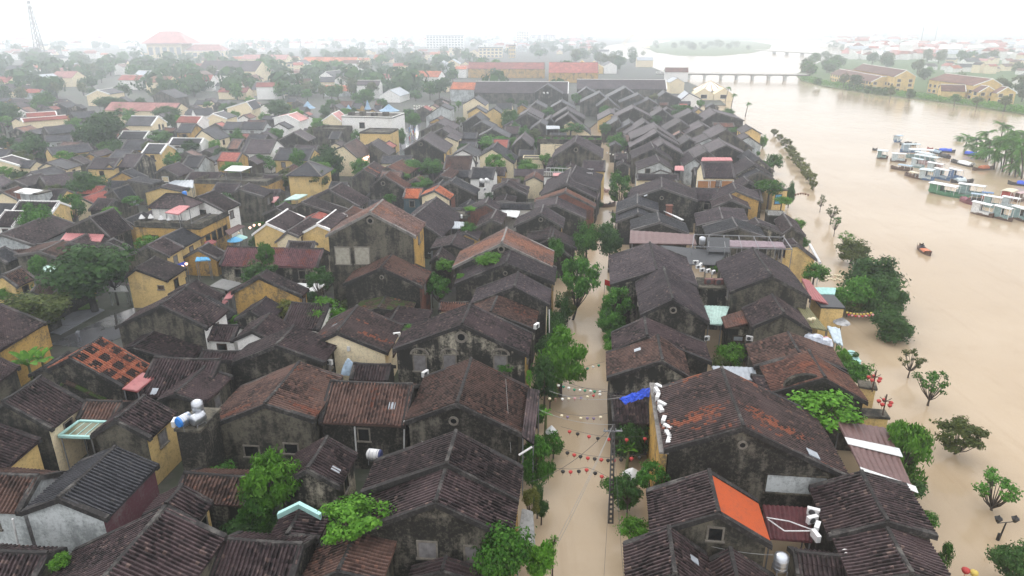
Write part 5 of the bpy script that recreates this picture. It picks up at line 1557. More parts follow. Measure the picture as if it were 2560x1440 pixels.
S_RED = plain('red_sheet', (0.30, 0.085, 0.085), 0.5, 0.25)
S_MAROON = plain('maroon_sheet', (0.095, 0.028, 0.032), 0.45, 0.4, 0.4)
S_BROWN = plain('brown_sheet', (0.13, 0.07, 0.065), 0.5, 0.25, 0.4)
S_GREY = plain('grey_sheet', (0.30, 0.33, 0.36), 0.4, 0.25, 0.4)
S_MINT = plain('mint_sheet', (0.42, 0.58, 0.52), 0.5, 0.3)
S_PINK = plain('pink_sheet', (0.50, 0.20, 0.20), 0.5, 0.2)
S_CHAR = plain('charcoal_felt', (0.042, 0.044, 0.048), 0.5, 0.3)
S_OLIVE = plain('olive_awning', (0.17, 0.16, 0.075), 0.7, 0.3)
S_WHITE = plain('white_sheet', (0.60, 0.61, 0.60), 0.5, 0.2)
S_CYAN = plain('cyan_sheet', (0.38, 0.55, 0.55), 0.5, 0.2)
S_PLUM = plain('plum_sheet', (0.24, 0.18, 0.20), 0.5, 0.2)
GLASSY = plain('dirty_glazing', (0.16, 0.165, 0.10), 0.2, 0.4, 0.5, scale=1.2)
TEALP = plain('teal_paint', (0.36, 0.60, 0.56), 0.6, 0.2)
BLUET = plain('blue_tarpaulin', (0.035, 0.10, 0.62), 0.5, 0.25)
SKYT = plain('sky_blue_cloth', (0.10, 0.36, 0.60), 0.5, 0.2)

sheet('brown sheet metal canopy with two white strips by the river', 'D', [(622, 408, 5.3), (955, 452, 4.4), (1135, 880, 4.4), (795, 745, 5.3)], S_BROWN, 'metal_canopy', 'canopy', 0.5, amp=0.05,
      strips=((0.36, 0.50, S_WHITE), (0.93, 1.02, S_WHITE)))
sheet('dark red corrugated roof beside the orange painted slope', 'D', [(125, 965, 4.3), (440, 985, 4.3), (455, 1210, 4.1), (165, 1185, 4.1)], S_MAROON, 'corrugated_roof', 'roof sheet', 0.28, amp=0.05)
sheet('grey corrugated sheet left of the rusty riverside slope', 'G', [(1385, 1338, 4.8), (1690, 1350, 4.8), (1712, 1440, 4.5), (1425, 1440, 4.5)], S_GREY, 'corrugated_roof', 'roof sheet', 0.4)
sheet('mint corrugated sheet in the gap mid block', 'G', [(1328, 903, 4.4), (1506, 910, 4.4), (1452, 1042, 4.0), (1352, 1032, 4.0)], S_MINT, 'corrugated_roof', 'roof sheet', 0.3)
sheet('long rust brown metal roof across the river block', 'G', [(795, 362, 6.6), (1250, 392, 6.4), (1272, 464, 6.1), (790, 452, 6.3)], S_BROWN, 'metal_roof', 'roof sheet', 0.9)
sheet('charcoal felt roof sagging behind the banded roofs', 'G', [(1005, 468, 6.0), (1505, 520, 6.0), (1400, 612, 5.4), (1225, 606, 5.4)], S_CHAR, 'felt_roof', 'roof sheet', 0.9, amp=0.0)
sheet('square black panel roof on the river block terrace', 'G', [(1348, 412, 7.2), (1508, 416, 7.2), (1510, 522, 6.2), (1345, 514, 6.2)], S_CHAR, 'felt_roof', 'roof sheet', 0.9, amp=0.0)
sheet('long pale plum sheet roof under the steel roof frame', 'G', [(1500, 432, 6.4), (1890, 446, 6.4), (1915, 488, 6.1), (1505, 476, 6.1)], S_PLUM, 'metal_roof', 'roof sheet', 0.9)
sheet('red sheet awning running down to the river lanterns', 'K', [(415, 708, 5.2), (470, 722, 4.8), (606, 892, 4.4), (482, 852, 5.0)], S_RED, 'sheet_awning', 'awning', 0.3)
sheet('olive canvas awning with two cream lanterns', 'K', [(380, 905, 5.0), (470, 920, 4.6), (602, 1085, 4.0), (470, 1055, 4.6)], S_OLIVE, 'canvas_awning', 'awning', 0.3)
sheet('mint green canopy beside the riverside grove', 'K', [(495, 772, 4.6), (662, 776, 4.6), (652, 824, 4.1), (520, 818, 4.1)], TEALP, 'canvas_awning', 'awning', 0.5)
sheet('pale blue net canopy at the water below the yellow house', 'K', [(600, 1050, 3.6), (690, 1068, 3.2), (712, 1190, 3.0), (650, 1160, 3.4)], plain('net_cloth', (0.46, 0.54, 0.58), 0.7, 0.25), 'canvas_awning', 'awning', 0.5, amp=0.06)
sheet('pink metal roof left of the terrace restaurant', 'E', [(490, 362, 5.2), (752, 384, 5.2), (722, 442, 4.7), (432, 432, 4.7)], S_PINK, 'metal_roof', 'roof sheet', 0.4)
sheet('flat grey slab roof beside the overgrown ruin', 'E', [(1600, 710, 3.6), (1742, 742, 3.6), (1640, 794, 3.6), (1508, 762, 3.6)], plain('grey_slab', (0.13, 0.13, 0.125), 0.6, 0.3), 'flat_roof', 'roof sheet', 0.9, amp=0.0)
sheet('dark red metal box roof at the corner of the chequered roof', 'A', [(950, 84, 5.0), (1050, 92, 5.0), (915, 208, 4.7), (815, 188, 4.7)], S_RED, 'metal_roof', 'roof sheet', 0.9, amp=0.0)
sheet('glazed skylight in a turquoise frame over the court', 'A', [(530, 408, 4.3), (715, 415, 4.3), (608, 515, 3.9), (392, 508, 3.9)], GLASSY, 'skylight', 'skylight', 0.9, amp=0.0)
sheet('white flat canopy on the yellow terrace below the red roof', 'L', [(2250, 752, 7.2), (2445, 760, 7.2), (2335, 808, 7.2), (2172, 798, 7.2)], S_WHITE, 'terrace_canopy', 'canopy', 0.9, amp=0.0)
sheet('blue and white striped sheet canopy below the mustard gable', 'L', [(1700, 896, 6.0), (1875, 892, 6.0), (1872, 966, 5.4), (1558, 945, 5.4)], S_GREY, 'sheet_canopy', 'canopy', 0.9, amp=0.10)
sheet('white sheet roof of the cyan walled shed', 'L', [(240, 968, 6.6), (418, 990, 6.6), (285, 1032, 6.4), (132, 1006, 6.4)], S_WHITE, 'sheet_roof', 'roof sheet', 0.9, amp=0.0)
sheet('white tarpaulin sheet at the foot of the bare wall', 'F', [(292, 742, 3.4), (498, 748, 3.4), (425, 806, 3.0), (368, 800, 3.0)], S_WHITE, 'tarpaulin', 'tarpaulin', 0.9, amp=0.04)
sheet('white sheet roof below the twin small gables', 'F', [(1765, 212, 4.4), (1902, 222, 4.4), (1882, 272, 4.0), (1758, 248, 4.0)], S_WHITE, 'sheet_roof', 'roof sheet', 0.9)
sheet('bluish ribbed sheet roof by the brick stained wall', 'F', [(1310, 292, 4.4), (1500, 302, 4.4), (1490, 350, 4.0), (1330, 345, 4.0)], S_GREY, 'corrugated_roof', 'roof sheet', 0.4)
sheet('red awning slanting to the lane by the terrace restaurant', 'E', [(1620, 365, 4.4), (1720, 318, 4.4), (1765, 330, 3.8), (1650, 395, 3.8)], S_BROWN, 'sheet_awning', 'awning', 0.4)
sheet('small red awning over the market lane stalls', 'E', [(1470, 445, 3.6), (1530, 428, 3.6), (1560, 442, 3.2), (1490, 482, 3.2)], S_RED, 'sheet_awning', 'awning', 0.4)
sheet('pink awning at the left of the yellow ruin', 'E', [(1650, 800, 3.2), (1690, 795, 3.2), (1665, 850, 2.8), (1608, 858, 2.8)], S_PINK, 'sheet_awning', 'awning', 0.5)
sheet('lower pink awning at the gate of the yellow ruin', 'E', [(1580, 862, 3.0), (1640, 868, 3.0), (1600, 900, 2.7), (1545, 888, 2.7)], S_PINK, 'sheet_awning', 'awning', 0.5)
sheet('blue tarpaulin awning at the yellow lantern house', 'E', [(1262, 610, 4.0), (1330, 585, 4.0), (1350, 605, 3.4), (1262, 642, 3.4)], BLUET, 'tarpaulin', 'tarpaulin', 0.6, amp=0.06)
sheet('turquoise tarpaulin above the market stalls', 'E', [(1415, 555, 3.8), (1500, 555, 3.8), (1515, 575, 3.5), (1405, 582, 3.5)], SKYT, 'tarpaulin', 'tarpaulin', 0.6, amp=0.05)
sheet('brown porch roof below the yellow lantern house', 'E', [(905, 745, 2.9), (975, 735, 2.9), (1110, 790, 2.5), (1060, 812, 2.5)], S_BROWN, 'sheet_awning', 'awning', 0.4)
sheet('white striped stall roof beside the brown porch', 'E', [(800, 760, 2.9), (900, 760, 2.9), (922, 800, 2.5), (780, 800, 2.5)], S_WHITE, 'stall_roof', 'awning', 0.9, amp=0.05)
sheet('pale teal roof seen under the huge old tree', 'E', [(310, 615, 3.6), (480, 620, 3.6), (430, 672, 3.2), (210, 660, 3.2)], S_MINT, 'sheet_roof', 'roof sheet', 0.5)
sheet('pale green sheet roof beside the black sootywall pavilion', 'M', [(380, 1030, 4.4), (500, 1030, 4.4), (400, 1080, 4.0), (270, 1085, 4.0)], S_MINT, 'sheet_roof', 'roof sheet', 0.5)
sheet('bright pink awning left of the long stepped roof', 'M', [(140, 1060, 4.0), (225, 1052, 4.0), (175, 1110, 3.6), (70, 1095, 3.6)], S_PINK, 'sheet_awning', 'awning', 0.5)
sheet('pink sheet on top of the tall shuttered house', 'N', [(1845, 828, 9.6), (2125, 828, 9.6), (2140, 858, 9.2), (1835, 858, 9.2)], S_PINK, 'sheet_roof', 'roof sheet', 0.6)
sheet('red sheet roof between slit window gable and shuttered house', 'N', [(1580, 910, 5.6), (1660, 910, 5.6), (1668, 955, 5.2), (1578, 952, 5.2)], S_PINK, 'sheet_roof', 'roof sheet', 0.6)
sheet('white awning over the street on the wide dark shophouse', 'N', [(815, 1150, 5.0), (850, 1165, 4.6), (830, 1230, 4.4), (785, 1240, 4.8)], S_PLUM, 'canvas_awning', 'awning', 0.6)
sheet('light blue canopy on the roof garden', 'N', [(330, 520, 8.6), (460, 522, 8.6), (465, 550, 8.4), (335, 552, 8.4)], S_GREY, 'terrace_canopy', 'canopy', 0.6)
sheet('pink canopy on the white curved balcony', 'N', [(400, 980, 7.6), (528, 982, 7.6), (520, 1004, 7.6), (400, 1004, 7.6)], S_PINK, 'terrace_canopy', 'canopy', 0.6)
sheet('pavement cement canopy strip at the lower left of the street', 'B', [(1775, 990, 3.0), (1845, 1010, 3.0), (1860, 1240, 2.8), (1740, 1230, 3.0)], plain('cement_canopy', (0.26, 0.26, 0.25), 0.7, 0.4), 'concrete_canopy', 'canopy', 0.9, amp=0.0)
sheet('street side lean to roof on the russet arched vent house', 'B', [(1815, 185, 5.9), (1890, 200, 5.2), (1850, 560, 5.2), (1775, 505, 5.9)], ROOF['dark'], 'lean_to_roof', 'roof', RIB, amp=0.04)

# terrace restaurant with its hip roofed pavilion
t, w = block('yellow terrace restaurant with dark parapet and hip roofed pavilion', 'E', (962, 300), (1425, 322), 9.0, 6.6, 'ochre', 'terrace_restaurant', 'restaurant', 0.9, LANDZ - 0.4,
             wins=[('f', 0.28, 3.6, 1.2, 1.5, DARKGLASS), ('f', 0.72, 3.6, 1.2, 1.5, DARKGLASS), ('r', 0.2, 3.6, 1.1, 1.5, DARKGLASS), ('r', 0.4, 3.6, 1.1, 1.5, DARKGLASS), ('r', 0.6, 3.6, 1.1, 1.5, DARKGLASS), ('r', 0.8, 3.6, 1.1, 1.5, DARKGLASS)])
m = MB(); m.box(0.6, 4.2, 5.92, w * 0.58, 8.2, 8.0); m.obj('pavilion_wall', WALL['white'], t)
hip(t, 0.6, 4.2, w * 0.60, 8.2, 8.0, 9.9, ROOF['dark'])
for i in range(5):
    m = MB(); m.box(0.8 + i * w * 0.11, 3.9, 5.92, 0.9 + i * w * 0.11, 4.0, 7.9); m.obj('column', WHITEP, t)
sheet('red awning on the restaurant terrace', 'E', [(1290, 182, 8.9), (1365, 186, 8.9), (1285, 248, 8.2), (1185, 232, 8.2)], S_PINK, 'terrace_awning', 'awning', 0.5, base=5.9)
t, w = block('yellow pavilion house with a stone edged hip roof', 'M', (315, 855), (625, 858), 7.0, 6.4, 'yellow', 'pavilion_house', 'house', 0.0, LANDZ - .4, wins=[('r', 0.5, 5.0, 1.6, 1.4, DARKGLASS)])
hip(t, 0, 0, w, 7.0, 6.6, 9.0, ROOF['slate'], MORTAR_G)
t, w = block('long white modern block with roof clutter and a blue window', 'M', (828, 268), (1300, 285), 12.0, 9.5, 'white', 'modern_block', 'building', 0.5, LANDZ - .4, wins=[('f', 0.4, 6.6, 1.6, 1.6, DARKGLASS)])
for i in range(4):
    m = MB(); m.box(1 + i * w * .23, 3, 9.05, 2.6 + i * w * .23, 5.0, 10.2 + .3 * (i % 2)); m.obj('roof_hut', WALL['grey'], t)
block('plain yellow flat block before the white modern block', 'M', (1005, 425), (1292, 432), 9.0, 7.2, 'yellow', 'flat_roofed_house', 'house', 0.5, LANDZ - .4)
block('grey balcony block left of the white modern block', 'M', (550, 390), (828, 400), 8.0, 6.8, 'grey', 'flat_roofed_house', 'house', 0.9, LANDZ - .4, wins=[('f', .6, 4.2, 2.2, 1.6, DARKGLASS)])
t, w = block('cream flat block with potted roof garden beside the street', 'N', (245, 650), (868, 662), 8.0, 8.2, 'stain', 'roof_garden_block', 'building', 1.0, LANDZ - .4, wins=[('f', .33, 5.2, 1.6, 2.6, DARKGLASS)])
m = MB(); m.box(w * .05, -0.06, 1.5, w * .42, 0.0, 6.9); m.obj('cream_front', WALL['cream'], t)
for i in range(9):
    p = t.matrix_basis @ Vector((0.8 + i * (w - 1.6) / 8, 0.9 + (i % 3) * .4, 0))
    tree_at(f'{["first", "second", "third", "fourth", "fifth", "sixth", "seventh", "eighth", "ninth"][i]} shrub from upstream bank along the roof garden edge', p[0], p[1], 8.3, .8, .5, 'shrub', 'green', 'potted_shrub', 'plant', 7.4, trunk=False, group='roof garden shrubs')
block('low cream wall block under the roof garden', 'N', (105, 830), (300, 832), 4.0, 4.6, 'cream', 'flat_roofed_house', 'house', 0.4, LANDZ - .4)
t, w = block('white curved balcony terrace with railings', 'N', (310, 1015), (775, 1035), 4.5, 6.6, 'white', 'balcony_terrace', 'balcony', 0.1, 4.9)
for yy in (0.1, 4.4):
    for i in range(24):
        if yy == .1 or i % 2 == 0:
            m = MB(); m.box(i * w / 23 - .03, yy - .03, 6.7, i * w / 23 + .03, yy + .03, 7.6); m.obj('baluster', WHITEP, t)
    m = MB(); m.box(-.05, yy - .05, 7.6, w + .05, yy + .05, 7.72); m.obj('handrail', WHITEP, t)
m = MB(); m.box(.3, .3, -1.5, w - .3, 4.2, 4.95); m.obj('wall', WALL['grey'], t)
block('white flat walled block right of the orange walled house', 'L', (1625, 568), (1792, 575), 6.0, 5.4, 'ash', 'flat_roofed_house', 'house', 0.3, LANDZ - .4)
block('awning terrace block with iron railing below the red roof', 'L', (1880, 885), (2560, 915), 8.0, 5.8, 'ochre', 'terrace_block', 'house', 0.9, LANDZ - .4)
block('cyan painted shed under the white sheet roof', 'L', (190, 1020), (320, 1045), 3.0, 6.2, 'ash', 'painted_shed', 'shed', 0.0, LANDZ - .4)
block('small black and yellow house standing at the river lanterns', 'K', (560, 905), (722, 912), 4.0, 4.4, 'yellow', 'flat_roofed_house', 'house', 0.3, top=S_CHAR)
t, w = block('river balcony with lanterns and white balustrade', 'K', (175, 258), (300, 268), 4.0, 5.0, 'black', 'balcony_terrace', 'balcony', 0.1)
for i in range(14):
    m = MB(); m.box(i * w / 13 - .05, .05, 5.1, i * w / 13 + .05, .15, 5.9); m.obj('baluster', WHITEP, t)
block('yellow river house with a blue door', 'K', (215, 70), (300, 62), 6.0, 5.2, 'yellow', 'flat_roofed_house', 'house', 0.3, wins=[('f', .4, 3.2, 1.3, 1.9, SKYT)])
block('sooty square water tower wall carrying the steel tanks', 'A', (1172, 462), (1335, 466), 3.2, 6.4, 'black', 'tank_tower', 'tower', 0.15, LANDZ - .4)
block('brick wing of the bright orange red roofed house', 'F', (1312, 128), (1392, 136), 3.0, 5.0, 'brick', 'brick_annex', 'house', 0.2, LANDZ - .4)
block('salmon walled terrace with parapet by the white sheet roof', 'F', (1360, 250), (1500, 268), 4.0, 4.6, 'brick', 'terrace_block', 'house', 0.4, LANDZ - .4)
block('small sooty extension under the rusty roof patch', 'G', (1505, 1062), (1640, 1068), 3.0, 4.3, 'stain', 'annex', 'house', 0.1, wins=[('f', .55, 3.0, 1.0, .5, S_GREY)])
sheet('small rusty tiled roof of the sooty extension', 'G', [(1450, 985, 5.0), (1600, 938, 5.4), (1640, 1032, 5.0), (1480, 1062, 4.6)], ROOF['rust'], 'extension_roof', 'roof', RIB, legs=False, amp=0.04)
block('stained platform wall carrying the stacked air conditioners', 'G', (1295, 775), (1515, 790), 3.5, 5.6, 'stain', 'service_block', 'house', 0.1)
# round topped parapet by the river and the yellow planter walls
p = unp((2008, 1015), 4.2); t = thing('round_parapet', 'round topped sooty parapet above the vine mass', 'wall', (p[0], p[1], 0), -TH0)
poly = [(-1.9, -1.5), (1.9, -1.5), (1.9, 6.0)] + [(1.9 * math.cos(a), 6.0 + 1.3 * math.sin(a)) for a in np.linspace(0.05, math.pi - 0.05, 12)] + [(-1.9, 6.0)]
m = MB(); n = len(poly)
m.add([(x, y, z) for y in (0, 0.45) for x, z in poly], [tuple(range(n)), tuple(range(2 * n - 1, n - 1, -1))] + [(k, k + n, (k + 1) % n + n, (k + 1) % n) for k in range(n)])
m.obj('wall', WALL['black'], t)
block('upper yellow planter wall with a red lantern tree', 'D', (775, 180), (880, 205), 1.2, 4.2, 'yellow', 'planter_wall', 'wall', 0.1)
block('lower yellow planter wall with a red lantern tree', 'D', (800, 375), (965, 392), 1.2, 4.0, 'yellow', 'planter_wall', 'wall', 0.1)
# party wall carrying air conditioners beside the largest roof
a, b = unp((890, 150), 6.6, 'C'), unp((960, 610), 6.6, 'C')
t = thing('party_wall', 'tall narrow yellow wall lined with white air conditioners', 'wall', (b[0], b[1], 0), math.atan2(a[1] - b[1], a[0] - b[0]) - math.pi / 2)
L = math.hypot(*(a - b)[:2])
m = MB(); m.box(-.25, 0, -1.7, .25, L, 6.4); m.obj('wall', WALL['ochre'], t)
m = MB(); m.box(-.35, -.05, 6.4, .35, L + .05, 6.55); m.obj('coping', MORTAR_G, t)
LANDMARKS.append(('wall lined with air conditioners', b[0], b[1]))
PARTY = (t, L)

# ------------------------------------------------------------------ windows and vents the photo shows on the gables
H = HMAP
oculus(H['B9'], (1318, 405), 'B', 0.42); oculus(H['C1'], (1483, 565), 'C', 0.36); oculus(H['F8'], (822, 293), 'F', 0.5); oculus(H['F7'], (1765, 497), 'F', 0.5)
oculus(H['F3'], (1478, 1130), 'F', 0.62); oculus(H['G3'], (1103, 937), 'G', 0.4); oculus(H['G15'], (150, 285), 'G', 0.4); oculus(H['G17'], (1020, 130), 'G', 0.4)
oculus(H['F9'], (905, 700), 'F', 0.3); oculus(H['F6'], (1795, 672), 'F', 0.3); oculus(H['N1'], (620, 755), 'N', 0.6); oculus(H['M1'], (1600, 545), 'M', 0.5); oculus(H['M9'], (1232, 925), 'M', 0.5)
for x in (1180, 1395, 1760): front_window(H['F3'], (x, 1318 if x < 1700 else 1322), 'F', 1.15, 1.7, SHUTTER, arch=True)
front_window(H['F5'], (1938, 995), 'F', 0.9, 0.8, DARKGLASS); front_window(H['B1'], (1143, 1265), 'B', 1.15, 1.25, SHUTTER); front_window(H['B1'], (1455, 1300), 'B', 1.15, 1.35, SHUTTER)
front_window(H['C2'], (1302, 1160), 'C', 0.85, 0.95, DARKGLASS)
front_window(H['B8'], ('A', 1440, 600), 'B', 0.9, 0.9, DARKGLASS); front_window(H['B8'], ('A', 1680, 608), 'B', 1.2, 1.0, DARKGLASS); front_window(H['B8'], (235, 590), 'B', 1.1, 0.9, DARKGLASS)
front_window(H['F8'], (625, 545), 'F', 1.9, 2.3, plain('bricked_plaster', (0.36, 0.34, 0.28), .9, .3), name='blocked_window', bars=1)
front_window(H['F8'], (765, 545), 'F', 1.9, 2.3, MATS['bricked_plaster'], name='blocked_window', bars=1)
front_window(H['F21'], (1240, 180), 'F', 0.9, 1.3, SHUT_TEAL); front_window(H['N8'], (1315, 965), 'N', 1.0, 1.2, DARKGLASS); front_window(H['E6'], (1160, 775), 'E', 0.7, 0.5, WOOD)
front_window(H['L14'], (1605, 885), 'L', 1.3, 1.0, plain('lit_curtain', (0.6, 0.5, 0.3)), frame=WHITEP)
for x in (1858, 1967, 2078):
    y, z = on_side(H['N28'], (x, 1105), 'N'); window(H['N28']['root'], ('x', H['N28']['xb'], 1), y, z, 2.4, 2.0, SHUT_ORANGE, WHITEP)
for x in (1545, 1580): front_window(H['L1'], (x, 375), 'L', .9, 1.4, DARKGLASS, near=False)
# teal gutter and orange edge tiles
p = [unp(q, 4.6, 'B') for q in ((145, 1062), (287, 992), (432, 1068))]
t = thing('gutter', 'turquoise inverted gutter above the small dark roof', 'gutter', (p[1][0], p[1][1], 0), 0)
m = MB()
for u, v in ((0, 1), (1, 2)):
    a, b = Vector(p[u]) - Vector((p[1][0], p[1][1], 0)), Vector(p[v]) - Vector((p[1][0], p[1][1], 0))
    m.add([tuple(a), tuple(b), tuple(b + Vector((0, -.05, .42))), tuple(a + Vector((0, -.05, .42))), tuple(a + Vector((0, .3, 0))), tuple(b + Vector((0, .3, 0))), tuple(b + Vector((0, .3, .42))), tuple(a + Vector((0, .3, .42)))],
          [(0, 1, 2, 3), (5, 4, 7, 6), (3, 2, 6, 7), (0, 4, 5, 1), (0, 3, 7, 4), (1, 5, 6, 2)])
m.obj('gutter_band', TEALP, t)
# ------------------------------------------------------------------ boats
BC = {k: plain('boat_' + k, c, 0.55, 0.3, 0.35) for k, c in dict(teal=(0.24, 0.36, 0.36), blue=(0.10, 0.19, 0.36), green=(0.09, 0.26, 0.15), brown=(0.13, 0.08, 0.06), dark=(0.05, 0.048, 0.048), red=(0.42, 0.07, 0.05),
      white=(0.72, 0.74, 0.74), pale=(0.52, 0.60, 0.62), steel=(0.34, 0.44, 0.52), cream=(0.62, 0.56, 0.42), maroon=(0.22, 0.07, 0.09), pink=(0.5, 0.36, 0.36), orange=(0.6, 0.18, 0.08)).items()}


def hull(L, W, dep=0.55, rise=0.45, n=11):
    """wooden hull pointed at both ends, with gunwale, floor and stems"""
    m = MB(); vs = []
    for i in range(n):
        s = i / (n - 1); k = max(0.06, math.sin(math.pi * min(1, max(0, s * 0.94 + 0.03))) ** 0.62)
        w = W / 2 * k; y = (s - 0.5) * L; sh = dep + rise * abs(2 * s - 1) ** 2.6
        vs += [(-w, y, sh), (-w * 0.72, y * 0.97, -0.35), (w * 0.72, y * 0.97, -0.35), (w, y, sh), (w - 0.07 * k, y, sh), (w * .7, y * .96, 0.18 + (sh - dep) * .8), (-w * .7, y * .96, 0.18 + (sh - dep) * .8), (-w + 0.07 * k, y, sh)]
    fs = []
    for i in range(n - 1):
        for j in range(8):
            a, b = i * 8 + j, i * 8 + (j + 1) % 8
            fs.append((a, b, b + 8, a + 8))
    fs += [tuple(range(7, -1, -1)), tuple((n - 1) * 8 + k for k in range(8))]
    m.add(vs, fs)
    return m


def boat(label, f, p0, p1, hullc='dark', roof=None, roofc='white', cabin=None, posts=None, hgt=2.1, wid=None, span=(0.08, 0.85), tarp=None, th=.75, name='river_boat', group='boats moored by the palm grove'):
    a, b = unp(p0, 0.3, f), unp(p1, 0.3, f)
    d = b - a; L = float(math.hypot(d[0], d[1])); W = (wid or min(3.2, max(1.0, L * 0.24))) * 1.15
    c = (a + b) / 2
    t = thing(name, label, 'boat', (c[0], c[1], 0), math.atan2(d[1], d[0]) - math.pi / 2, group)
    hull(L, W).obj('hull', BC[hullc], t)
    for k in range(2):
        m = MB(); y = (-0.3 + .6 * k) * L; m.box(-W * .42, y - .12, .42, W * .42, y + .12, .5); m.obj('thwart', BC['brown'], t)
    y0, y1 = (span[0] - .5) * L, (span[1] - .5) * L
    if roof:
        m = MB(); n = 6; vs = []
        for y in (y0 - .25, y1 + .25):
            for i in range(n + 1):
                u = i / n * 2 - 1
                vs.append((u * W * .56, y, hgt + .16 * (1 - u * u)))
            for i in range(n, -1, -1):
                u = i / n * 2 - 1
                vs.append((u * W * .56, y, hgt - .09 + .16 * (1 - u * u)))
        k = 2 * (n + 1)
        m.add(vs, [(i, (i + 1) % k, (i + 1) % k + k, i + k) for i in range(k)] + [tuple(range(k - 1, -1, -1)), tuple(range(k, 2 * k))])
        m.obj('canopy', BC[roofc], t)
        np_ = max(3, int((y1 - y0) / 1.2))
        for sx in (-1, 1):
            for i in range(np_):
                q = MB(); y = y0 + (y1 - y0) * i / (np_ - 1)
                q.bar((sx * W * .44, y, .4), (sx * W * .46, y, hgt), .055, None, 5); q.obj('post', BC['white'], t)
        q = MB()
        for sx in (-1, 1): q.box(sx * W * .45 - .03, y0, .45, sx * W * .45 + .03, y1, .95)
        q.obj('side_rail', BC[cabin or hullc], t)
        if cabin:
            q = MB(); yl = y0 + (y1 - y0) * .42; q.box(-W * .41, y0 + .05, .3, W * .41, yl, hgt - .1); q.obj('cabin', BC[cabin], t)
            q = MB(); q.box(-W * .25, yl, .9, W * .25, yl + .03, hgt - .4); q.obj('cabin_window', DARKGLASS, t)
    if tarp:
        m = MB(); n = 8; vs = []
        for j in range(5):
            y = y0 + (y1 - y0) * j / 4
            for i in range(n + 1):
                an = math.pi * i / n
                vs.append((math.cos(an) * W * .5, y, .45 + math.sin(an) * (th + .16 * th * math.sin(j * 2.3 + i))))
        m.add(vs, [(j * (n + 1) + i, j * (n + 1) + i + 1, (j + 1) * (n + 1) + i + 1, (j + 1) * (n + 1) + i) for j in range(4) for i in range(n)] + [tuple(range(n + 1)), tuple(range(5 * (n + 1) - 1, 4 * (n + 1) - 1, -1))])
        m.obj('tarpaulin', BC[tarp] if tarp in BC else MATS[tarp], t)
    USED.add(label); LANDMARKS.append((label, c[0], c[1]))
    return t


boat('little blue cabin boat moored furthest upstream', 'P', (655, 352), (722, 345), 'blue', True, 'steel', 'pale', span=(.1, .9), wid=1.6)
boat('dark work boat piled with gear behind the little blue boat', 'P', (715, 385), (915, 392), 'dark', tarp='dark', span=(.3, .7))
boat('grey dinghy at the upstream tip of the moored boats', 'P', (388, 448), (448, 452), 'dark')
boat('pale teal cabin boat nearest the grey dinghy', 'P', (440, 540), (575, 552), 'brown', True, 'pale', 'teal', hgt=2.4, wid=2.6)
boat('white roofed plank cabin boat beside the pale teal one', 'P', (600, 580), (800, 592), 'brown', True, 'white', 'pale', hgt=2.4)
boat('long blue sided boat behind the pale teal cabin', 'P', (720, 470), (965, 470), 'blue', True, 'pale', 'steel', hgt=2.5)
boat('long white roofed ferry with many posts', 'P', (790, 535), (1140, 552), 'teal', True, 'white', None, hgt=2.6)
boat('white tarpaulin launch right of the many posted ferry', 'P', (1020, 510), (1140, 548), 'white', tarp='white')
boat('pinkish railed ferry with a mint roof', 'P', (890, 590), (1225, 650), 'pink', True, 'pale', None, hgt=2.4)
boat('second mint roofed ferry behind the pinkish rails', 'P', (900, 560), (1130, 610), 'teal', True, 'pale', None, hgt=2.5)
boat('long brown sampan with a grey roof', 'P', (608, 665), (870, 705), 'brown', True, 'steel', None, hgt=1.5, span=(.4, .95))
boat('brown sampan with a small cream awning', 'P', (778, 745), (965, 795), 'brown', True, 'cream', None, hgt=1.4, span=(.4, .8))
boat('blue hulled boat with a pale cabin among the sampans', 'P', (950, 785), (1130, 810), 'blue', True, 'pale', 'pale', hgt=2.6, wid=2.6)
boat('white roofed boat with a dark lattice stern', 'P', (1120, 770), (1320, 815), 'blue', True, 'white', 'steel', hgt=2.5)
boat('boat with blue cabin beside the floating debris', 'P', (1300, 770), (1470, 810), 'blue', True, 'white', 'blue', hgt=2.4)
boat('debris strewn raft at the end of the middle boats', 'P', (1330, 835), (1600, 832), 'dark', tarp='pale', span=(.2, .6), wid=1.6)
boat('white roofed boat behind the dark lattice stern', 'P', (1040, 690), (1250, 730), 'teal', True, 'white', 'pale', hgt=2.4)
boat('pale roofed boat over the brown sampan', 'P', (850, 640), (1010, 670), 'teal', True, 'pale', 'pale', hgt=2.4)
boat('long green ferry with white posts and white roof', 'P', (1075, 945), (1545, 1035), 'green', True, 'white', 'green', hgt=2.4, span=(.03, .68))
boat('teal ferry with a white and blue roof behind the green ferry', 'P', (1390, 960), (1770, 1015), 'teal', True, 'white', 'teal', hgt=2.5)
boat('maroon open sampan between the green ferry and white cabins', 'P', (1440, 1045), (1600, 1105), 'maroon', tarp='maroon', span=(.2, .6))
boat('boat under a steel blue gabled cover', 'P', (1560, 1060), (1720, 1080), 'dark', True, 'steel', None, hgt=1.9)
boat('white plank cabin boat at the downstream end', 'P', (1570, 1190), (1840, 1255), 'brown', True, 'white', 'white', hgt=2.5)
boat('teal plank cabin boat right of the white plank one', 'P', (1835, 1240), (2070, 1305), 'brown', True, 'white', 'teal', hgt=2.5)
boat('cabin ferry with a blue striped roof cut by the frame edge', 'P', (2060, 1245), (2320, 1330), 'brown', True, 'white', 'teal', hgt=2.5)
boat('white roofed ferry behind the teal plank cabin', 'P', (1700, 1110), (1950, 1150), 'teal', True, 'white', 'teal', hgt=2.4)
boat('white roofed ferry behind the blue striped roof', 'P', (1925, 1120), (2160, 1165), 'teal', True, 'white', 'pale', hgt=2.4)
boat('sky blue covered boat behind the maroon sampan', 'P', (1690, 1030), (1830, 1040), 'red', True, 'blue', None, hgt=1.6)
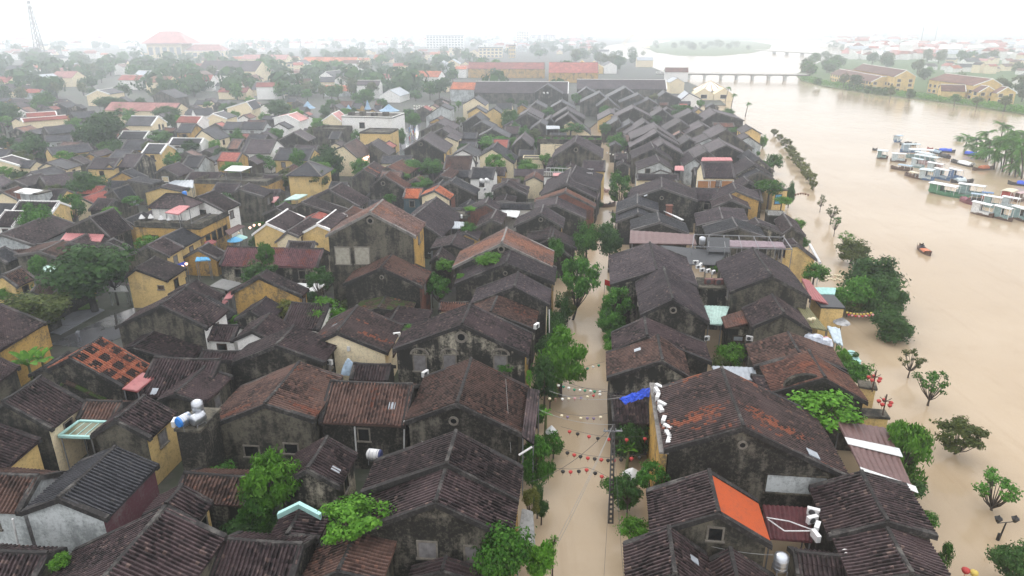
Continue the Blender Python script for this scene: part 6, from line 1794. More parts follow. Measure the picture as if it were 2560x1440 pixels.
boat('red wheelhouse boat facing us', 'P', (1970, 1045), (2060, 1010), 'red', True, 'cream', 'red', hgt=2.0, wid=1.8)
boat('brown hutted boat at the right edge', 'P', (2100, 1065), (2230, 1045), 'brown', True, 'pink', 'brown', hgt=2.0)
boat('sampan under a peaked blue tarpaulin', 'P', (1140, 465), (1385, 478), 'dark', tarp='blue_tarpaulin', span=(.2, .8))
boat('light blue covered sampan beside the peaked blue tarpaulin', 'P', (1075, 475), (1220, 502), 'dark', tarp='steel', span=(.1, .9))
boat('dark sampan below the light blue covered one', 'P', (1180, 520), (1325, 552), 'dark', tarp='dark', span=(.3, .8))
boat('white tarpaulin barge out in front of the palms', 'P', (1335, 585), (1590, 650), 'dark', tarp='white', span=(.45, .98), wid=1.9)
boat('open rowboat with an orange red lining', 'P', (1590, 688), (1845, 672), 'brown', tarp='orange', span=(.35, .7), wid=1.3)
boat('round hump of blue tarpaulin by the palm foot', 'P', (1485, 500), (1670, 525), 'dark', tarp='blue_tarpaulin', span=(.1, .8))
boat('dark boats with a blue sheet at the right edge', 'P', (2010, 850), (2260, 880), 'dark', tarp='blue_tarpaulin', span=(.45, .9))
boat('tiny red dinghy behind the white tarpaulin launch', 'P', (1045, 440), (1115, 448), 'red')


# ------------------------------------------------------------------ people: one skinned body each
def person(label, loc, rz, pose='sit', shirt=None, hat=None, group=None, sc=1.0):
    t = thing('person', label, 'person', loc, rz, group)
    if pose == 'sit':
        J = {'pel': (0, 0, .30), 'chest': (0, .06, .62), 'neck': (0, .09, .80), 'head': (0, .12, .95), 'top': (0, .12, 1.05), 'ls': (-.19, .08, .74), 'rs': (.19, .08, .74), 'le': (-.25, .22, .54), 're': (.25, .22, .54),
             'lh': (-.14, .42, .50), 'rh': (.14, .42, .50), 'lk': (-.12, .42, .36), 'rk': (.12, .42, .36), 'lf': (-.12, .46, .04), 'rf': (.12, .46, .04), 'lt': (-.12, .60, .03), 'rt': (.12, .60, .03)}
    else:
        J = {'pel': (0, 0, .92), 'chest': (0, .02, 1.25), 'neck': (0, .02, 1.45), 'head': (0, .05, 1.58), 'top': (0, .05, 1.68), 'ls': (-.20, .02, 1.38), 'rs': (.20, .02, 1.38), 'le': (-.27, .04, 1.10), 're': (.27, .08, 1.10),
             'lh': (-.26, .18, .90), 'rh': (.22, .32, 1.02), 'lk': (-.11, .07, .50), 'rk': (.11, -.02, .50), 'lf': (-.11, .10, .06), 'rf': (.11, -.14, .06), 'lt': (-.11, .24, .03), 'rt': (.11, .0, .03)}
    E = [('pel', 'chest'), ('chest', 'neck'), ('neck', 'head'), ('head', 'top'), ('chest', 'ls'), ('chest', 'rs'), ('ls', 'le'), ('rs', 're'), ('le', 'lh'), ('re', 'rh'), ('pel', 'lk'), ('pel', 'rk'), ('lk', 'lf'), ('rk', 'rf'), ('lf', 'lt'), ('rf', 'rt')]
    R = dict(pel=.15, chest=.17, neck=.06, head=.10, top=.07, ls=.075, rs=.075, le=.05, re=.05, lh=.04, rh=.04, lk=.075, rk=.075, lf=.05, rf=.05, lt=.035, rt=.035)
    ks = list(J); me = bpy.data.meshes.new('body')
    me.from_pydata([J[k] for k in ks], [(ks.index(a), ks.index(b)) for a, b in E], [])
    o = bpy.data.objects.new('body', me); COL.objects.link(o); o.parent = t
    o.modifiers.new('skin', 'SKIN'); s = o.modifiers.new('sub', 'SUBSURF'); s.levels = 1; s.render_levels = 1
    for i, k in enumerate(ks):
        v = me.skin_vertices[0].data[i]; v.radius = (R[k], R[k]); v.use_root = (k == 'pel')
    me.materials.append(shirt or plain('dark_clothes', (0.03, 0.035, 0.045)))
    if hat:
        m = MB(); z = J['top'][2]; m.lathe((J['top'][0], J['top'][1], z - .06), [(.24, 0), (.12, .09), (.01, .17)], 10); m.obj('hat', hat, t)
    else:
        m = MB(); z = J['head'][2]; m.lathe((J['head'][0], J['head'][1] - .02, z), [(.105, -.02), (.11, .05), (.07, .11), (.01, .13)], 10); m.obj('hair', plain('black_hair', (0.012, 0.011, 0.01)), t)
    USED.add(label)
    return t


STRAW = plain('straw_hat', (0.5, 0.42, 0.26))
t = boat('open motor sampan crossing the river with two people', 'K', (1252, 478), (1342, 538), 'brown', tarp='orange', span=(.45, .8), wid=1.25, th=.22, group=None)
c, s = math.cos(t.rotation_euler.z), math.sin(t.rotation_euler.z)
for (yy, xx, lb) in ((-1.35, -.22, 'person in dark clothes at the stern of the river sampan'), (-.85, .18, 'person in dark jacket seated forward in the river sampan')):
    person(lb, (t.location.x - s * yy + c * xx, t.location.y + c * yy + s * xx, .2), t.rotation_euler.z, 'sit', plain('dark_jacket', (0.035, 0.04, 0.06)), None, 'people in boats')
t = boat('slim rowing sampan in the flooded street', 'N', (858, 1300), (1002, 1285), 'brown', wid=1.2, group=None)
person('rower in a dark coat in the street sampan', (t.location.x + .5, t.location.y, .2), 1.2, 'sit', plain('dark_jacket', (0.035, 0.04, 0.06)), STRAW, 'people in boats')
boat('small empty boat near the far street bend', 'N', (1012, 945), (1085, 968), 'dark', wid=1.2, group=None)
boat('pale boat tied under the yellow corner house', 'N', (890, 1150), (945, 1155), 'pink', wid=1.2, group=None)
rc = [plain('raincoat_' + n, c, .5) for n, c in (('blue', (0.08, 0.2, 0.45)), ('white', (0.6, 0.62, 0.64)), ('grey', (0.2, 0.21, 0.23)), ('red', (0.4, 0.06, 0.05)), ('yellow', (0.5, 0.4, 0.08)))]
rn = ['blue', 'white', 'grey', 'red', 'yellow']
PL = [(1490, 420), (1510, 440), (1480, 455), (1525, 455), (1500, 475), (1540, 430), (1470, 480), (1515, 500), (1490, 515), (1545, 480), (1530, 395), (1500, 395)]
for i, q in enumerate(PL):
    p = unp(q, LANDZ + .06, 'M')
    pos = ['farthest', 'next to farthest', 'third farthest', 'fourth farthest', 'fifth farthest', 'middle', 'just past middle', 'fifth nearest', 'fourth nearest', 'third nearest', 'next to nearest', 'nearest'][sorted(range(12), key=lambda k: PL[k][1]).index(i)]
    person(f'{pos} walker in the wet market lane, in {rn[i % 5]} raincoat', (p[0], p[1], LANDZ + .06), i * 2.1, 'stand', rc[i % 5], STRAW if i % 3 == 0 else None, 'walkers in the wet market lane')
p = unp((200, 855), LANDZ + .06); person('person under a dark hood by the gate of the wet square', (p[0], p[1], LANDZ + .06), 1.0, 'stand', rc[2])
for i, q in enumerate(((1255, 290), (1310, 275))):
    p = unp(q, 5.95, 'E'); person(['person in white on the restaurant terrace', 'person in red on the restaurant terrace'][i], (p[0], p[1], 5.92), 2 + i, 'stand', [rc[1], rc[3]][i])

# ------------------------------------------------------------------ far bank resort, bridges, masts, landmark buildings
R1 = 'yellow gabled resort wings on the far bank'
for k, lb, A, B, L_, R_, ze in (
        ('T1', 'largest yellow resort gable facing the river', (1425, 682), (1000, 618), (1305, 745), (1518, 740), 9.5),
        ('T2', 'lower yellow resort gable left of the largest', (1185, 742), (770, 668), (1078, 795), (1300, 745), 7.0),
        ('T3', 'high yellow resort gable on the right behind two small ones', (2262, 765), (1760, 712), (2075, 830), (2358, 825), 8.0),
        ('T4', 'small yellow resort gable with white balcony front', (2222, 836), (2120, 826), (2122, 895), (2290, 880), 6.0),
        ('T5', 'small yellow resort gable at the lower right end', (2405, 845), (2300, 838), (2300, 905), (2492, 895), 6.0)):
    g = solve_gable(fp(A, 'T'), fp(B, 'T'), fp(L_, 'T'), fp(R_, 'T'), ze, None, 0.0, th=None)
    a_, b_ = unp(A, g['zr'], 'T'), unp(B, g['zr'], 'T')
    th = max(0.05, min(0.42, math.atan2((b_ - a_)[0], (b_ - a_)[1])))
    g = solve_gable(fp(A, 'T'), None, fp(L_, 'T'), fp(R_, 'T'), ze, min(95, float(np.linalg.norm((b_ - a_)[:2]))), 0, th=th)
    h = house(lb, g, 'rust', 'yellow', 'w', name='resort_wing', ribs=False, group=R1, cat='hotel', base=-.5, facade=False)
    HMAP[k] = h
    wd = h['xb'] - h['xa']
    for fl in (1.9, 4.7) if ze < 8.5 else (1.9, 4.7, 7.2):
        for u in (-.28, .28): window(h['root'], ('y', h['ya'], -1), wd * u, fl, 1.8, 1.5, WOOD, WHITEP)
    nn = int((h['yb'] - h['ya']) / 5)
    for fl in (1.9, 4.7):
        for i in range(nn): window(h['root'], ('x', h['xa'], -1), h['ya'] + (i + .5) * (h['yb'] - h['ya']) / nn, fl, 2.6, 1.5, DARKGLASS, WHITEP)
    LANDMARKS.append((lb, *h['loc']))
g = solve_perp(fp((1740, 812), 'T'), fp((2010, 830), 'T'), fp((1850, 885), 'T'), 4.5)
house('low resort wing in front of the high right gable', g, 'rust', 'yellow', 'w', name='resort_wing', ribs=False, group=R1, cat='hotel', base=-.5)


def bridge(label, a, b, z, piers, w=7.0, f='Z', name='bridge'):
    A, B = unp(a, z, f), unp(b, z, f)
    d = B - A; L = math.hypot(d[0], d[1])
    t = thing(name, label, 'bridge', (A[0], A[1], 0), math.atan2(d[1], d[0]))
    m = MB(); m.box(0, -w / 2, z - .7, L, w / 2, z); m.obj('deck', WALL['grey'], t)
    for s in (-1, 1):
        m = MB(); m.box(0, s * w / 2 - .12, z, L, s * w / 2 + .12, z + .18); m.box(0, s * w / 2 - .08, z + .95, L, s * w / 2 + .08, z + 1.1)
        for i in range(int(L / 3)): m.box(i * 3, s * w / 2 - .1, z + .18, i * 3 + .3, s * w / 2 + .1, z + .95)
        m.obj('railing', WALL['white'], t)
    for px in piers:
        u = (px - a[0]) / (b[0] - a[0]) * L
        m = MB(); m.box(u - .8, -w * .45, -3, u + .8, w * .45, z - 1.2); m.box(u - 1.8, -w * .5, z - 1.2, u + 1.8, w * .5, z - .7); m.obj('pier', WALL['ash'], t)
    LANDMARKS.append((label, *((A + B) / 2)[:2])); USED.add(label)


bridge('long low concrete bridge crossing to the resort bank', (1640, 183), (2020, 187), 4.0, (1725, 1765, 1806, 1845, 1885, 1925, 1965))
bridge('faint far bridge upstream of the river island', (1890, 125), (2140, 139), 4.0, (1945, 1980, 2020, 2062), 6.0)
A, B = unp((1560, 108), 2.0), unp((1620, 119), 2.0)
t = thing('arch_bridge', 'faint orange arched bridge beside the river island', 'bridge', (A[0], A[1], 0), math.atan2((B - A)[1], (B - A)[0]))
L = math.hypot(*(B - A)[:2])
for s in (-2.5, 2.5):
    m = MB(); pts = [Vector((L * i / 12, s, 2 + 20 * math.sin(math.pi * i / 12))) for i in range(13)]
    m.tube(pts, 1.1, 6); m.obj('arch', WALL['cream'], t)
m = MB(); m.box(-20, -3, 1.6, L + 8, 3, 2.6); m.obj('deck', WALL['cream'], t)
# telecom tower
b0 = unp((104, 150), LANDZ)
r = ray((82, 2)); tt = b0[1] / r[1]; ht = (EYE + r * tt)[2]
t = thing('telecom_tower', 'tall lattice telecom tower in the haze at upper left', 'tower', tuple(b0))
TP = plain('tower_paint', (0.10, 0.07, 0.07), .6, .3)
NS = 12
lv = [(4.2 * (1 - .78 * i / NS), ht * i / NS) for i in range(NS + 1)]
for sx, sy in ((-1, -1), (1, -1), (1, 1), (-1, 1)):
    m = MB(); m.tube([Vector((sx * w, sy * w, z)) for w, z in lv], .45, 5); m.obj('leg', TP, t)
m = MB()
for (w0, z0), (w1, z1) in zip(lv[:-1], lv[1:]):
    C0 = [(-w0, -w0), (w0, -w0), (w0, w0), (-w0, w0)]; C1 = [(-w1, -w1), (w1, -w1), (w1, w1), (-w1, w1)]
    for i in range(4):
        j = (i + 1) % 4
        m.bar((*C0[i], z0), (*C1[j], z1), .15, None, 4); m.bar((*C0[j], z0), (*C1[i], z1), .15, None, 4); m.bar((*C1[i], z1), (*C1[j], z1), .15, None, 4)
m.obj('bracing', TP, t)
for z in (ht * .62, ht * .78, ht * .93):
    for k in range(6):
        a = k * math.pi / 3; m = MB(); m.box(2.0 * math.cos(a) - .4, 2.0 * math.sin(a) - .4, z - 1.4, 2.0 * math.cos(a) + .4, 2.0 * math.sin(a) + .4, z + 1.4); m.obj('antenna', plain('antenna_grey', (.5, .5, .52)), t)
LANDMARKS.append(('telecom tower', b0[0], b0[1]))
for i, (bx, by, ty) in enumerate(((752, 118, 46), (795, 112, 66), (2299, 122, 66), (2335, 112, 65), (908, 108, 58), (987, 106, 62))):
    q = unp((bx, by), LANDZ); rr = ray((bx, ty)); z = (EYE + rr * (q[1] / rr[1]))[2]
    t = thing('radio_mast', ['faint tall mast in the left haze', 'darker mast right of the faint tall mast', 'left mast of the pair beyond the resort', 'right mast of the pair beyond the resort', 'thin mast above the white apartment block area', 'second thin mast nearer the white apartment block'][i], 'mast', tuple(q))
    m = MB(); m.bar((0, 0, -1), (0, 0, z), .9, .35, 6); m.obj('pole', TP, t)
    m = MB(); m.box(-1.4, -.5, z * .8, 1.4, .5, z * .8 + 1.2); m.obj('antenna', MATS['antenna_grey'], t)


def far_block(label, f, TL, BR, wall, floors, cols, depth=14, name='apartment_block', cat='building', roofc=None):
    q = unp((TL[0], BR[1]), LANDZ, f); q2 = unp((BR[0], BR[1]), LANDZ, f); rr = ray(fp(TL, f)); z = (EYE + rr * (q[1] / rr[1]))[2]
    w = float(q2[0] - q[0])
    t = thing(name, label, cat, tuple(q))
    m = MB(); m.box(0, 0, -1, w, depth, z); m.obj('wall', WALL[wall], t)
    m = MB(); m.box(-.5, -.5, z, w + .5, depth + .5, z + .8); m.obj('roof', roofc or WALL['grey'], t)
    me = None
    for i in range(floors):
        for j in range(cols):
            if me is None:
                m = MB(); m.box(-w / cols * .3, -.15, -z / floors * .27, w / cols * .3, .05, z / floors * .27); me = m.mesh('window', plain('far_window', (.16, .18, .2), .3))
            o = bpy.data.objects.new('window', me); COL.objects.link(o); o.parent = t; o.location = (w * (j + .5) / cols, 0, z * (i + .5) / floors)
    LANDMARKS.append((label, q[0] + w / 2, q[1])); USED.add(label)
    return t, w, z


far_block('white five storey apartment block in the haze', 'R', (1655, 350), (2015, 472), 'white', 5, 12)
far_block('pale grey banded block near the river in the haze', 'S', (180, 345), (350, 425), 'white', 6, 3)
far_block('faint white block beside the pale banded one', 'S', (355, 345), (422, 425), 'white', 5, 4)
far_block('pinkish tall building at the middle of the horizon', 'S', (45, 310), (160, 420), 'cream', 5, 5)
far_block('wide pale block in the far left haze', 'R', (110, 345), (420, 405), 'white', 3, 10)
far_block('pale three storey block right of the darker mast', 'R', (800, 340), (935, 412), 'white', 4, 5)
far_block('orange yellow block at the right of the apartment area', 'R', (2450, 450), (2515, 560), 'yellow', 3, 3)
far_block('cream villa block left of the orange yellow block', 'R', (2160, 470), (2390, 560), 'cream', 3, 6)
far_block('yellow cube house in the far middle trees', 'R', (300, 620), (390, 690), 'cream', 2, 2)
far_block('cream long house with brown shutter in the far trees', 'R', (1180, 735), (1330, 775), 'cream', 1, 3)
t, w, z = far_block('huge hall with salmon hip roof and columned front', 'Q', (1440, 430), (1780, 565), 'cream', 1, 5, 30, 'assembly_hall', 'hall', WALL['white'])
hip(t, -4, -4, w + 10, 34, z + .8, z + 15, ROOF['pink'], MORTAR_W)
t, w, z = far_block('salmon roofed wing right of the huge hall', 'Q', (1800, 500), (2185, 565), 'cream', 1, 6, 20, 'assembly_hall', 'hall', WALL['white'])
hip(t, 0, 0, w, 20, z + .8, z + 8, ROOF['pink'], MORTAR_W)
for k, lb, a_, b_, c_, ze, rf, wl2 in (
        ('S1', 'long red roofed market hall with yellow gabled porches', (360, 605), (835, 605), (600, 705), 7.0, 'red', 'ochre'),
        ('S2', 'left red roofed hall beside the yellow porch hall', (-420, 605), (320, 605), (0, 668), 7.0, 'red', 'ochre')):
    h = house(lb, solve_perp(fp(a_, 'S'), fp(b_, 'S'), fp(c_, 'S'), ze), rf, wl2, 'd', name='market_hall', ribs=False, cat='hall', group=None); HMAP[k] = h
    LANDMARKS.append((lb, *h['loc']))
for i, (x, y) in enumerate(((550, 660), (675, 645), (795, 655))):
    q = unp((x, y + 60), LANDZ, 'S'); t = thing('gabled_porch', ['left', 'middle', 'right'][i] + ' yellow gabled porch of the red roofed market hall', 'porch', (q[0], q[1], 0), -TH0)
    m = MB(); W2 = 7.5
    m.add([(-W2, 0, -1), (W2, 0, -1), (W2, 0, 5), (0, 0, 10), (-W2, 0, 5), (-W2, 14, -1), (W2, 14, -1), (W2, 14, 5), (0, 14, 10), (-W2, 14, 5)], [(0, 1, 2, 3, 4), (9, 8, 7, 6, 5), (1, 6, 7, 2), (0, 4, 9, 5), (2, 7, 8, 3), (4, 3, 8, 9)])
    m.obj('wall', WALL['yellow'], t)
    window(t, ('y', 0.0, -1), 0, 3, 7, 4, DARKGLASS, WHITEP, arch=True)
for k, lb, a_, b_, c_, ze, rf in (('R1', 'long orange roofed school in the far trees', (520, 548), (945, 560), (740, 595), 7.0, 'orange'), ('R2', 'orange roofed house left of the far school', (285, 545), (400, 548), (340, 580), 6.0, 'red'),
                          ('R3', 'orange roofed house under the white apartment block', (1160, 528), (1250, 530), (1200, 562), 6.0, 'orange'), ('R4', 'yellow topped house right of the apartment trees', (1770, 495), (1865, 497), (1810, 515), 6.0, 'orange'),
                          ('R5', 'far left orange roofed hall among trees', (-60, 525), (270, 535), (100, 575), 7.0, 'pink'), ('Q5', 'salmon roof behind the dark far left trees', (540, 690), (760, 690), (640, 755), 6.0, 'pink'),
                          ('Q6', 'broad salmon roof in the middle of the left trees', (1780, 720), (2040, 715), (1850, 770), 6.0, 'pink'), ('Q7', 'broad plum grey roof under the salmon wing', (2050, 585), (2480, 600), (2200, 690), 7.5, 'purple'),
                          ('Q8', 'yellow house with red roof at the far left edge', (-60, 740), (110, 745), (20, 800), 6.0, 'red')):
    f = {'R': 'R', 'Q': 'Q'}[k[0]]
    h = house(lb, solve_perp(fp(a_, f), fp(b_, f), fp(c_, f), ze, snap=.9), rf, 'cream', 'd', name='distant_hall', ribs=False, cat='hall' if k in ('R1', 'R5') else 'house', group=None, verge=False, facade=False); HMAP[k] = h
    LANDMARKS.append((lb, *h['loc']))
# cafe with yellow gables and a striped cone, blue umbrellas
q = unp((1960, 265), 0.2, 'S'); q = unp((1955, 975), 0.2, 'S')
t = thing('cafe', 'yellow riverside cafe with twin gables and striped cone roof', 'cafe', (q[0], q[1], 0), -TH0)
m = MB()
for x0 in (-10, 0):
    m.add([(x0, 0, -1.5), (x0 + 9.6, 0, -1.5), (x0 + 9.6, 0, 3.5), (x0 + 4.8, 0, 6.5), (x0, 0, 3.5), (x0, 12, -1.5), (x0 + 9.6, 12, -1.5), (x0 + 9.6, 12, 3.5), (x0 + 4.8, 12, 6.5), (x0, 12, 3.5)], [(0, 1, 2, 3, 4), (9, 8, 7, 6, 5), (1, 6, 7, 2), (0, 4, 9, 5), (2, 7, 8, 3), (4, 3, 8, 9)])
m.obj('wall', WALL['cream'], t)
for x0 in (-5.2, 4.8): window(t, ('y', 0.0, -1), x0, 2.2, 3, 1.8, DARKGLASS, WHITEP)
m = MB(); m.lathe((0, 16, 4.5), [(9, 0), (0.2, 4.6)], 24); m.obj('cone_roof', WALL['white'], t)
m = MB()
for k in range(12):
    a = k * math.pi / 6; m.bar((9.1 * math.cos(a), 16 + 9.1 * math.sin(a), 4.55), (0.2 * math.cos(a), 16 + .2 * math.sin(a), 9.15), .35, .05, 4)
m.obj('stripe', WALL['ochre'], t)
LANDMARKS.append(('striped cone cafe', q[0], q[1]))
PALEB = plain('blue_umbrella', (0.24, 0.37, 0.50), .6, .25)
for i, (x, y, r_, h_) in enumerate(((505, 195, 3.2, 2.8), (1085, 205, 1.5, 3.6), (1290, 220, 4.4, 2.6), (900, 215, 1.8, 2.2))):
    q = unp((x, y), 4.2, 'M'); t = thing('market_umbrella', ['left pale blue market umbrella', 'steep pale blue umbrella on the white tank', 'wide pale blue market umbrella', 'small pale blue umbrella behind the white block'][i], 'umbrella', (q[0], q[1], 0))
    m = MB(); m.bar((0, 0, -.3), (0, 0, 4.2 + h_), .08, None, 5); m.obj('pole', GREYM, t)
    m = MB(); m.lathe((0, 0, 4.2), [(r_, 0), (r_ * .55, h_ * .32), (.15, h_)], 10); m.obj('canopy', PALEB, t)
# ------------------------------------------------------------------ low outbuildings in the gaps between the measured houses
def inside(p, poly):
    x, y = p; c = False
    for (x0, y0), (x1, y1) in zip(poly, poly[1:] + poly[:1]):
        if (y0 > y) != (y1 > y) and x < (x1 - x0) * (y - y0) / (y1 - y0) + x0: c = not c
    return c


cu, su = math.cos(TH0), math.sin(TH0)
UV = lambda x, y: (cu * x - su * y, su * x + cu * y)          # across and along the street
RECTS = []
for h in HOUSES:
    D = np.array([math.sin(h['th']), math.cos(h['th'])]); X = np.array([math.cos(h['th']), -math.sin(h['th'])])
    q = [UV(*(np.array(h['loc']) + X * x + D * y)) for x in (-h['wl'], h['wr']) for y in (h['y0'], h['y1'])]
    RECTS.append((min(a[0] for a in q), min(a[1] for a in q), max(a[0] for a in q), max(a[1] for a in q)))
for t in [o for o in COL.objects if o.parent is None and o.get('category') in ('awning', 'roof sheet', 'canopy', 'restaurant', 'building', 'balcony', 'umbrella', 'tower', 'wall', 'skylight')]:
    for ch in t.children:
        if ch.type != 'MESH' or ch.name.startswith('post'): continue
        M = Matrix.Translation(t.location) @ Matrix.Rotation(t.rotation_euler.z, 4, 'Z')
        bb = [M @ Vector(c) for c in ch.bound_box]
        q = [UV(b.x, b.y) for b in bb]
        RECTS.append((min(a[0] for a in q), min(a[1] for a in q), max(a[0] for a in q), max(a[1] for a in q)))
LEFT = [(-60, 1500), (1296, 1500), (1310, 1300), (1345, 1100), (1372, 900), (1400, 760), (1440, 600), (1480, 420), (1478, 335), (1440, 275), (1300, 262), (600, 262), (-60, 262)]
RIGHT = [(1565, 1500), (1545, 1200), (1535, 900), (1535, 700), (1530, 520), (1520, 400), (1490, 320), (1560, 268), (1720, 262), (1800, 285), (1870, 390), (1905, 470), (1935, 560), (1990, 680), (2040, 800), (2080, 920), (2140, 1060), (2220, 1200), (2340, 1500)]
NOGO = [[(60, 900), (200, 700), (480, 690), (620, 560), (690, 500), (520, 740), (480, 800), (300, 860), (240, 920)],
        [(960, 420), (990, 330), (1060, 300), (1075, 330), (1050, 400), (1000, 440)],
        [(560, 1330), (560, 1150), (720, 1150), (690, 1330)]]
rnd = random.Random(11)
nfill = 0
okays = []
for it in range(26000):
    left = rnd.random() < 0.62
    px = (rnd.uniform(-40, 1480), rnd.uniform(262, 1440)) if left else (rnd.uniform(1490, 2300), rnd.uniform(265, 1440))
    if not inside(px, LEFT if left else RIGHT) or any(inside(px, n) for n in NOGO): continue
    p = unp(px, 2.5)
    u, v = UV(p[0], p[1])
    w, l = (rnd.uniform(3.2, 7.5), rnd.uniform(3.2, 8)) if it < 9000 else (rnd.uniform(2.2, 4), rnd.uniform(2.4, 4.5))
    rc = (u - w / 2, v - l / 2, u + w / 2, v + l / 2)
    g = 0.15
    if any(rc[0] < r[2] + g and rc[2] > r[0] - g and rc[1] < r[3] + g and rc[3] > r[1] - g for r in RECTS): continue
    # stay clear of the street and the river
    bad = False
    for du in (-w / 2, w / 2):
        for dv in (-l / 2, l / 2):
            x, y = cu * (u + du) + su * (v + dv), -su * (u + du) + cu * (v + dv)
            q = proj((x, y, 0.0))
            if not inside(q, LEFT if left else RIGHT): bad = True
    if bad: continue
    RECTS.append(rc); okays.append((u, v, w, l, left))
    nfill += 1
    if nfill >= 290: break
okays.sort(key=lambda q: q[1])
KIND = {'dark': 'dark', 'purple': 'dark plum', 'slate': 'slate grey', 'brown': 'brown', 'rust': 'rusty', 'moss': 'mossy', 'tan': 'pale tan', 'red': 'red'}
PRE = []
for (u, v, w, l, left) in okays:
    x, y = cu * u + su * v, -su * u + cu * v
    if left and v > 75 and rnd.random() < .24:
        PRE.append((x, y, max(1.75, min(3.0, .7 * min(w, l))))); continue
    far = math.hypot(x, y) > 150
    rf = rnd.choice(['dark', 'dark', 'dark', 'purple', 'slate', 'slate', 'brown', 'moss'] if not far else ['purple', 'slate', 'slate', 'dark', 'rust', 'red', 'tan'])
    wl2 = rnd.choice(['black', 'grey', 'grey', 'stain', 'cream', 'ochre', 'white'] if left else ['black', 'black', 'grey', 'stain'])
    ze = rnd.uniform(2.7, 3.6) + (1.0 if far else 0)
    perp = rnd.random() < 0.4
    half, ln = (l / 2, w) if perp else (w / 2, l)
    zr = ze + half * rnd.uniform(0.42, 0.58)
    th = TH0 + (math.pi / 2 if perp else 0)
    loc = (x - math.sin(th) * ln / 2, y - math.cos(th) * ln / 2)
    lab = point_out(f'low {KIND[rf]} roofed outbuilding', x, y)
    house(lab, dict(loc=loc, th=th, zr=zr, y0=0.0, y1=ln, wl=half, zl=ze, wr=half, zrr=ze), rf, wl2, name='outbuilding', group='low outbuildings between the houses', facade=False, cat='outbuilding')

# ------------------------------------------------------------------ the town further off: the nearest as things, the rest as one mass
FW_, FR_ = ['cream', 'white', 'white', 'ash', 'white', 'cream'], ['red', 'pink', 'orange', 'slate', 'purple', 'rust', 'tan', 'ashsheet', 'slate', 'red']
CN = {'red': 'red', 'pink': 'salmon', 'orange': 'orange', 'slate': 'slate grey', 'purple': 'plum', 'rust': 'rusty', 'tan': 'tan', 'ashsheet': 'light grey'}
WN_ = {'cream': 'cream', 'white': 'white', 'yellow': 'yellow', 'ash': 'pale grey'}
TOWN_L = [(-20, 250), (-20, 100), (1480, 100), (1500, 128), (1600, 160), (1680, 196), (1760, 232), (1480, 240), (1180, 262), (600, 250)]
TOWN_R = [(2080, 150), (2110, 128), (2180, 100), (2300, 100), (2440, 122), (2570, 118), (2570, 250), (2530, 262), (2500, 205), (2330, 180), (2300, 165), (2180, 155)]
CLEAR = [[(350, 85), (570, 85), (570, 140), (350, 140)], [(1060, 85), (1165, 85), (1165, 128), (1060, 128)], [(1190, 140), (1510, 140), (1510, 235), (1190, 235)], [(130, 205), (330, 205), (330, 262), (130, 262)],
         [(2000, 150), (2300, 150), (2300, 255), (2000, 255)], [(2330, 180), (2550, 190), (2550, 260), (2330, 250)], [(740, 180), (900, 120), (600, 135), (760, 160)], [(1430, 185), (1680, 185), (1680, 240), (1430, 240)], [(1100, 195), (1430, 195), (1430, 240), (1100, 240)]]
rnd = random.Random(5)
placed = []
for it in range(14000):
    right = rnd.random() < 0.42
    px = (rnd.uniform(2060, 2570), rnd.uniform(100, 260)) if right else (rnd.uniform(-10, 1760), rnd.uniform(112, 258))
    if not inside(px, TOWN_R if right else TOWN_L) or any(inside(px, c) for c in CLEAR): continue
    p = unp(px, 0.4)
    s = rnd.uniform(3.6, 6.2) if right else rnd.uniform(4, 8)
    if any((p[0] - q[0]) ** 2 + (p[1] - q[1]) ** 2 < (s + q[2]) ** 2 * 1.1 for q in placed): continue
    if any((p[0] - h['mid'][0]) ** 2 + (p[1] - h['mid'][1]) ** 2 < (s + 7) ** 2 for h in HOUSES if 'mid' in h): continue
    placed.append((p[0], p[1], s))
    if len(placed) >= 235: break
placed.sort(key=lambda q: q[1])
for x, y, s in placed:
    rf, wl2 = rnd.choice(FR_), rnd.choice(FW_)
    two = rnd.random() < 0.55
    ze = (6.4 if two else 3.8) + rnd.uniform(-.4, .8)
    th = TH0 + rnd.choice([0, math.pi / 2, math.pi / 2]) + rnd.uniform(-.2, .2) + (-.4 if x > 180 else 0)
    ln = s * 2 * rnd.uniform(.9, 1.4)
    half = s * rnd.uniform(.6, .85)
    lab = point_out(f'{"two storey " if two else "low "}{WN_[wl2]} house with {CN[rf]} roof', x, y)
    house(lab, dict(loc=(x - math.sin(th) * ln / 2, y - math.cos(th) * ln / 2), th=th, zr=ze + half * .55, y0=0.0, y1=ln, wl=half, zl=ze, wr=half, zrr=ze), rf, wl2, rnd.choice('wdg'), name='suburban_house',
          ribs=False, group='suburban houses in the haze', verge=False, base=-.3, facade=y < 420)

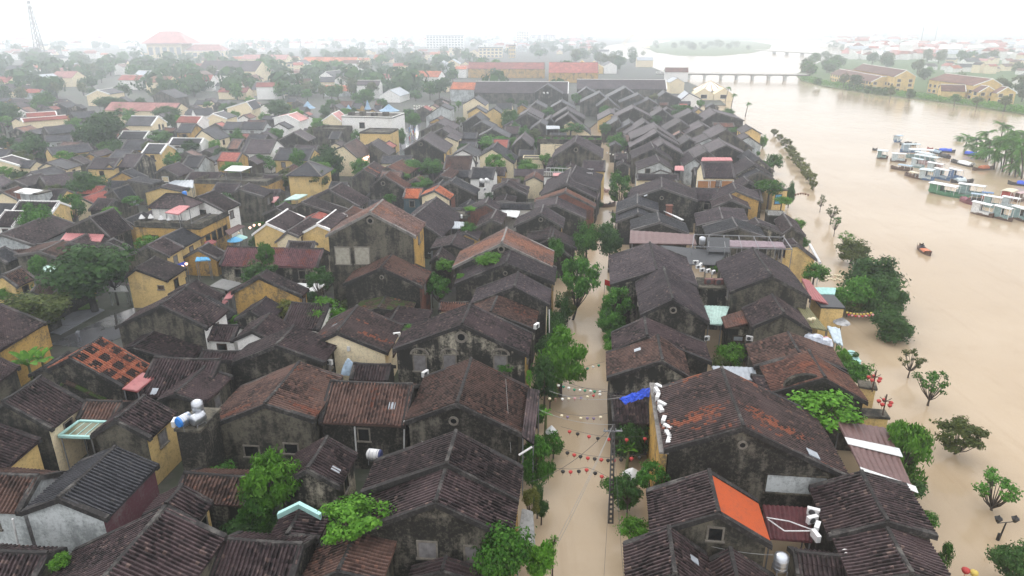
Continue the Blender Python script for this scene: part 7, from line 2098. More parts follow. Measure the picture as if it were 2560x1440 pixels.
FT_L = [(110, 160, 90, 40, 13), (200, 190, 110, 35, 14), (330, 175, 60, 25, 8), (420, 215, 120, 25, 12), (560, 165, 90, 30, 8), (540, 200, 80, 25, 8), (700, 190, 120, 22, 13), (760, 160, 120, 15, 7), (860, 185, 110, 15, 10),
        (960, 160, 90, 20, 6), (1080, 165, 120, 20, 11), (1120, 200, 70, 25, 8), (760, 215, 60, 15, 6), (900, 235, 60, 15, 5), (30, 250, 40, 30, 5), (1380, 125, 60, 10, 4), (1540, 165, 60, 18, 9), (1600, 150, 30, 15, 4),
        (1330, 140, 60, 8, 4), (620, 225, 60, 12, 5), (1420, 195, 30, 10, 3), (2060, 165, 50, 22, 14), (2008, 190, 22, 15, 7), (2200, 168, 60, 8, 4), (2180, 215, 110, 8, 5), (2370, 225, 70, 10, 6), (2545, 200, 20, 25, 5),
        (2300, 200, 20, 20, 4), (2480, 245, 70, 8, 4), (2555, 250, 15, 12, 3), (1760, 120, 140, 10, 24), (700, 245, 200, 12, 12), (150, 235, 150, 15, 8), (1050, 240, 120, 14, 8), (400, 245, 120, 10, 6), (1230, 180, 40, 20, 6), (1430, 120, 90, 10, 10), (1480, 150, 60, 12, 8), (2420, 150, 130, 14, 14), (2350, 120, 150, 8, 10), (2150, 125, 60, 8, 8)]
TP_ = []
rnd = random.Random(21)
for (cx, cy, rx, ry, n) in FT_L:
    for i in range(n):
        a, r_ = rnd.uniform(0, 6.28), math.sqrt(rnd.random())
        p = unp((cx + rx * r_ * math.cos(a), cy + ry * r_ * math.sin(a)), .5)
        TP_.append((p[0], p[1], rnd.uniform(3.5, 7.5) * (0.75 if p[1] < 500 else 1.0)))
for q in ((2043, 216), (2122, 230), (2145, 234), (2170, 239), (2192, 242), (2210, 244), (2225, 247), (2272, 252), (2385, 264), (2440, 270), (2510, 277)):
    p = unp(q, .5); TP_.append((p[0], p[1], 3.0))
TP_.sort(key=lambda q: -q[2] / q[1])
TREST = TP_[175:]
for x, y, r_ in TP_[:175]:
    c = rnd.choice(['green', 'dark', 'green', 'olive'])
    hz = r_ * rnd.uniform(.75, 1.1)
    tree_at(point_out(f'{"small" if r_ < 4 else "broad" if r_ < 6 else "big"} {"dark" if c == "dark" else "olive" if c == "olive" else "green"} tree', x, y), x, y, hz + rnd.uniform(.8, 2.4), r_, hz, 'far', c, base=0.2, group='trees in the hazy suburbs')

# greenery in the courts and along the street edges
rnd = random.Random(77)
CR = list(PRE)
for it in range(9000):
    side = rnd.random()
    if side < .72: px = (rnd.uniform(0, 1440), rnd.uniform(262, 780)); ok = inside(px, LEFT)
    else: px = (rnd.uniform(1490, 2200), rnd.uniform(270, 1250)); ok = inside(px, RIGHT)
    if not ok or any(inside(px, n) for n in NOGO[:2]): continue
    p = unp(px, 2.5); u, v = UV(p[0], p[1]); r_ = rnd.uniform(.9, 2.6) * (1.25 if p[1] > 150 else 1)
    k = r_ * .55
    if any(u - k < q[2] and u + k > q[0] and v - k < q[3] and v + k > q[1] for q in RECTS): continue
    if any((p[0] - q[0]) ** 2 + (p[1] - q[1]) ** 2 < (q[2] + r_) ** 2 * .5 for q in CR): continue
    CR.append((p[0], p[1], r_))
    if len(CR) >= 105 + len(PRE): break
for (x0, y0, x1, y1, n) in ((1330, 1190, 1345, 1010, 3), (1375, 1000, 1392, 860, 3), (1418, 790, 1432, 720, 2), (1450, 690, 1458, 640, 2), (1497, 520, 1492, 440, 3), (1488, 410, 1480, 340, 3), (1528, 900, 1530, 720, 5), (1540, 560, 1534, 430, 4), (1560, 1060, 1545, 990, 2),
                        (2320, 1330, 2215, 1150, 3), (2160, 990, 2120, 880, 3), (2010, 640, 1965, 555, 3), (1925, 450, 1890, 380, 4)):
    for i in range(n):
        f_ = (i + rnd.random()) / n; p = unp((x0 + (x1 - x0) * f_, y0 + (y1 - y0) * f_), 1.2); CR.append((p[0], p[1], rnd.uniform(.7, 1.35)))
CR.sort(key=lambda q: q[1])
for x, y, r_ in CR:
    c = rnd.choice(['green', 'green', 'bright', 'dark', 'olive', 'bright'])
    big = r_ > 1.7
    tree_at(point_out(f'{"leafy" if big else "small"} {dict(green="green", bright="bright green", dark="dark green", olive="olive")[c]} {"court tree" if big else "shrub"}', x, y), x, y, rnd.uniform(3.6, 5.4) if big else rnd.uniform(1.2, 2.4), r_, r_ * rnd.uniform(.75, 1.1), 'airy' if big else rnd.choice(['shrub', 'feather']), c, 'court_tree' if big else 'shrub', 'tree' if big else 'shrub', base=-.4, group='greenery between the houses')

# one mass each for what cannot be told apart further out
rng = np.random.default_rng(3)
V = []
for x, y, r_ in TREST:
    q = rng.normal(size=(160, 3)); q /= np.linalg.norm(q, axis=1)[:, None]
    V.append(leaf_quads(np.array([x, y, .6 + r_]) + q * r_ * np.array([1, 1, .85]) * rng.uniform(.6, 1.05, 160)[:, None], q, r_ * .26, rng, 0, 1.3))
for i in range(1500):
    if i % 5 < 4:
        px = (rng.uniform(-10, 2570), 76 + 46 * rng.random() ** 1.2)
        if 1480 < px[0] < 2060 and px[1] > 92: continue
        if 2290 < px[0] and 92 < px[1] < 118: continue
    else: px = (rng.uniform(-10, 1500), rng.uniform(110, 245))
    if any(inside(px, c) for c in CLEAR): continue
    p = unp(px, .4); r_ = rng.uniform(4, 9)
    q = rng.normal(size=(44, 3)); q /= np.linalg.norm(q, axis=1)[:, None]
    V.append(leaf_quads(p + np.array([0, 0, r_ * .8]) + q * r_ * np.array([1, 1, .75]) * rng.uniform(.6, 1.05, 44)[:, None], q, r_ * .5, rng, 0, 1.3))
o = bpy.data.objects.new('distant_woods', quads_mesh('distant_woods', np.concatenate(V), LEAF['dark'])); COL.objects.link(o)
tag(o, kind='stuff')
mm = {}
for i in range(1300):
    px = (rng.uniform(-10, 2570), 78 + 46 * rng.random()) if i % 3 else (rng.uniform(2100, 2570), rng.uniform(100, 150))
    if 1480 < px[0] < 2060 and px[1] > 92: continue
    if 2290 < px[0] and 92 < px[1] < 118 or px[0] < 2130 and px[1] > 122: continue
    if any(inside(px, c) for c in CLEAR): continue
    p = unp(px, .4); s = rng.uniform(6, 13); hh = rng.uniform(4, 8) if rng.random() < .8 else rng.uniform(9, 16)
    a = rng.uniform(0, 3.1)
    M = Matrix.Translation((p[0], p[1], 0)) @ Matrix.Rotation(a, 4, 'Z')
    mb = mm.setdefault('w', MB()); mb.box(-s, -s * .6, -.5, s, s * .6, hh, M)
    rb = mm.setdefault(('red', 'pink', 'ashsheet', 'white')[i % 4], MB())
    k = s * .35
    q = [M @ Vector(v) for v in ((-s, -s * .66, hh), (s, -s * .66, hh), (s, s * .66, hh), (-s, s * .66, hh), (-s, 0, hh + k), (s, 0, hh + k))]
    rb.add(q, [(0, 1, 5, 4), (2, 3, 4, 5), (1, 2, 5), (3, 0, 4)])
wood = MB()
me_parts = []
big = MB(); idx = []; mats = []
for k, mb in mm.items():
    mats.append(WALL['white'] if k in ('w', 'white') else ROOF[k])
    big.add(mb.v, mb.f); idx += [len(mats) - 1] * len(mb.f)
me = big.mesh('distant_town')
for m_ in mats: me.materials.append(m_)
me.polygons.foreach_set('material_index', idx)
o = bpy.data.objects.new('distant_town', me); COL.objects.link(o); tag(o, kind='stuff')
# undergrowth along the banks
V = []
for i in range(420):
    u_ = rng.random()
    pts = [(2560, 284), (2420, 261), (2290, 245), (2180, 232), (2060, 214), (2005, 200)]
    j = int(u_ * 5); f_ = u_ * 5 - j
    px = (pts[j][0] + (pts[j + 1][0] - pts[j][0]) * f_, pts[j][1] + (pts[j + 1][1] - pts[j][1]) * f_ - rng.uniform(0, 10))
    p = unp(px, .6); r_ = rng.uniform(.6, 1.6)
    q = rng.normal(size=(26, 3)); q /= np.linalg.norm(q, axis=1)[:, None]
    V.append(leaf_quads(p + np.array([0, 0, r_ * .5]) + q * r_ * np.array([1.4, 1.4, .8]), q, r_ * .5, rng, 0, 1.4))
o = bpy.data.objects.new('bank_undergrowth', quads_mesh('bank_undergrowth', np.concatenate(V), LEAF['bright'])); COL.objects.link(o); tag(o, kind='stuff')
# ------------------------------------------------------------------ small things on the roofs and in the street
AC_W, AC_D = plain('ac_white', (0.62, 0.62, 0.61), .45, .12), plain('ac_grille', (0.06, 0.06, 0.065), .5, .2)
AC_B = plain('ac_rust', (0.16, 0.07, 0.06), .6, .4)


def ac_proto(mat):
    t = thing('air_conditioner', None, 'air conditioner', (0, 0, -50))
    m = MB(); x, y, z = .45, .17, .62
    b = .03
    m.prism([(-x + b, -y), (x - b, -y), (x, -y + b), (x, y - b), (x - b, y), (-x + b, y), (-x, y - b), (-x, -y + b)], .06, z); m.obj('casing', mat, t)
    m = MB(); m.lathe((0, 0, 0), [(.24, 0), (.24, .02), (.05, .03)], 16)
    m.v = [(v[0] - .1, -y - v[2], v[1] + .34) for v in m.v]; m.obj('fan_grille', AC_D, t)
    for sx in (-.3, .3):
        m = MB(); m.box(sx - .04, -y - .03, 0, sx + .04, y + .03, .06); m.obj('foot', GREYM, t)
    return t


PROTO = {AC_W.name: ac_proto(AC_W), AC_B.name: ac_proto(AC_B)}
FIRST = {AC_W.name: True, AC_B.name: True}


def ac(label, f, px, z, rz=0.0, mat=AC_W, sc=1.0):
    k = mat.name
    t = PROTO[k] if FIRST[k] else copy_tree(PROTO[k])
    FIRST[k] = False
    p = unp(px, z, f)
    t.location = (p[0], p[1], z - .3); t.rotation_euler = (0, 0, rz); t.scale = (sc, sc, sc)
    tag(t, label, 'air conditioner', 'air conditioner outdoor units')


t, L = PARTY
nm = ['nearest', 'second', 'third', 'fourth', 'fifth', 'sixth', 'seventh', 'eighth', 'topmost']
for i, (x, y) in enumerate(((990, 548), (985, 503), (985, 458), (958, 405), (938, 335), (946, 300), (918, 250), (912, 212), (928, 185))):
    ac(f'{nm[i]} white unit counted up the narrow yellow wall', 'C', (x, y), 6.9, 1.2 + .5 * (i % 3), AC_W, .92)
for i, (x, y) in enumerate(((1265, 590), (1285, 622), (1312, 645), (1355, 652), (1392, 662), (1300, 610))):
    ac(['white unit set apart behind the service platform', 'leftmost white unit of the platform stack', 'big white unit in the platform stack', 'white unit right of the big platform unit', 'rightmost white unit of the platform stack', 'topmost white unit of the platform stack'][i], 'G', (x, y), 6.2 + .3 * (i % 2), .2 * i, AC_W, .8)
for i, (x, y) in enumerate(((1360, 735), (1432, 738), (1510, 735), (1510, 780))):
    ac(['left rusty brown unit on the platform front', 'middle rusty brown unit on the platform front', 'right rusty brown unit beyond the platform', 'lowest rusty brown unit beside the platform'][i], 'G', (x, y), 6.0 if i < 3 else 5.2, 0.1, AC_B, 1.25)
for i, (f, x, y, z, lb) in enumerate((('D', 462, 1010, 4.9, 'upper white unit left of the big riverside roof'), ('D', 455, 1062, 4.7, 'second white unit left of the big riverside roof'), ('D', 487, 1115, 4.7, 'third white unit left of the big riverside roof'), ('D', 478, 1172, 4.6, 'lowest white unit left of the big riverside roof'),
                                    ('A', 1765, 660, 2.6, 'white unit on the sooty wall with two windows'), ('A', 1708, 742, 1.6, 'white unit low beside the dark window'), ('A', 1360, 748, 1.4, 'small white unit at the foot of the tank tower'), ('A', 1165, 415, 6.3, 'white unit on the tank tower rim'),
                                    ('B', 1012, 380, 4.6, 'white unit at the corner of the russet ribbed roof'), ('B', 1040, 315, 4.6, 'grey white unit above the russet roof corner'), ('B', 1128, 90, 5.4, 'dark framed unit behind the big russet roof'),
                                    ('F', 668, 1205, 5.0, 'upright white unit beside the cream side wall'), ('F', 525, 1310, 4.4, 'white unit at the corner of the dark gabled roof'), ('F', 1012, 1115, 4.6, 'pale mint unit left of the arched window house'), ('F', 2020, 1050, 6.4, 'white unit at the eave end by the willow tree'),
                                    ('E', 1530, 1070, 3.6, 'white unit on the whitewashed corner wall'), ('N', 540, 855, 4.4, 'white unit on the cream patched gable'), ('N', 590, 895, 3.6, 'white unit on the low wall by the cream patch'), ('K', 288, 392, 4.4, 'left white unit at the river end of the long terrace'),
                                    ('K', 366, 400, 4.2, 'right white unit at the river end of the long terrace'), ('G', 1655, 1140, 4.0, 'white unit on the pale side of the detached house'), ('G', 1340, 1140, 2.8, 'white unit in the gap under the mint sheet'), ('M', 2215, 980, 5.0, 'white units under the roof terrace with tanks'), ('F', 1480, 262, 4.6, 'white unit on the salmon terrace'))):
    ac(lb, f, (x, y), z, -.4 + .7 * (i % 4), AC_W, .9)

STEEL = plain('polished_steel', (0.45, 0.47, 0.50), .3, .1, .5, metal=0.85)
BLUEP = plain('tank_blue', (0.03, 0.20, 0.60), .4, .2)


def tank(label, f, px, z, horiz, rz=0.0, mat=STEEL, end=None, r=.55, l=1.5):
    p = unp(px, z, f); t = thing('water_tank', label, 'water tank', (p[0], p[1], z - r), rz, 'steel water tanks')
    m = MB(); m.lathe((0, 0, 0), [(.10, 0), (r * .8, .02), (r, .14), (r * 1.02, l * .5), (r, l - .14), (r * .6, l), (.2, l + .06)], 18)
    if horiz: m.v = [(v[0], v[2] - l / 2, v[1] + r) for v in m.v]
    m.obj('tank_body', mat, t, True)
    for i in range(3):
        m = MB(); zz = l * (.25 + .25 * i); m.lathe((0, 0, zz), [(r * 1.0, -.02), (r * 1.035, 0), (r * 1.0, .02)], 18)
        if horiz: m.v = [(v[0], v[2] - l / 2, v[1] + r) for v in m.v]
        m.obj('hoop', end or mat, t)
    if end:
        m = MB(); m.lathe((0, 0, 0), [(.1, -.03), (r * .9, .0), (r * 1.04, .20)], 18)
        if horiz: m.v = [(v[0], v[2] - l / 2, v[1] + r) for v in m.v]
        m.obj('end_cap', end, t)
    m = MB()
    for sx in (-.4, .4):
        for sy in (-.5, .5): m.bar((sx, sy, -.5), (sx, sy, .25), .035, None, 5)
        m.bar((sx, -.5, .05), (sx, .5, .05), .03, None, 5)
    m.obj('stand', GREYM, t)
    t.scale = (.8, .8, .8)


tank('blue ended steel tank lying on the tower', 'A', (1228, 388), 7.2, True, -.5, end=BLUEP)
tank('plain steel tank lying on the tower', 'A', (1318, 378), 7.2, True, -.5)
tank('upright steel tank on the tower', 'A', (1318, 318), 7.6, False)
tank('white and navy tank lying below the russet ribbed roof', 'B', (788, 622), 4.0, True, 1.4, WHITEP, plain('navy', (.03, .04, .12)))
tank('shiny domed tank at the lower right roofs', 'D', (245, 1352), 4.6, False, 0, STEEL)
tank('left of two white tanks on the upstream black gable', 'N', (310, 200), 7.6, True, .1, WHITEP)
tank('right of two white tanks on the upstream black gable', 'N', (345, 200), 7.6, True, .1, WHITEP)
tank('steel tank on the river block terrace', 'G', (1312, 440), 7.0, False)
tank('round white tank by the roof terrace', 'M', (2190, 895), 6.2, True, .4, WHITEP)
tank('second round white tank by the roof terrace', 'M', (2240, 890), 6.2, True, .4, WHITEP)
tank('blue plastic tank on the small roof left', 'E', (1330, 105), 5.6, False, 0, BLUEP)


def pole(label, f, base, top, r=.11, mat=None, ladder=False, name='utility_pole'):
    b = unp(base, 0, f); rr = ray(fp(top, f)); z = (EYE + rr * (b[1] / rr[1]))
    t = thing(name, label, 'pole', (b[0], b[1], -1.0))
    m = MB(); H_ = z[2] + 1.0; x1 = z[0] - b[0]
    if ladder:
        for s in (-.16, .16): m.bar((s, 0, 0), (s * .6 + x1, 0, H_), .07, .05, 6)
        for i in range(int(H_ / .45)):
            u = i * .45 / H_; m.box(-.15 + x1 * u, -.05, i * .45, .15 + x1 * u, .05, i * .45 + .16)
    else: m.bar((0, 0, 0), (x1, 0, H_), r, r * .7, 8)
    m.obj('shaft', mat or plain('pole_concrete', (.075, .072, .068), .85, .35), t)
    m = MB(); m.box(-.7 + x1, -.05, H_ - .6, .7 + x1, .05, H_ - .5)
    for i in range(4): m.bar((-.6 + x1 + .4 * i, 0, H_ - .5), (-.6 + x1 + .4 * i, 0, H_ - .33), .04, None, 5)
    m.obj('crossarm', GREYM, t)
    return (b[0] + x1, b[1], z[2])


p1 = pole('openwork concrete utility pole in the flooded street', 'C', (607, 1088), (622, 430), ladder=True)
p2 = pole('dark pole beside the long banded roof', 'G', (655, 790), (665, 615))
p3 = pole('pole at the street bend beside the wavy roofs', 'G', (665, 330), (668, 215))
p4 = pole('sooty pole at the corner of the half whitewashed house', 'E', (845, 1075), (828, 955), r=.2)
p5 = pole('pole behind the left white skylight roofs', 'L', (1550, 1080), (1545, 935))
p6 = pole('pole with lanterns at the far street bend', 'N', (1048, 880), (1046, 760))
p7 = pole('thin pole by the wet square lawn', 'E', (560, 920), (540, 800), r=.06, name='lamp_post')
p8 = pole('steel flue beside the tall bare house', 'F', (1275, 660), (1268, 505), r=.28, mat=GREYM, name='flue')
p9 = pole('red brown rooftop vent pipe right of the largest black gable', 'D', (132, 980), (140, 785), r=.12, mat=AC_B, name='vent_pipe')
WIREM = plain('cable', (.06, .06, .06), .6, .1); WIREW = plain('pale_cable', (.34, .34, .33), .6, .1)
nw = [0]


def wire(label, a, b, sag=.6, r=.022, mat=None, name='cable'):
    a, b = Vector(a), Vector(b)
    t = thing(name, label, 'cable', tuple(a))
    m = MB(); n = 14; pts = []
    for i in range(n + 1):
        u = i / n; q = (b - a) * u; q.z -= sag * 4 * u * (1 - u); pts.append(q)
    m.tube(pts, r, 4); m.obj('strand', mat or WIREM, t)


U = lambda x, y, z, f='Z': tuple(unp((x, y), z, f))
for i, (a, b, s, lb, mt) in enumerate((
        (p1, U(205, 1275, .5, 'C'), .3, 'upper pale guy cable slanting over the street water', WIREW), (p1, U(250, 1230, .5, 'C'), .35, 'lower pale guy cable slanting over the street water', WIREW),
        (p1, U(560, 1440, 3.5, 'C'), .3, 'cable running down the street from the openwork pole', WIREM), (p1, U(60, 815, 4.0, 'C'), .8, 'sagging cable from the pole to the left eaves', WIREM),
        (p1, U(125, 330, 5, 'C'), .4, 'cable from the pole to the white parasol house', WIREW), (p1, U(690, 1440, 3.2, 'C'), .3, 'cable from the pole along the right eaves', WIREM),
        (U(195, 205, 5, 'C'), U(670, 250, 5.5, 'C'), .5, 'cable crossing the street to the blue tarpaulin', WIREW), (U(190, 90, 5, 'C'), U(660, 215, 5.6, 'C'), .5, 'upper cable crossing the street to the blue tarpaulin', WIREM),
        (p4, U(380, 1050, 2, 'E'), .5, 'cable over the wet square', WIREM), (U(1060, 1178, 5, 'C'), U(1690, 1300, 4.8, 'C'), .3, 'cable strung across the small square window gable', WIREW),
        (U(980, 1190, 4, 'B'), U(1235, 1190, 4, 'B'), .3, 'washing line on the shuttered gable', WIREW), (p2, U(620, 1000, 4, 'G'), .4, 'cable along the street trees', WIREM),
        (U(1130, 555, 4.5, 'B'), U(990, 395, 4.5, 'B'), .4, 'white hose on the sooty wall', WIREW), (U(1665, 125, 8, 'B'), U(1700, 620, 4, 'B'), .1, 'pinkish cable lying over the russet roof', WIREW))):
    wire(lb, a, b, s, .017 if mt is WIREW else .016, mt)
for i, q in enumerate((((150, 1050), (300, 1075), (455, 1132)), ((160, 1062), (270, 1140), (450, 1140)))):
    t = thing('hose', ['upper white hose', 'lower white hose'][i] + ' lying across the dark red corrugated roof', 'hose', U(*q[0], 4.5, 'D')); o = np.array(t.location); m = MB(); m.tube([Vector(np.array(U(*k, 4.5, 'D')) - o) for k in q], .045, 6); m.obj('tube', WHITEP, t)
a, b = np.array(U(668, 1272, 5.0, 'D')), np.array(U(752, 1440, 4.6, 'D')); t = thing('end_wall', 'curved white end wall of the small ribbed roof at the bottom', 'wall', tuple(a)); m = MB(); m.bar((0, 0, 0), tuple(b - a), .22, .3, 6); m.obj('coping', WALL['white'], t)
x, z = on_front(HMAP['C1'], (345, 830), 'D'); window(HMAP['C1']['root'], ('y', HMAP['C1']['ya'], -1), x, z, 4.2, 1.5, WALL['ash'], WALL['grey'], name='plaster_patch', bars=1)
for i, (x0, y0, x1, y1, f, lb) in enumerate(((660, 440, 672, 612, 'B', 'white drainpipe on the sooty wall under the russet ribbed roof'), (992, 400, 990, 600, 'B', 'white pipe at the right of the sooty wall'), (1840, 572, 1755, 625, 'B', 'white gutter elbow at the street corner'),
                                             (95, 1050, 130, 1215, 'A', 'pale drainpipe on the plaster gable'), (2112, 930, 2112, 1095, 'F', 'drainpipe at the corner of the low pediment house'))):
    h = {0: 'B7', 1: 'B7', 2: 'B2', 3: 'A2', 4: 'F5'}[i]; h = HMAP[h]
    if i < 2: a, b = on_side(h, (x0, y0), f), on_side(h, (x1, y1), f); P_ = [(h['xb'] + .12, a[0], a[1]), (h['xb'] + .12, b[0], b[1])]
    else: a, b = on_front(h, (x0, y0), f), on_front(h, (x1, y1), f); P_ = [(a[0], h['ya'] - .15, a[1]), (b[0], h['ya'] - .15, b[1])]
    m = MB(); m.bar(P_[0], P_[1], .07, None, 6); tag(m.obj('drainpipe', WHITEP, h['root']), lb)

# ------------------------------------------------------------------ lanterns
LM = {k: plain('lantern_' + k, c, .6, .15) for k, c in dict(white=(.72, .70, .64), green=(.03, .22, .12), brown=(.22, .13, .09), red=(.42, .045, .04), dark=(.02, .018, .016), yellow=(.55, .42, .10), pink=(.6, .3, .3), cream=(.68, .6, .42), purple=(.2, .15, .22)).items()}
LPROTO = {}


def lantern(label, p, col, r=.22, group='lanterns strung over the flooded street'):
    if col not in LPROTO:
        m = MB(); m.lathe((0, 0, 0), [(.03, -.95), (.30, -.75), (.78, -.25), (1.0, .25), (.9, .6), (.5, .85), (.18, .92)], 10); a = m.mesh('shade', LM[col], True)
        m = MB(); m.lathe((0, 0, 0), [(.05, -1.9), (.10, -1.6), (.03, -.95)], 6); m.lathe((0, 0, 0), [(.03, .9), (.03, 1.25)], 5); b = m.mesh('tassel', LM['dark' if col == 'dark' else 'red']); LPROTO[col] = (a, b)
    t = thing('lantern', label, 'lantern', tuple(p), 0, group); USED.add(label)
    for n_, me in zip(('shade', 'tassel'), LPROTO[col]):
        o = bpy.data.objects.new(n_, me); COL.objects.link(o); o.parent = t; o.scale = (r, r, r)
    return t


SN = ['farthest', 'second farthest', 'third', 'fourth', 'fifth', 'sixth', 'nearest']
STR = [[(265, 65, 'white'), (300, 68, 'green'), (335, 70, 'white'), (365, 72, 'green'), (408, 68, 'white'), (450, 58, 'green'), (487, 47, 'white'), (525, 38, 'green')],
       [(257, 172, 'white'), (290, 180, 'green'), (325, 188, 'white'), (362, 200, 'green'), (400, 202, 'white'), (433, 205, 'green'), (470, 208, 'white'), (497, 212, 'green'), (533, 213, 'white')],
       [(198, 260, 'cream'), (237, 262, 'brown'), (283, 262, 'white'), (325, 260, 'cream'), (365, 257, 'pink'), (407, 255, 'purple'), (450, 247, 'cream'), (490, 240, 'red'), (533, 232, 'white')],
       [(278, 373, 'cream'), (317, 382, 'purple'), (405, 390, 'cream'), (449, 390, 'purple'), (491, 392, 'purple'), (537, 383, 'cream')],
       [(330, 480, 'red'), (384, 495, 'dark'), (460, 513, 'red'), (519, 525, 'dark'), (591, 532, 'red'), (711, 535, 'red'), (833, 528, 'red')],
       [(316, 622, 'dark'), (361, 636, 'red'), (403, 646, 'dark'), (452, 657, 'red'), (498, 662, 'dark'), (542, 668, 'red'), (587, 672, 'dark'), (627, 672, 'red'), (674, 668, 'dark'), (743, 660, 'red'), (798, 652, 'dark')],
       [(286, 746, 'dark'), (337, 749, 'red'), (392, 745, 'dark'), (444, 736, 'red'), (501, 757, 'dark'), (545, 780, 'red')]]
PLC = ['leftmost', 'second from left', 'third from left', 'fourth from left', 'fifth from left', 'sixth from left', 'seventh from left', 'eighth from left', 'ninth from left', 'tenth from left', 'last on the right']
for i, row in enumerate(STR):
    pts = []
    for j, (x, y, c) in enumerate(row):
        p = unp((x, y), 3.6, 'C'); pts.append(p)
        lantern(f'{c} lantern, {PLC[j]} on the {SN[i]} string across the flooded street', p, c, .15 if i < 4 else .17)
    e0, e1 = pts[0] + (pts[0] - pts[1]) * 1.1, pts[-1] + (pts[-1] - pts[-2]) * 1.0
    t = thing('lantern_wire', f'wire of the {SN[i]} lantern string across the flooded street', 'cable', tuple(e0))
    m = MB(); m.tube([Vector(q - e0 + np.array([0, 0, .30])) for q in [e0] + pts + [e1]], .014, 4); m.obj('strand', WIREM, t)
rnd = random.Random(8)
for i in range(16):
    u = i / 15; p = unp((742 + 185 * u, 955 + 14 * math.sin(u * 3) + (14 if i % 2 else 0)), 3.4, 'K'); c = ['yellow', 'red', 'yellow', 'pink'][i % 4]
    lantern(f'{c} river lantern, number {["one","two","three","four","five","six","seven","eight","nine","ten","eleven","twelve","thirteen","fourteen","fifteen","sixteen"][i]} from the black yellow house', p, c, .15, 'lanterns strung over the river edge')
for i in range(12):
    p = unp((592 + 20 * (i % 6) + rnd.uniform(-4, 4), 690 + 26 * (i // 6) + rnd.uniform(-5, 5)), 4.4, 'K')
    lantern(f'cream lantern, {PLC[i % 6] if i % 6 < 5 else "rightmost"} in the {"upper" if i < 6 else "lower"} row over the red sheet awning', p, 'cream', .17, 'lanterns over the river terrace')
for i, (x, y, c, f, z, lb) in enumerate(((565, 1145, 'pink', 'K', 3.6, 'left pink ball lantern under the net canopy'), (592, 1143, 'pink', 'K', 3.6, 'right pink ball lantern under the net canopy'), (472, 1008, 'cream', 'K', 4.9, 'left cream ball lantern on the olive awning'), (499, 1003, 'cream', 'K', 4.9, 'right cream ball lantern on the olive awning'),
                                       (1480, 1405, 'red', 'D', 1.2, 'red ball at the lower right water edge'), (1532, 1425, 'yellow', 'D', 1.2, 'yellow ball at the lower right water edge'))):
    if x > 1400: x, y = (1478, 1408) if c == 'red' else (1533, 1424)
    lantern(lb, unp((x, y), z, f), c, .28, None)
for k, (x, y) in enumerate(((860, 175), (928, 340))):
    b = unp((x - 5, y + 30), 4.1, 'D'); nm2 = ['upper', 'lower'][k]
    t = thing('lantern_tree', f'dark post of the {nm2} red lantern tree on the planter wall', 'post', (b[0], b[1], 4.0)); m = MB(); m.bar((0, 0, 0), (0, 0, 2.2), .06, None, 6)
    for a in range(5): m.bar((0, 0, 1.5), (.5 * math.cos(a * 1.26), .5 * math.sin(a * 1.26), 1.8), .03, None, 4)
    m.obj('branch', WOOD, t)
    for a in range(5): lantern(f'{PLC[a]} red lantern counted round the {nm2} lantern tree', (b[0] + .5 * math.cos(a * 1.26), b[1] + .5 * math.sin(a * 1.26), 5.35), 'red', .2, 'red lantern tree lanterns')
EM, nt_, bs_ = new_mat('lit_lantern'); bs_.inputs['Base Color'].default_value = (.8, .5, .4, 1); bs_.inputs['Emission Color'].default_value = (1, .62, .45, 1); bs_.inputs['Emission Strength'].default_value = 1.6
LM['lit'] = EM
for i, (f, x, y, z) in enumerate([('M', 1040, 690, 4.2), ('M', 1052, 684, 4.2), ('M', 1064, 679, 4.2), ('M', 1076, 673, 4.2), ('M', 1088, 668, 4.2), ('M', 1045, 706, 3.6), ('M', 1060, 699, 3.6), ('M', 1075, 692, 3.6)]):
    lantern(f'lit lantern, {PLC[i % 5]} in the {"upper" if i < 5 else "lower"} row under the cream gabled shophouse eave', unp((x, y), z, f), 'lit', .32, 'lit lanterns under the shophouse eave')
for i, (f, x, y, z, c) in enumerate([('E', 1313, 625, 3.4, 'lit'), ('E', 1342, 606, 3.6, 'lit'), ('E', 1185, 708, 4.2, 'red'), ('E', 1262, 712, 3.6, 'yellow'), ('E', 1235, 708, 3.8, 'yellow'), ('E', 683, 822, 3.0, 'yellow'), ('E', 1830, 327, 4, 'lit'), ('E', 1868, 322, 4, 'lit'), ('E', 1800, 345, 4, 'lit'), ('E', 1720, 385, 3.6, 'cream')]):
    lantern(['lit bulb at the blue tarpaulin awning', 'upper lit bulb at the blue tarpaulin awning', 'red lantern at the eave of the yellow house', 'yellow lantern right of the yellow house corner', 'second yellow lantern at the yellow house corner', 'yellow lantern under the huge old tree', 'lit lantern in the lane right of white facade', 'rightmost lit lantern in the lane by the white facade', 'left lit lantern in the lane by the white facade', 'cream lantern over the market stall'][i], unp((x, y), z, f), c, .24, None)
for i in range(14):
    lantern(f'whitish lantern {PLC[i % 7]} in the {"far" if i < 7 else "near"} row at the head of the market lane', unp((1535 + 24 * (i % 7), 175 + 22 * (i // 7) + (i * 5) % 9), 4.5, 'M'), 'white', .4, 'whitish lanterns at the lane head')
for i in range(7):
    lantern(f'whitish lantern, {PLC[i]} in the string at the far street bend', unp((920 + 30 * i, 795 - 8 * (i - 3) ** 2 * .3 + 10), 4.2, 'N'), 'white', .26, 'whitish lanterns at the street bend')
for i in range(6): lantern(f'brown lantern, {PLC[i]} on the arch in the river', unp((372 + 18 * i, 107 - 9 * math.sin(i * .63)), 3.0, 'K'), 'brown', .26, 'brown lanterns on the river arch')
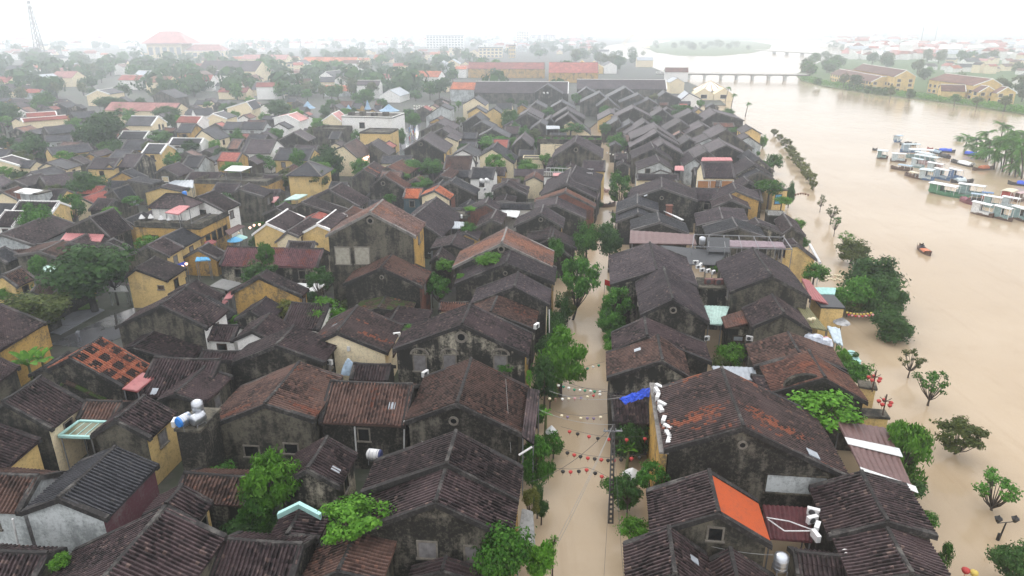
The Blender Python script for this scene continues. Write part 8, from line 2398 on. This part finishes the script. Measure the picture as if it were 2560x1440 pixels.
# ------------------------------------------------------------------ tarpaulins, parasols, lamps, flag
t = thing('tarpaulin', 'crumpled bright blue tarpaulin over the small street roof', 'tarpaulin', tuple(unp((770, 240), 5.6, 'C')))
P4 = [unp(q, z, 'C') - unp((770, 240), 5.6, 'C') for q, z in (((662, 258), 5.5), ((868, 178), 5.9), ((864, 236), 5.5), ((700, 294), 5.1))]
m = MB(); n = 22; rnd = random.Random(3); vs = []
for j in range(9):
    for i in range(n + 1):
        u, v = i / n, j / 8; q = (P4[0] * (1 - u) + P4[1] * u) * (1 - v) + (P4[3] * (1 - u) + P4[2] * u) * v
        vs.append((q[0] + rnd.uniform(-.06, .06), q[1] + rnd.uniform(-.06, .06), q[2] + rnd.uniform(-.08, .08) + .05 * math.sin(i * .9 + j * 1.3)))
m.add(vs, [(j * (n + 1) + i, (j + 1) * (n + 1) + i, (j + 1) * (n + 1) + i + 1, j * (n + 1) + i + 1) for j in range(8) for i in range(n)]); m.obj('cloth', BLUET, t)
g = solve_perp(fp((610, 262), 'C'), fp((858, 250), 'C'), fp((690, 420), 'C'), 3.5, 22)
house('small wavy street roof under the crumpled blue tarpaulin', g, 'dark', 'black', facade=False)


def parasol(label, f, px, z, r, mat, name='parasol'):
    p = unp(px, z, f); t = thing(name, label, 'parasol', (p[0], p[1], 0)); m = MB(); m.bar((0, 0, -1), (0, 0, z + .4), .04, None, 5); m.obj('pole', WOOD, t)
    m = MB(); m.lathe((0, 0, z), [(r, -.25), (r * .98, -.2), (r * .5, .15), (.05, .42)], 10); m.obj('canopy', mat, t)


parasol('closed looking white parasol among potted greenery at the street', 'C', (210, 465), 2.6, .55, WHITEP)
parasol('black and white parasol at the small riverside house', 'K', (705, 1015), 3.2, 1.0, plain('striped_parasol', (.45, .45, .45), .6, .8, scale=1.0))
parasol('green parasol among the market stalls', 'E', (1725, 408), 2.8, 1.3, TEALP); parasol('pale parasol among the market stalls', 'E', (1690, 425), 2.8, 1.3, SKYT)
parasol('white table parasol in the yard by the street tree', 'C', (748, 750), 3.0, .8, WHITEP)
for i, (x, y) in enumerate(((1020, 265), (1160, 272), (1220, 275), (1085, 262))): parasol(f'{["leftmost", "third", "rightmost", "second"][i]} white lamp parasol on the restaurant terrace', 'E', (x, y), 7.2, .5, WHITEP)
p = unp((1690, 1200), 0, 'D'); rr = ray(fp((1712, 1085), 'D')); z = (EYE + rr * (p[1] / rr[1]))[2]
t = thing('street_lamp', 'twin headed street lamp standing in the flood', 'street lamp', (p[0], p[1], -1))
m = MB(); m.bar((0, 0, 0), (.25, 0, z + 1), .08, .05, 8); m.lathe((0, 0, 0), [(.16, 0), (.1, 1.6)], 8); m.bar((-.4, 0, z + .95), (.85, 0, z + 1.1), .035, None, 5); m.obj('post', plain('black_iron', (.02, .02, .02), .5), t)
for x in (-.4, .85):
    m = MB(); m.lathe((x, 0, z + 1.0), [(.10, .05), (.26, .35), (.30, .40), (.12, .55), (.02, .68)], 6); m.obj('lamp_head', MATS['black_iron'], t)
p = unp((610, 742), 5.0, 'G'); t = thing('flag', 'small red flag with a yellow spot over the street tree', 'flag', tuple(p)); m = MB(); m.bar((0, 0, -2), (0, 0, .5), .025, None, 5); m.obj('staff', WOOD, t)
m = MB(); m.add([(0, 0, .5), (.9, .1, .15), (.75, .05, -.45), (.02, 0, -.25), (0, .03, .5), (.9, .13, .15), (.75, .08, -.45), (.02, .03, -.25)], [(0, 1, 2, 3), (7, 6, 5, 4)]); m.obj('cloth', plain('flag_red', (.6, .03, .03)), t)
p = unp((1100, 262), 6.6, 'G'); t = thing('sail', 'white folded sheet lying on the roof by the chimney stack', 'sheet', tuple(p), -.8); m = MB(); m.add([(-1.9, .1, .5), (1.9, -.3, -.3), (2.1, .1, -.3), (.3, .35, .0), (-1.9, .1, .6), (1.9, -.3, -.15), (2.1, .1, -.15), (.3, .35, .15)], [(3, 2, 1, 0), (4, 5, 6, 7), (0, 1, 5, 4), (1, 2, 6, 5), (2, 3, 7, 6), (3, 0, 4, 7)]); m.obj('cloth', WHITEP, t)
p = unp((1072, 235), 5, 'G'); t = thing('chimney', 'little brick chimney stack by the wide black gable', 'chimney', (p[0], p[1], 3)); m = MB(); m.box(-.5, -.4, 0, .5, .4, 3.2); m.box(-.6, -.5, 3.2, .6, .5, 3.4); m.obj('stack', WALL['brick'], t)
# steel frame on the long terrace and the white frames by the river
t = thing('steel_frame', 'dark steel roof frame over the long plum sheet roof', 'frame', tuple(unp((1250, 430), 0, 'G')), 0)
o = np.array(t.location)
m = MB()
F = [unp(q, 6.9, 'G') - o for q in ((1255, 392), (1900, 412), (1960, 500), (1240, 480))]
for i in range(4): m.bar(F[i], F[(i + 1) % 4], .07, None, 4)
for u in np.linspace(0, 1, 7): m.bar(F[0] * (1 - u) + F[1] * u, F[3] * (1 - u) + F[2] * u, .05, None, 4)
m.obj('beam', GREYM, t)
for u in np.linspace(0, 1, 7):
    for e in ((0, 1), (3, 2)):
        q = F[e[0]] * (1 - u) + F[e[1]] * u; m = MB(); m.bar((q[0], q[1], 3), tuple(q), .06, None, 4); m.obj('post', GREYM, t)
t = thing('gate_frame', 'white slanted frame at the river corner', 'frame', tuple(unp((510, 530), 0, 'K')), 0); o = np.array(t.location); m = MB()
a, b = unp((475, 465), 4.4, 'K') - o, unp((548, 598), 3.4, 'K') - o; m.bar(a, b, .22, None, 5); m.obj('beam', WHITEP, t)
for q in (a, b):
    m = MB(); m.bar((q[0], q[1], -1), tuple(q), .1, None, 5); m.obj('post', WHITEP, t)
p = unp((525, 1140), 4.6, 'K'); t = thing('cloth_bundle', 'heap of white and blue plastic sheets at the roof end', 'sheet', tuple(p)); m = MB(); rnd = random.Random(4); n = 10
for (x, y, s) in ((0, 0, 1.0), (.7, -.9, .8), (-.8, .3, .7)):
    m.lathe((x, y, -.6), [(s * rnd.uniform(.7, 1), 0), (s * rnd.uniform(.8, 1.1), .4), (s * .6, .9), (.1, 1.1)], 9)
m.obj('plastic', plain('plastic_sheet', (.62, .66, .74), .4, .6, scale=1.5), t)
p = unp((1600 / 1, 280), 5.2, 'C') if False else unp((620, 40), 5.0, 'B'); t = thing('tarpaulin', 'pale blue plastic sheet bundled at the eave corner', 'tarpaulin', tuple(p)); m = MB(); m.lathe((0, 0, -.8), [(.9, 0), (.75, .5), (.4, 1.2), (.1, 1.6)], 9, 1.0, .6); m.obj('plastic', plain('pale_blue_plastic', (.4, .52, .64), .4, .4, scale=2), t)
for i, (x, y) in enumerate(((770, 1255), (780, 1270), (790, 1285), (800, 1300), (812, 1318))):
    p = unp((x, y), 1.2, 'K'); t = thing('pot', ['topmost', 'second', 'third', 'fourth', 'lowest'][i] + ' turquoise pot in the row at the river wall', 'pot', tuple(p), 0, 'turquoise pots at the river wall'); m = MB(); m.lathe((0, 0, -.4), [(.25, 0), (.42, .4), (.38, .7), (.42, .75)], 10); m.obj('vessel', TEALP, t)

for k, f, px, s_ in (('C1', 'D', (462, 622), .42), ('B6', 'B', (532, 730), .3), ('F2', 'F', (565, 1045), .3), ('G1', 'G', (845, 1220), .3), ('B7', 'B', (905, 285), .28), ('L19', 'L', (1280, 990), .5), ('L19', 'L', (1125, 1045), .5), ('G17', 'G', (905, 110), .3), ('N24', 'N', (1970, 570), .6), ('A10', 'A', (1030, 215), .3), ('C3', 'C', (1165, 1330), .25)):
    h = HMAP[k]; z = h['zr'] - 1
    for _ in range(8):
        x, y, _z = to_local(h, unp(px, z, f)); e, ze = (h['wr'], h['zrr']) if x > 0 else (h['wl'], h['zl']); z = h['zr'] + (ze - h['zr']) * min(1, abs(x) / e) + .2
    m = MB(); sl = (ze - h['zr']) / e * (1 if x > 0 else -1)
    q = [(x + dx, y + dy, z + sl * dx) for dx, dy in ((-s_, -s_), (s_, -s_), (s_, s_), (-s_, s_))]
    m.add(q + [(a, b, c - .1) for a, b, c in q], [(0, 1, 2, 3), (0, 4, 5, 1), (1, 5, 6, 2), (2, 6, 7, 3), (3, 7, 4, 0)]); tag(m.obj('skylight_tile', S_GREY, h['root']), 'small pale skylight patch in the tiles')
# ------------------------------------------------------------------ rain haze round everything
m, nt, b = new_mat('rain_haze'); nt.nodes.remove(b)
out = [n for n in nt.nodes if n.type == 'OUTPUT_MATERIAL'][0]
pv = nt.nodes.new("ShaderNodeVolumePrincipled")
pv.inputs['Color'].default_value = (0.90, 0.955, 1.0, 1)
pv.inputs['Density'].default_value = 0.00068
pv.inputs['Anisotropy'].default_value = 0.65
nt.links.new(pv.outputs[0], out.inputs['Volume'])
mb = MB(); mb.box(-9100, -210, -3.6, 9100, 12100, max(80, ht + 8)); hz = mb.obj('haze', m); tag(hz, kind='stuff')
for k, h in HMAP.items():
    L = h['y1'] - h['y0']
    flag = ''
    if abs(h['zl'] - h['zrr']) > 1.5: flag += ' EAVE'
    if h['zr'] - min(h['zl'], h['zrr']) > 4.5 or h['zr'] - max(h['zl'], h['zrr']) < 0.5: flag += ' RISE'
    if not 4 < L < 26: flag += ' LEN'
    if not 1.2 < h['wl'] < 9 or not 1.2 < h['wr'] < 9: flag += ' W'
    if flag: print("CHK %-5s th%5.1f zr%5.1f zl%5.1f zr%5.1f wl%5.1f wr%5.1f L%5.1f loc(%.0f,%.0f)%s" % (k, math.degrees(h['th']), h['zr'], h['zl'], h['zrr'], h['wl'], h['wr'], L, *h['loc'], flag))

from collections import Counter
import re
print('KINDS', Counter(re.sub(r'\.\d+$','',o.name) for o in COL.objects if o.parent is None).most_common(14))
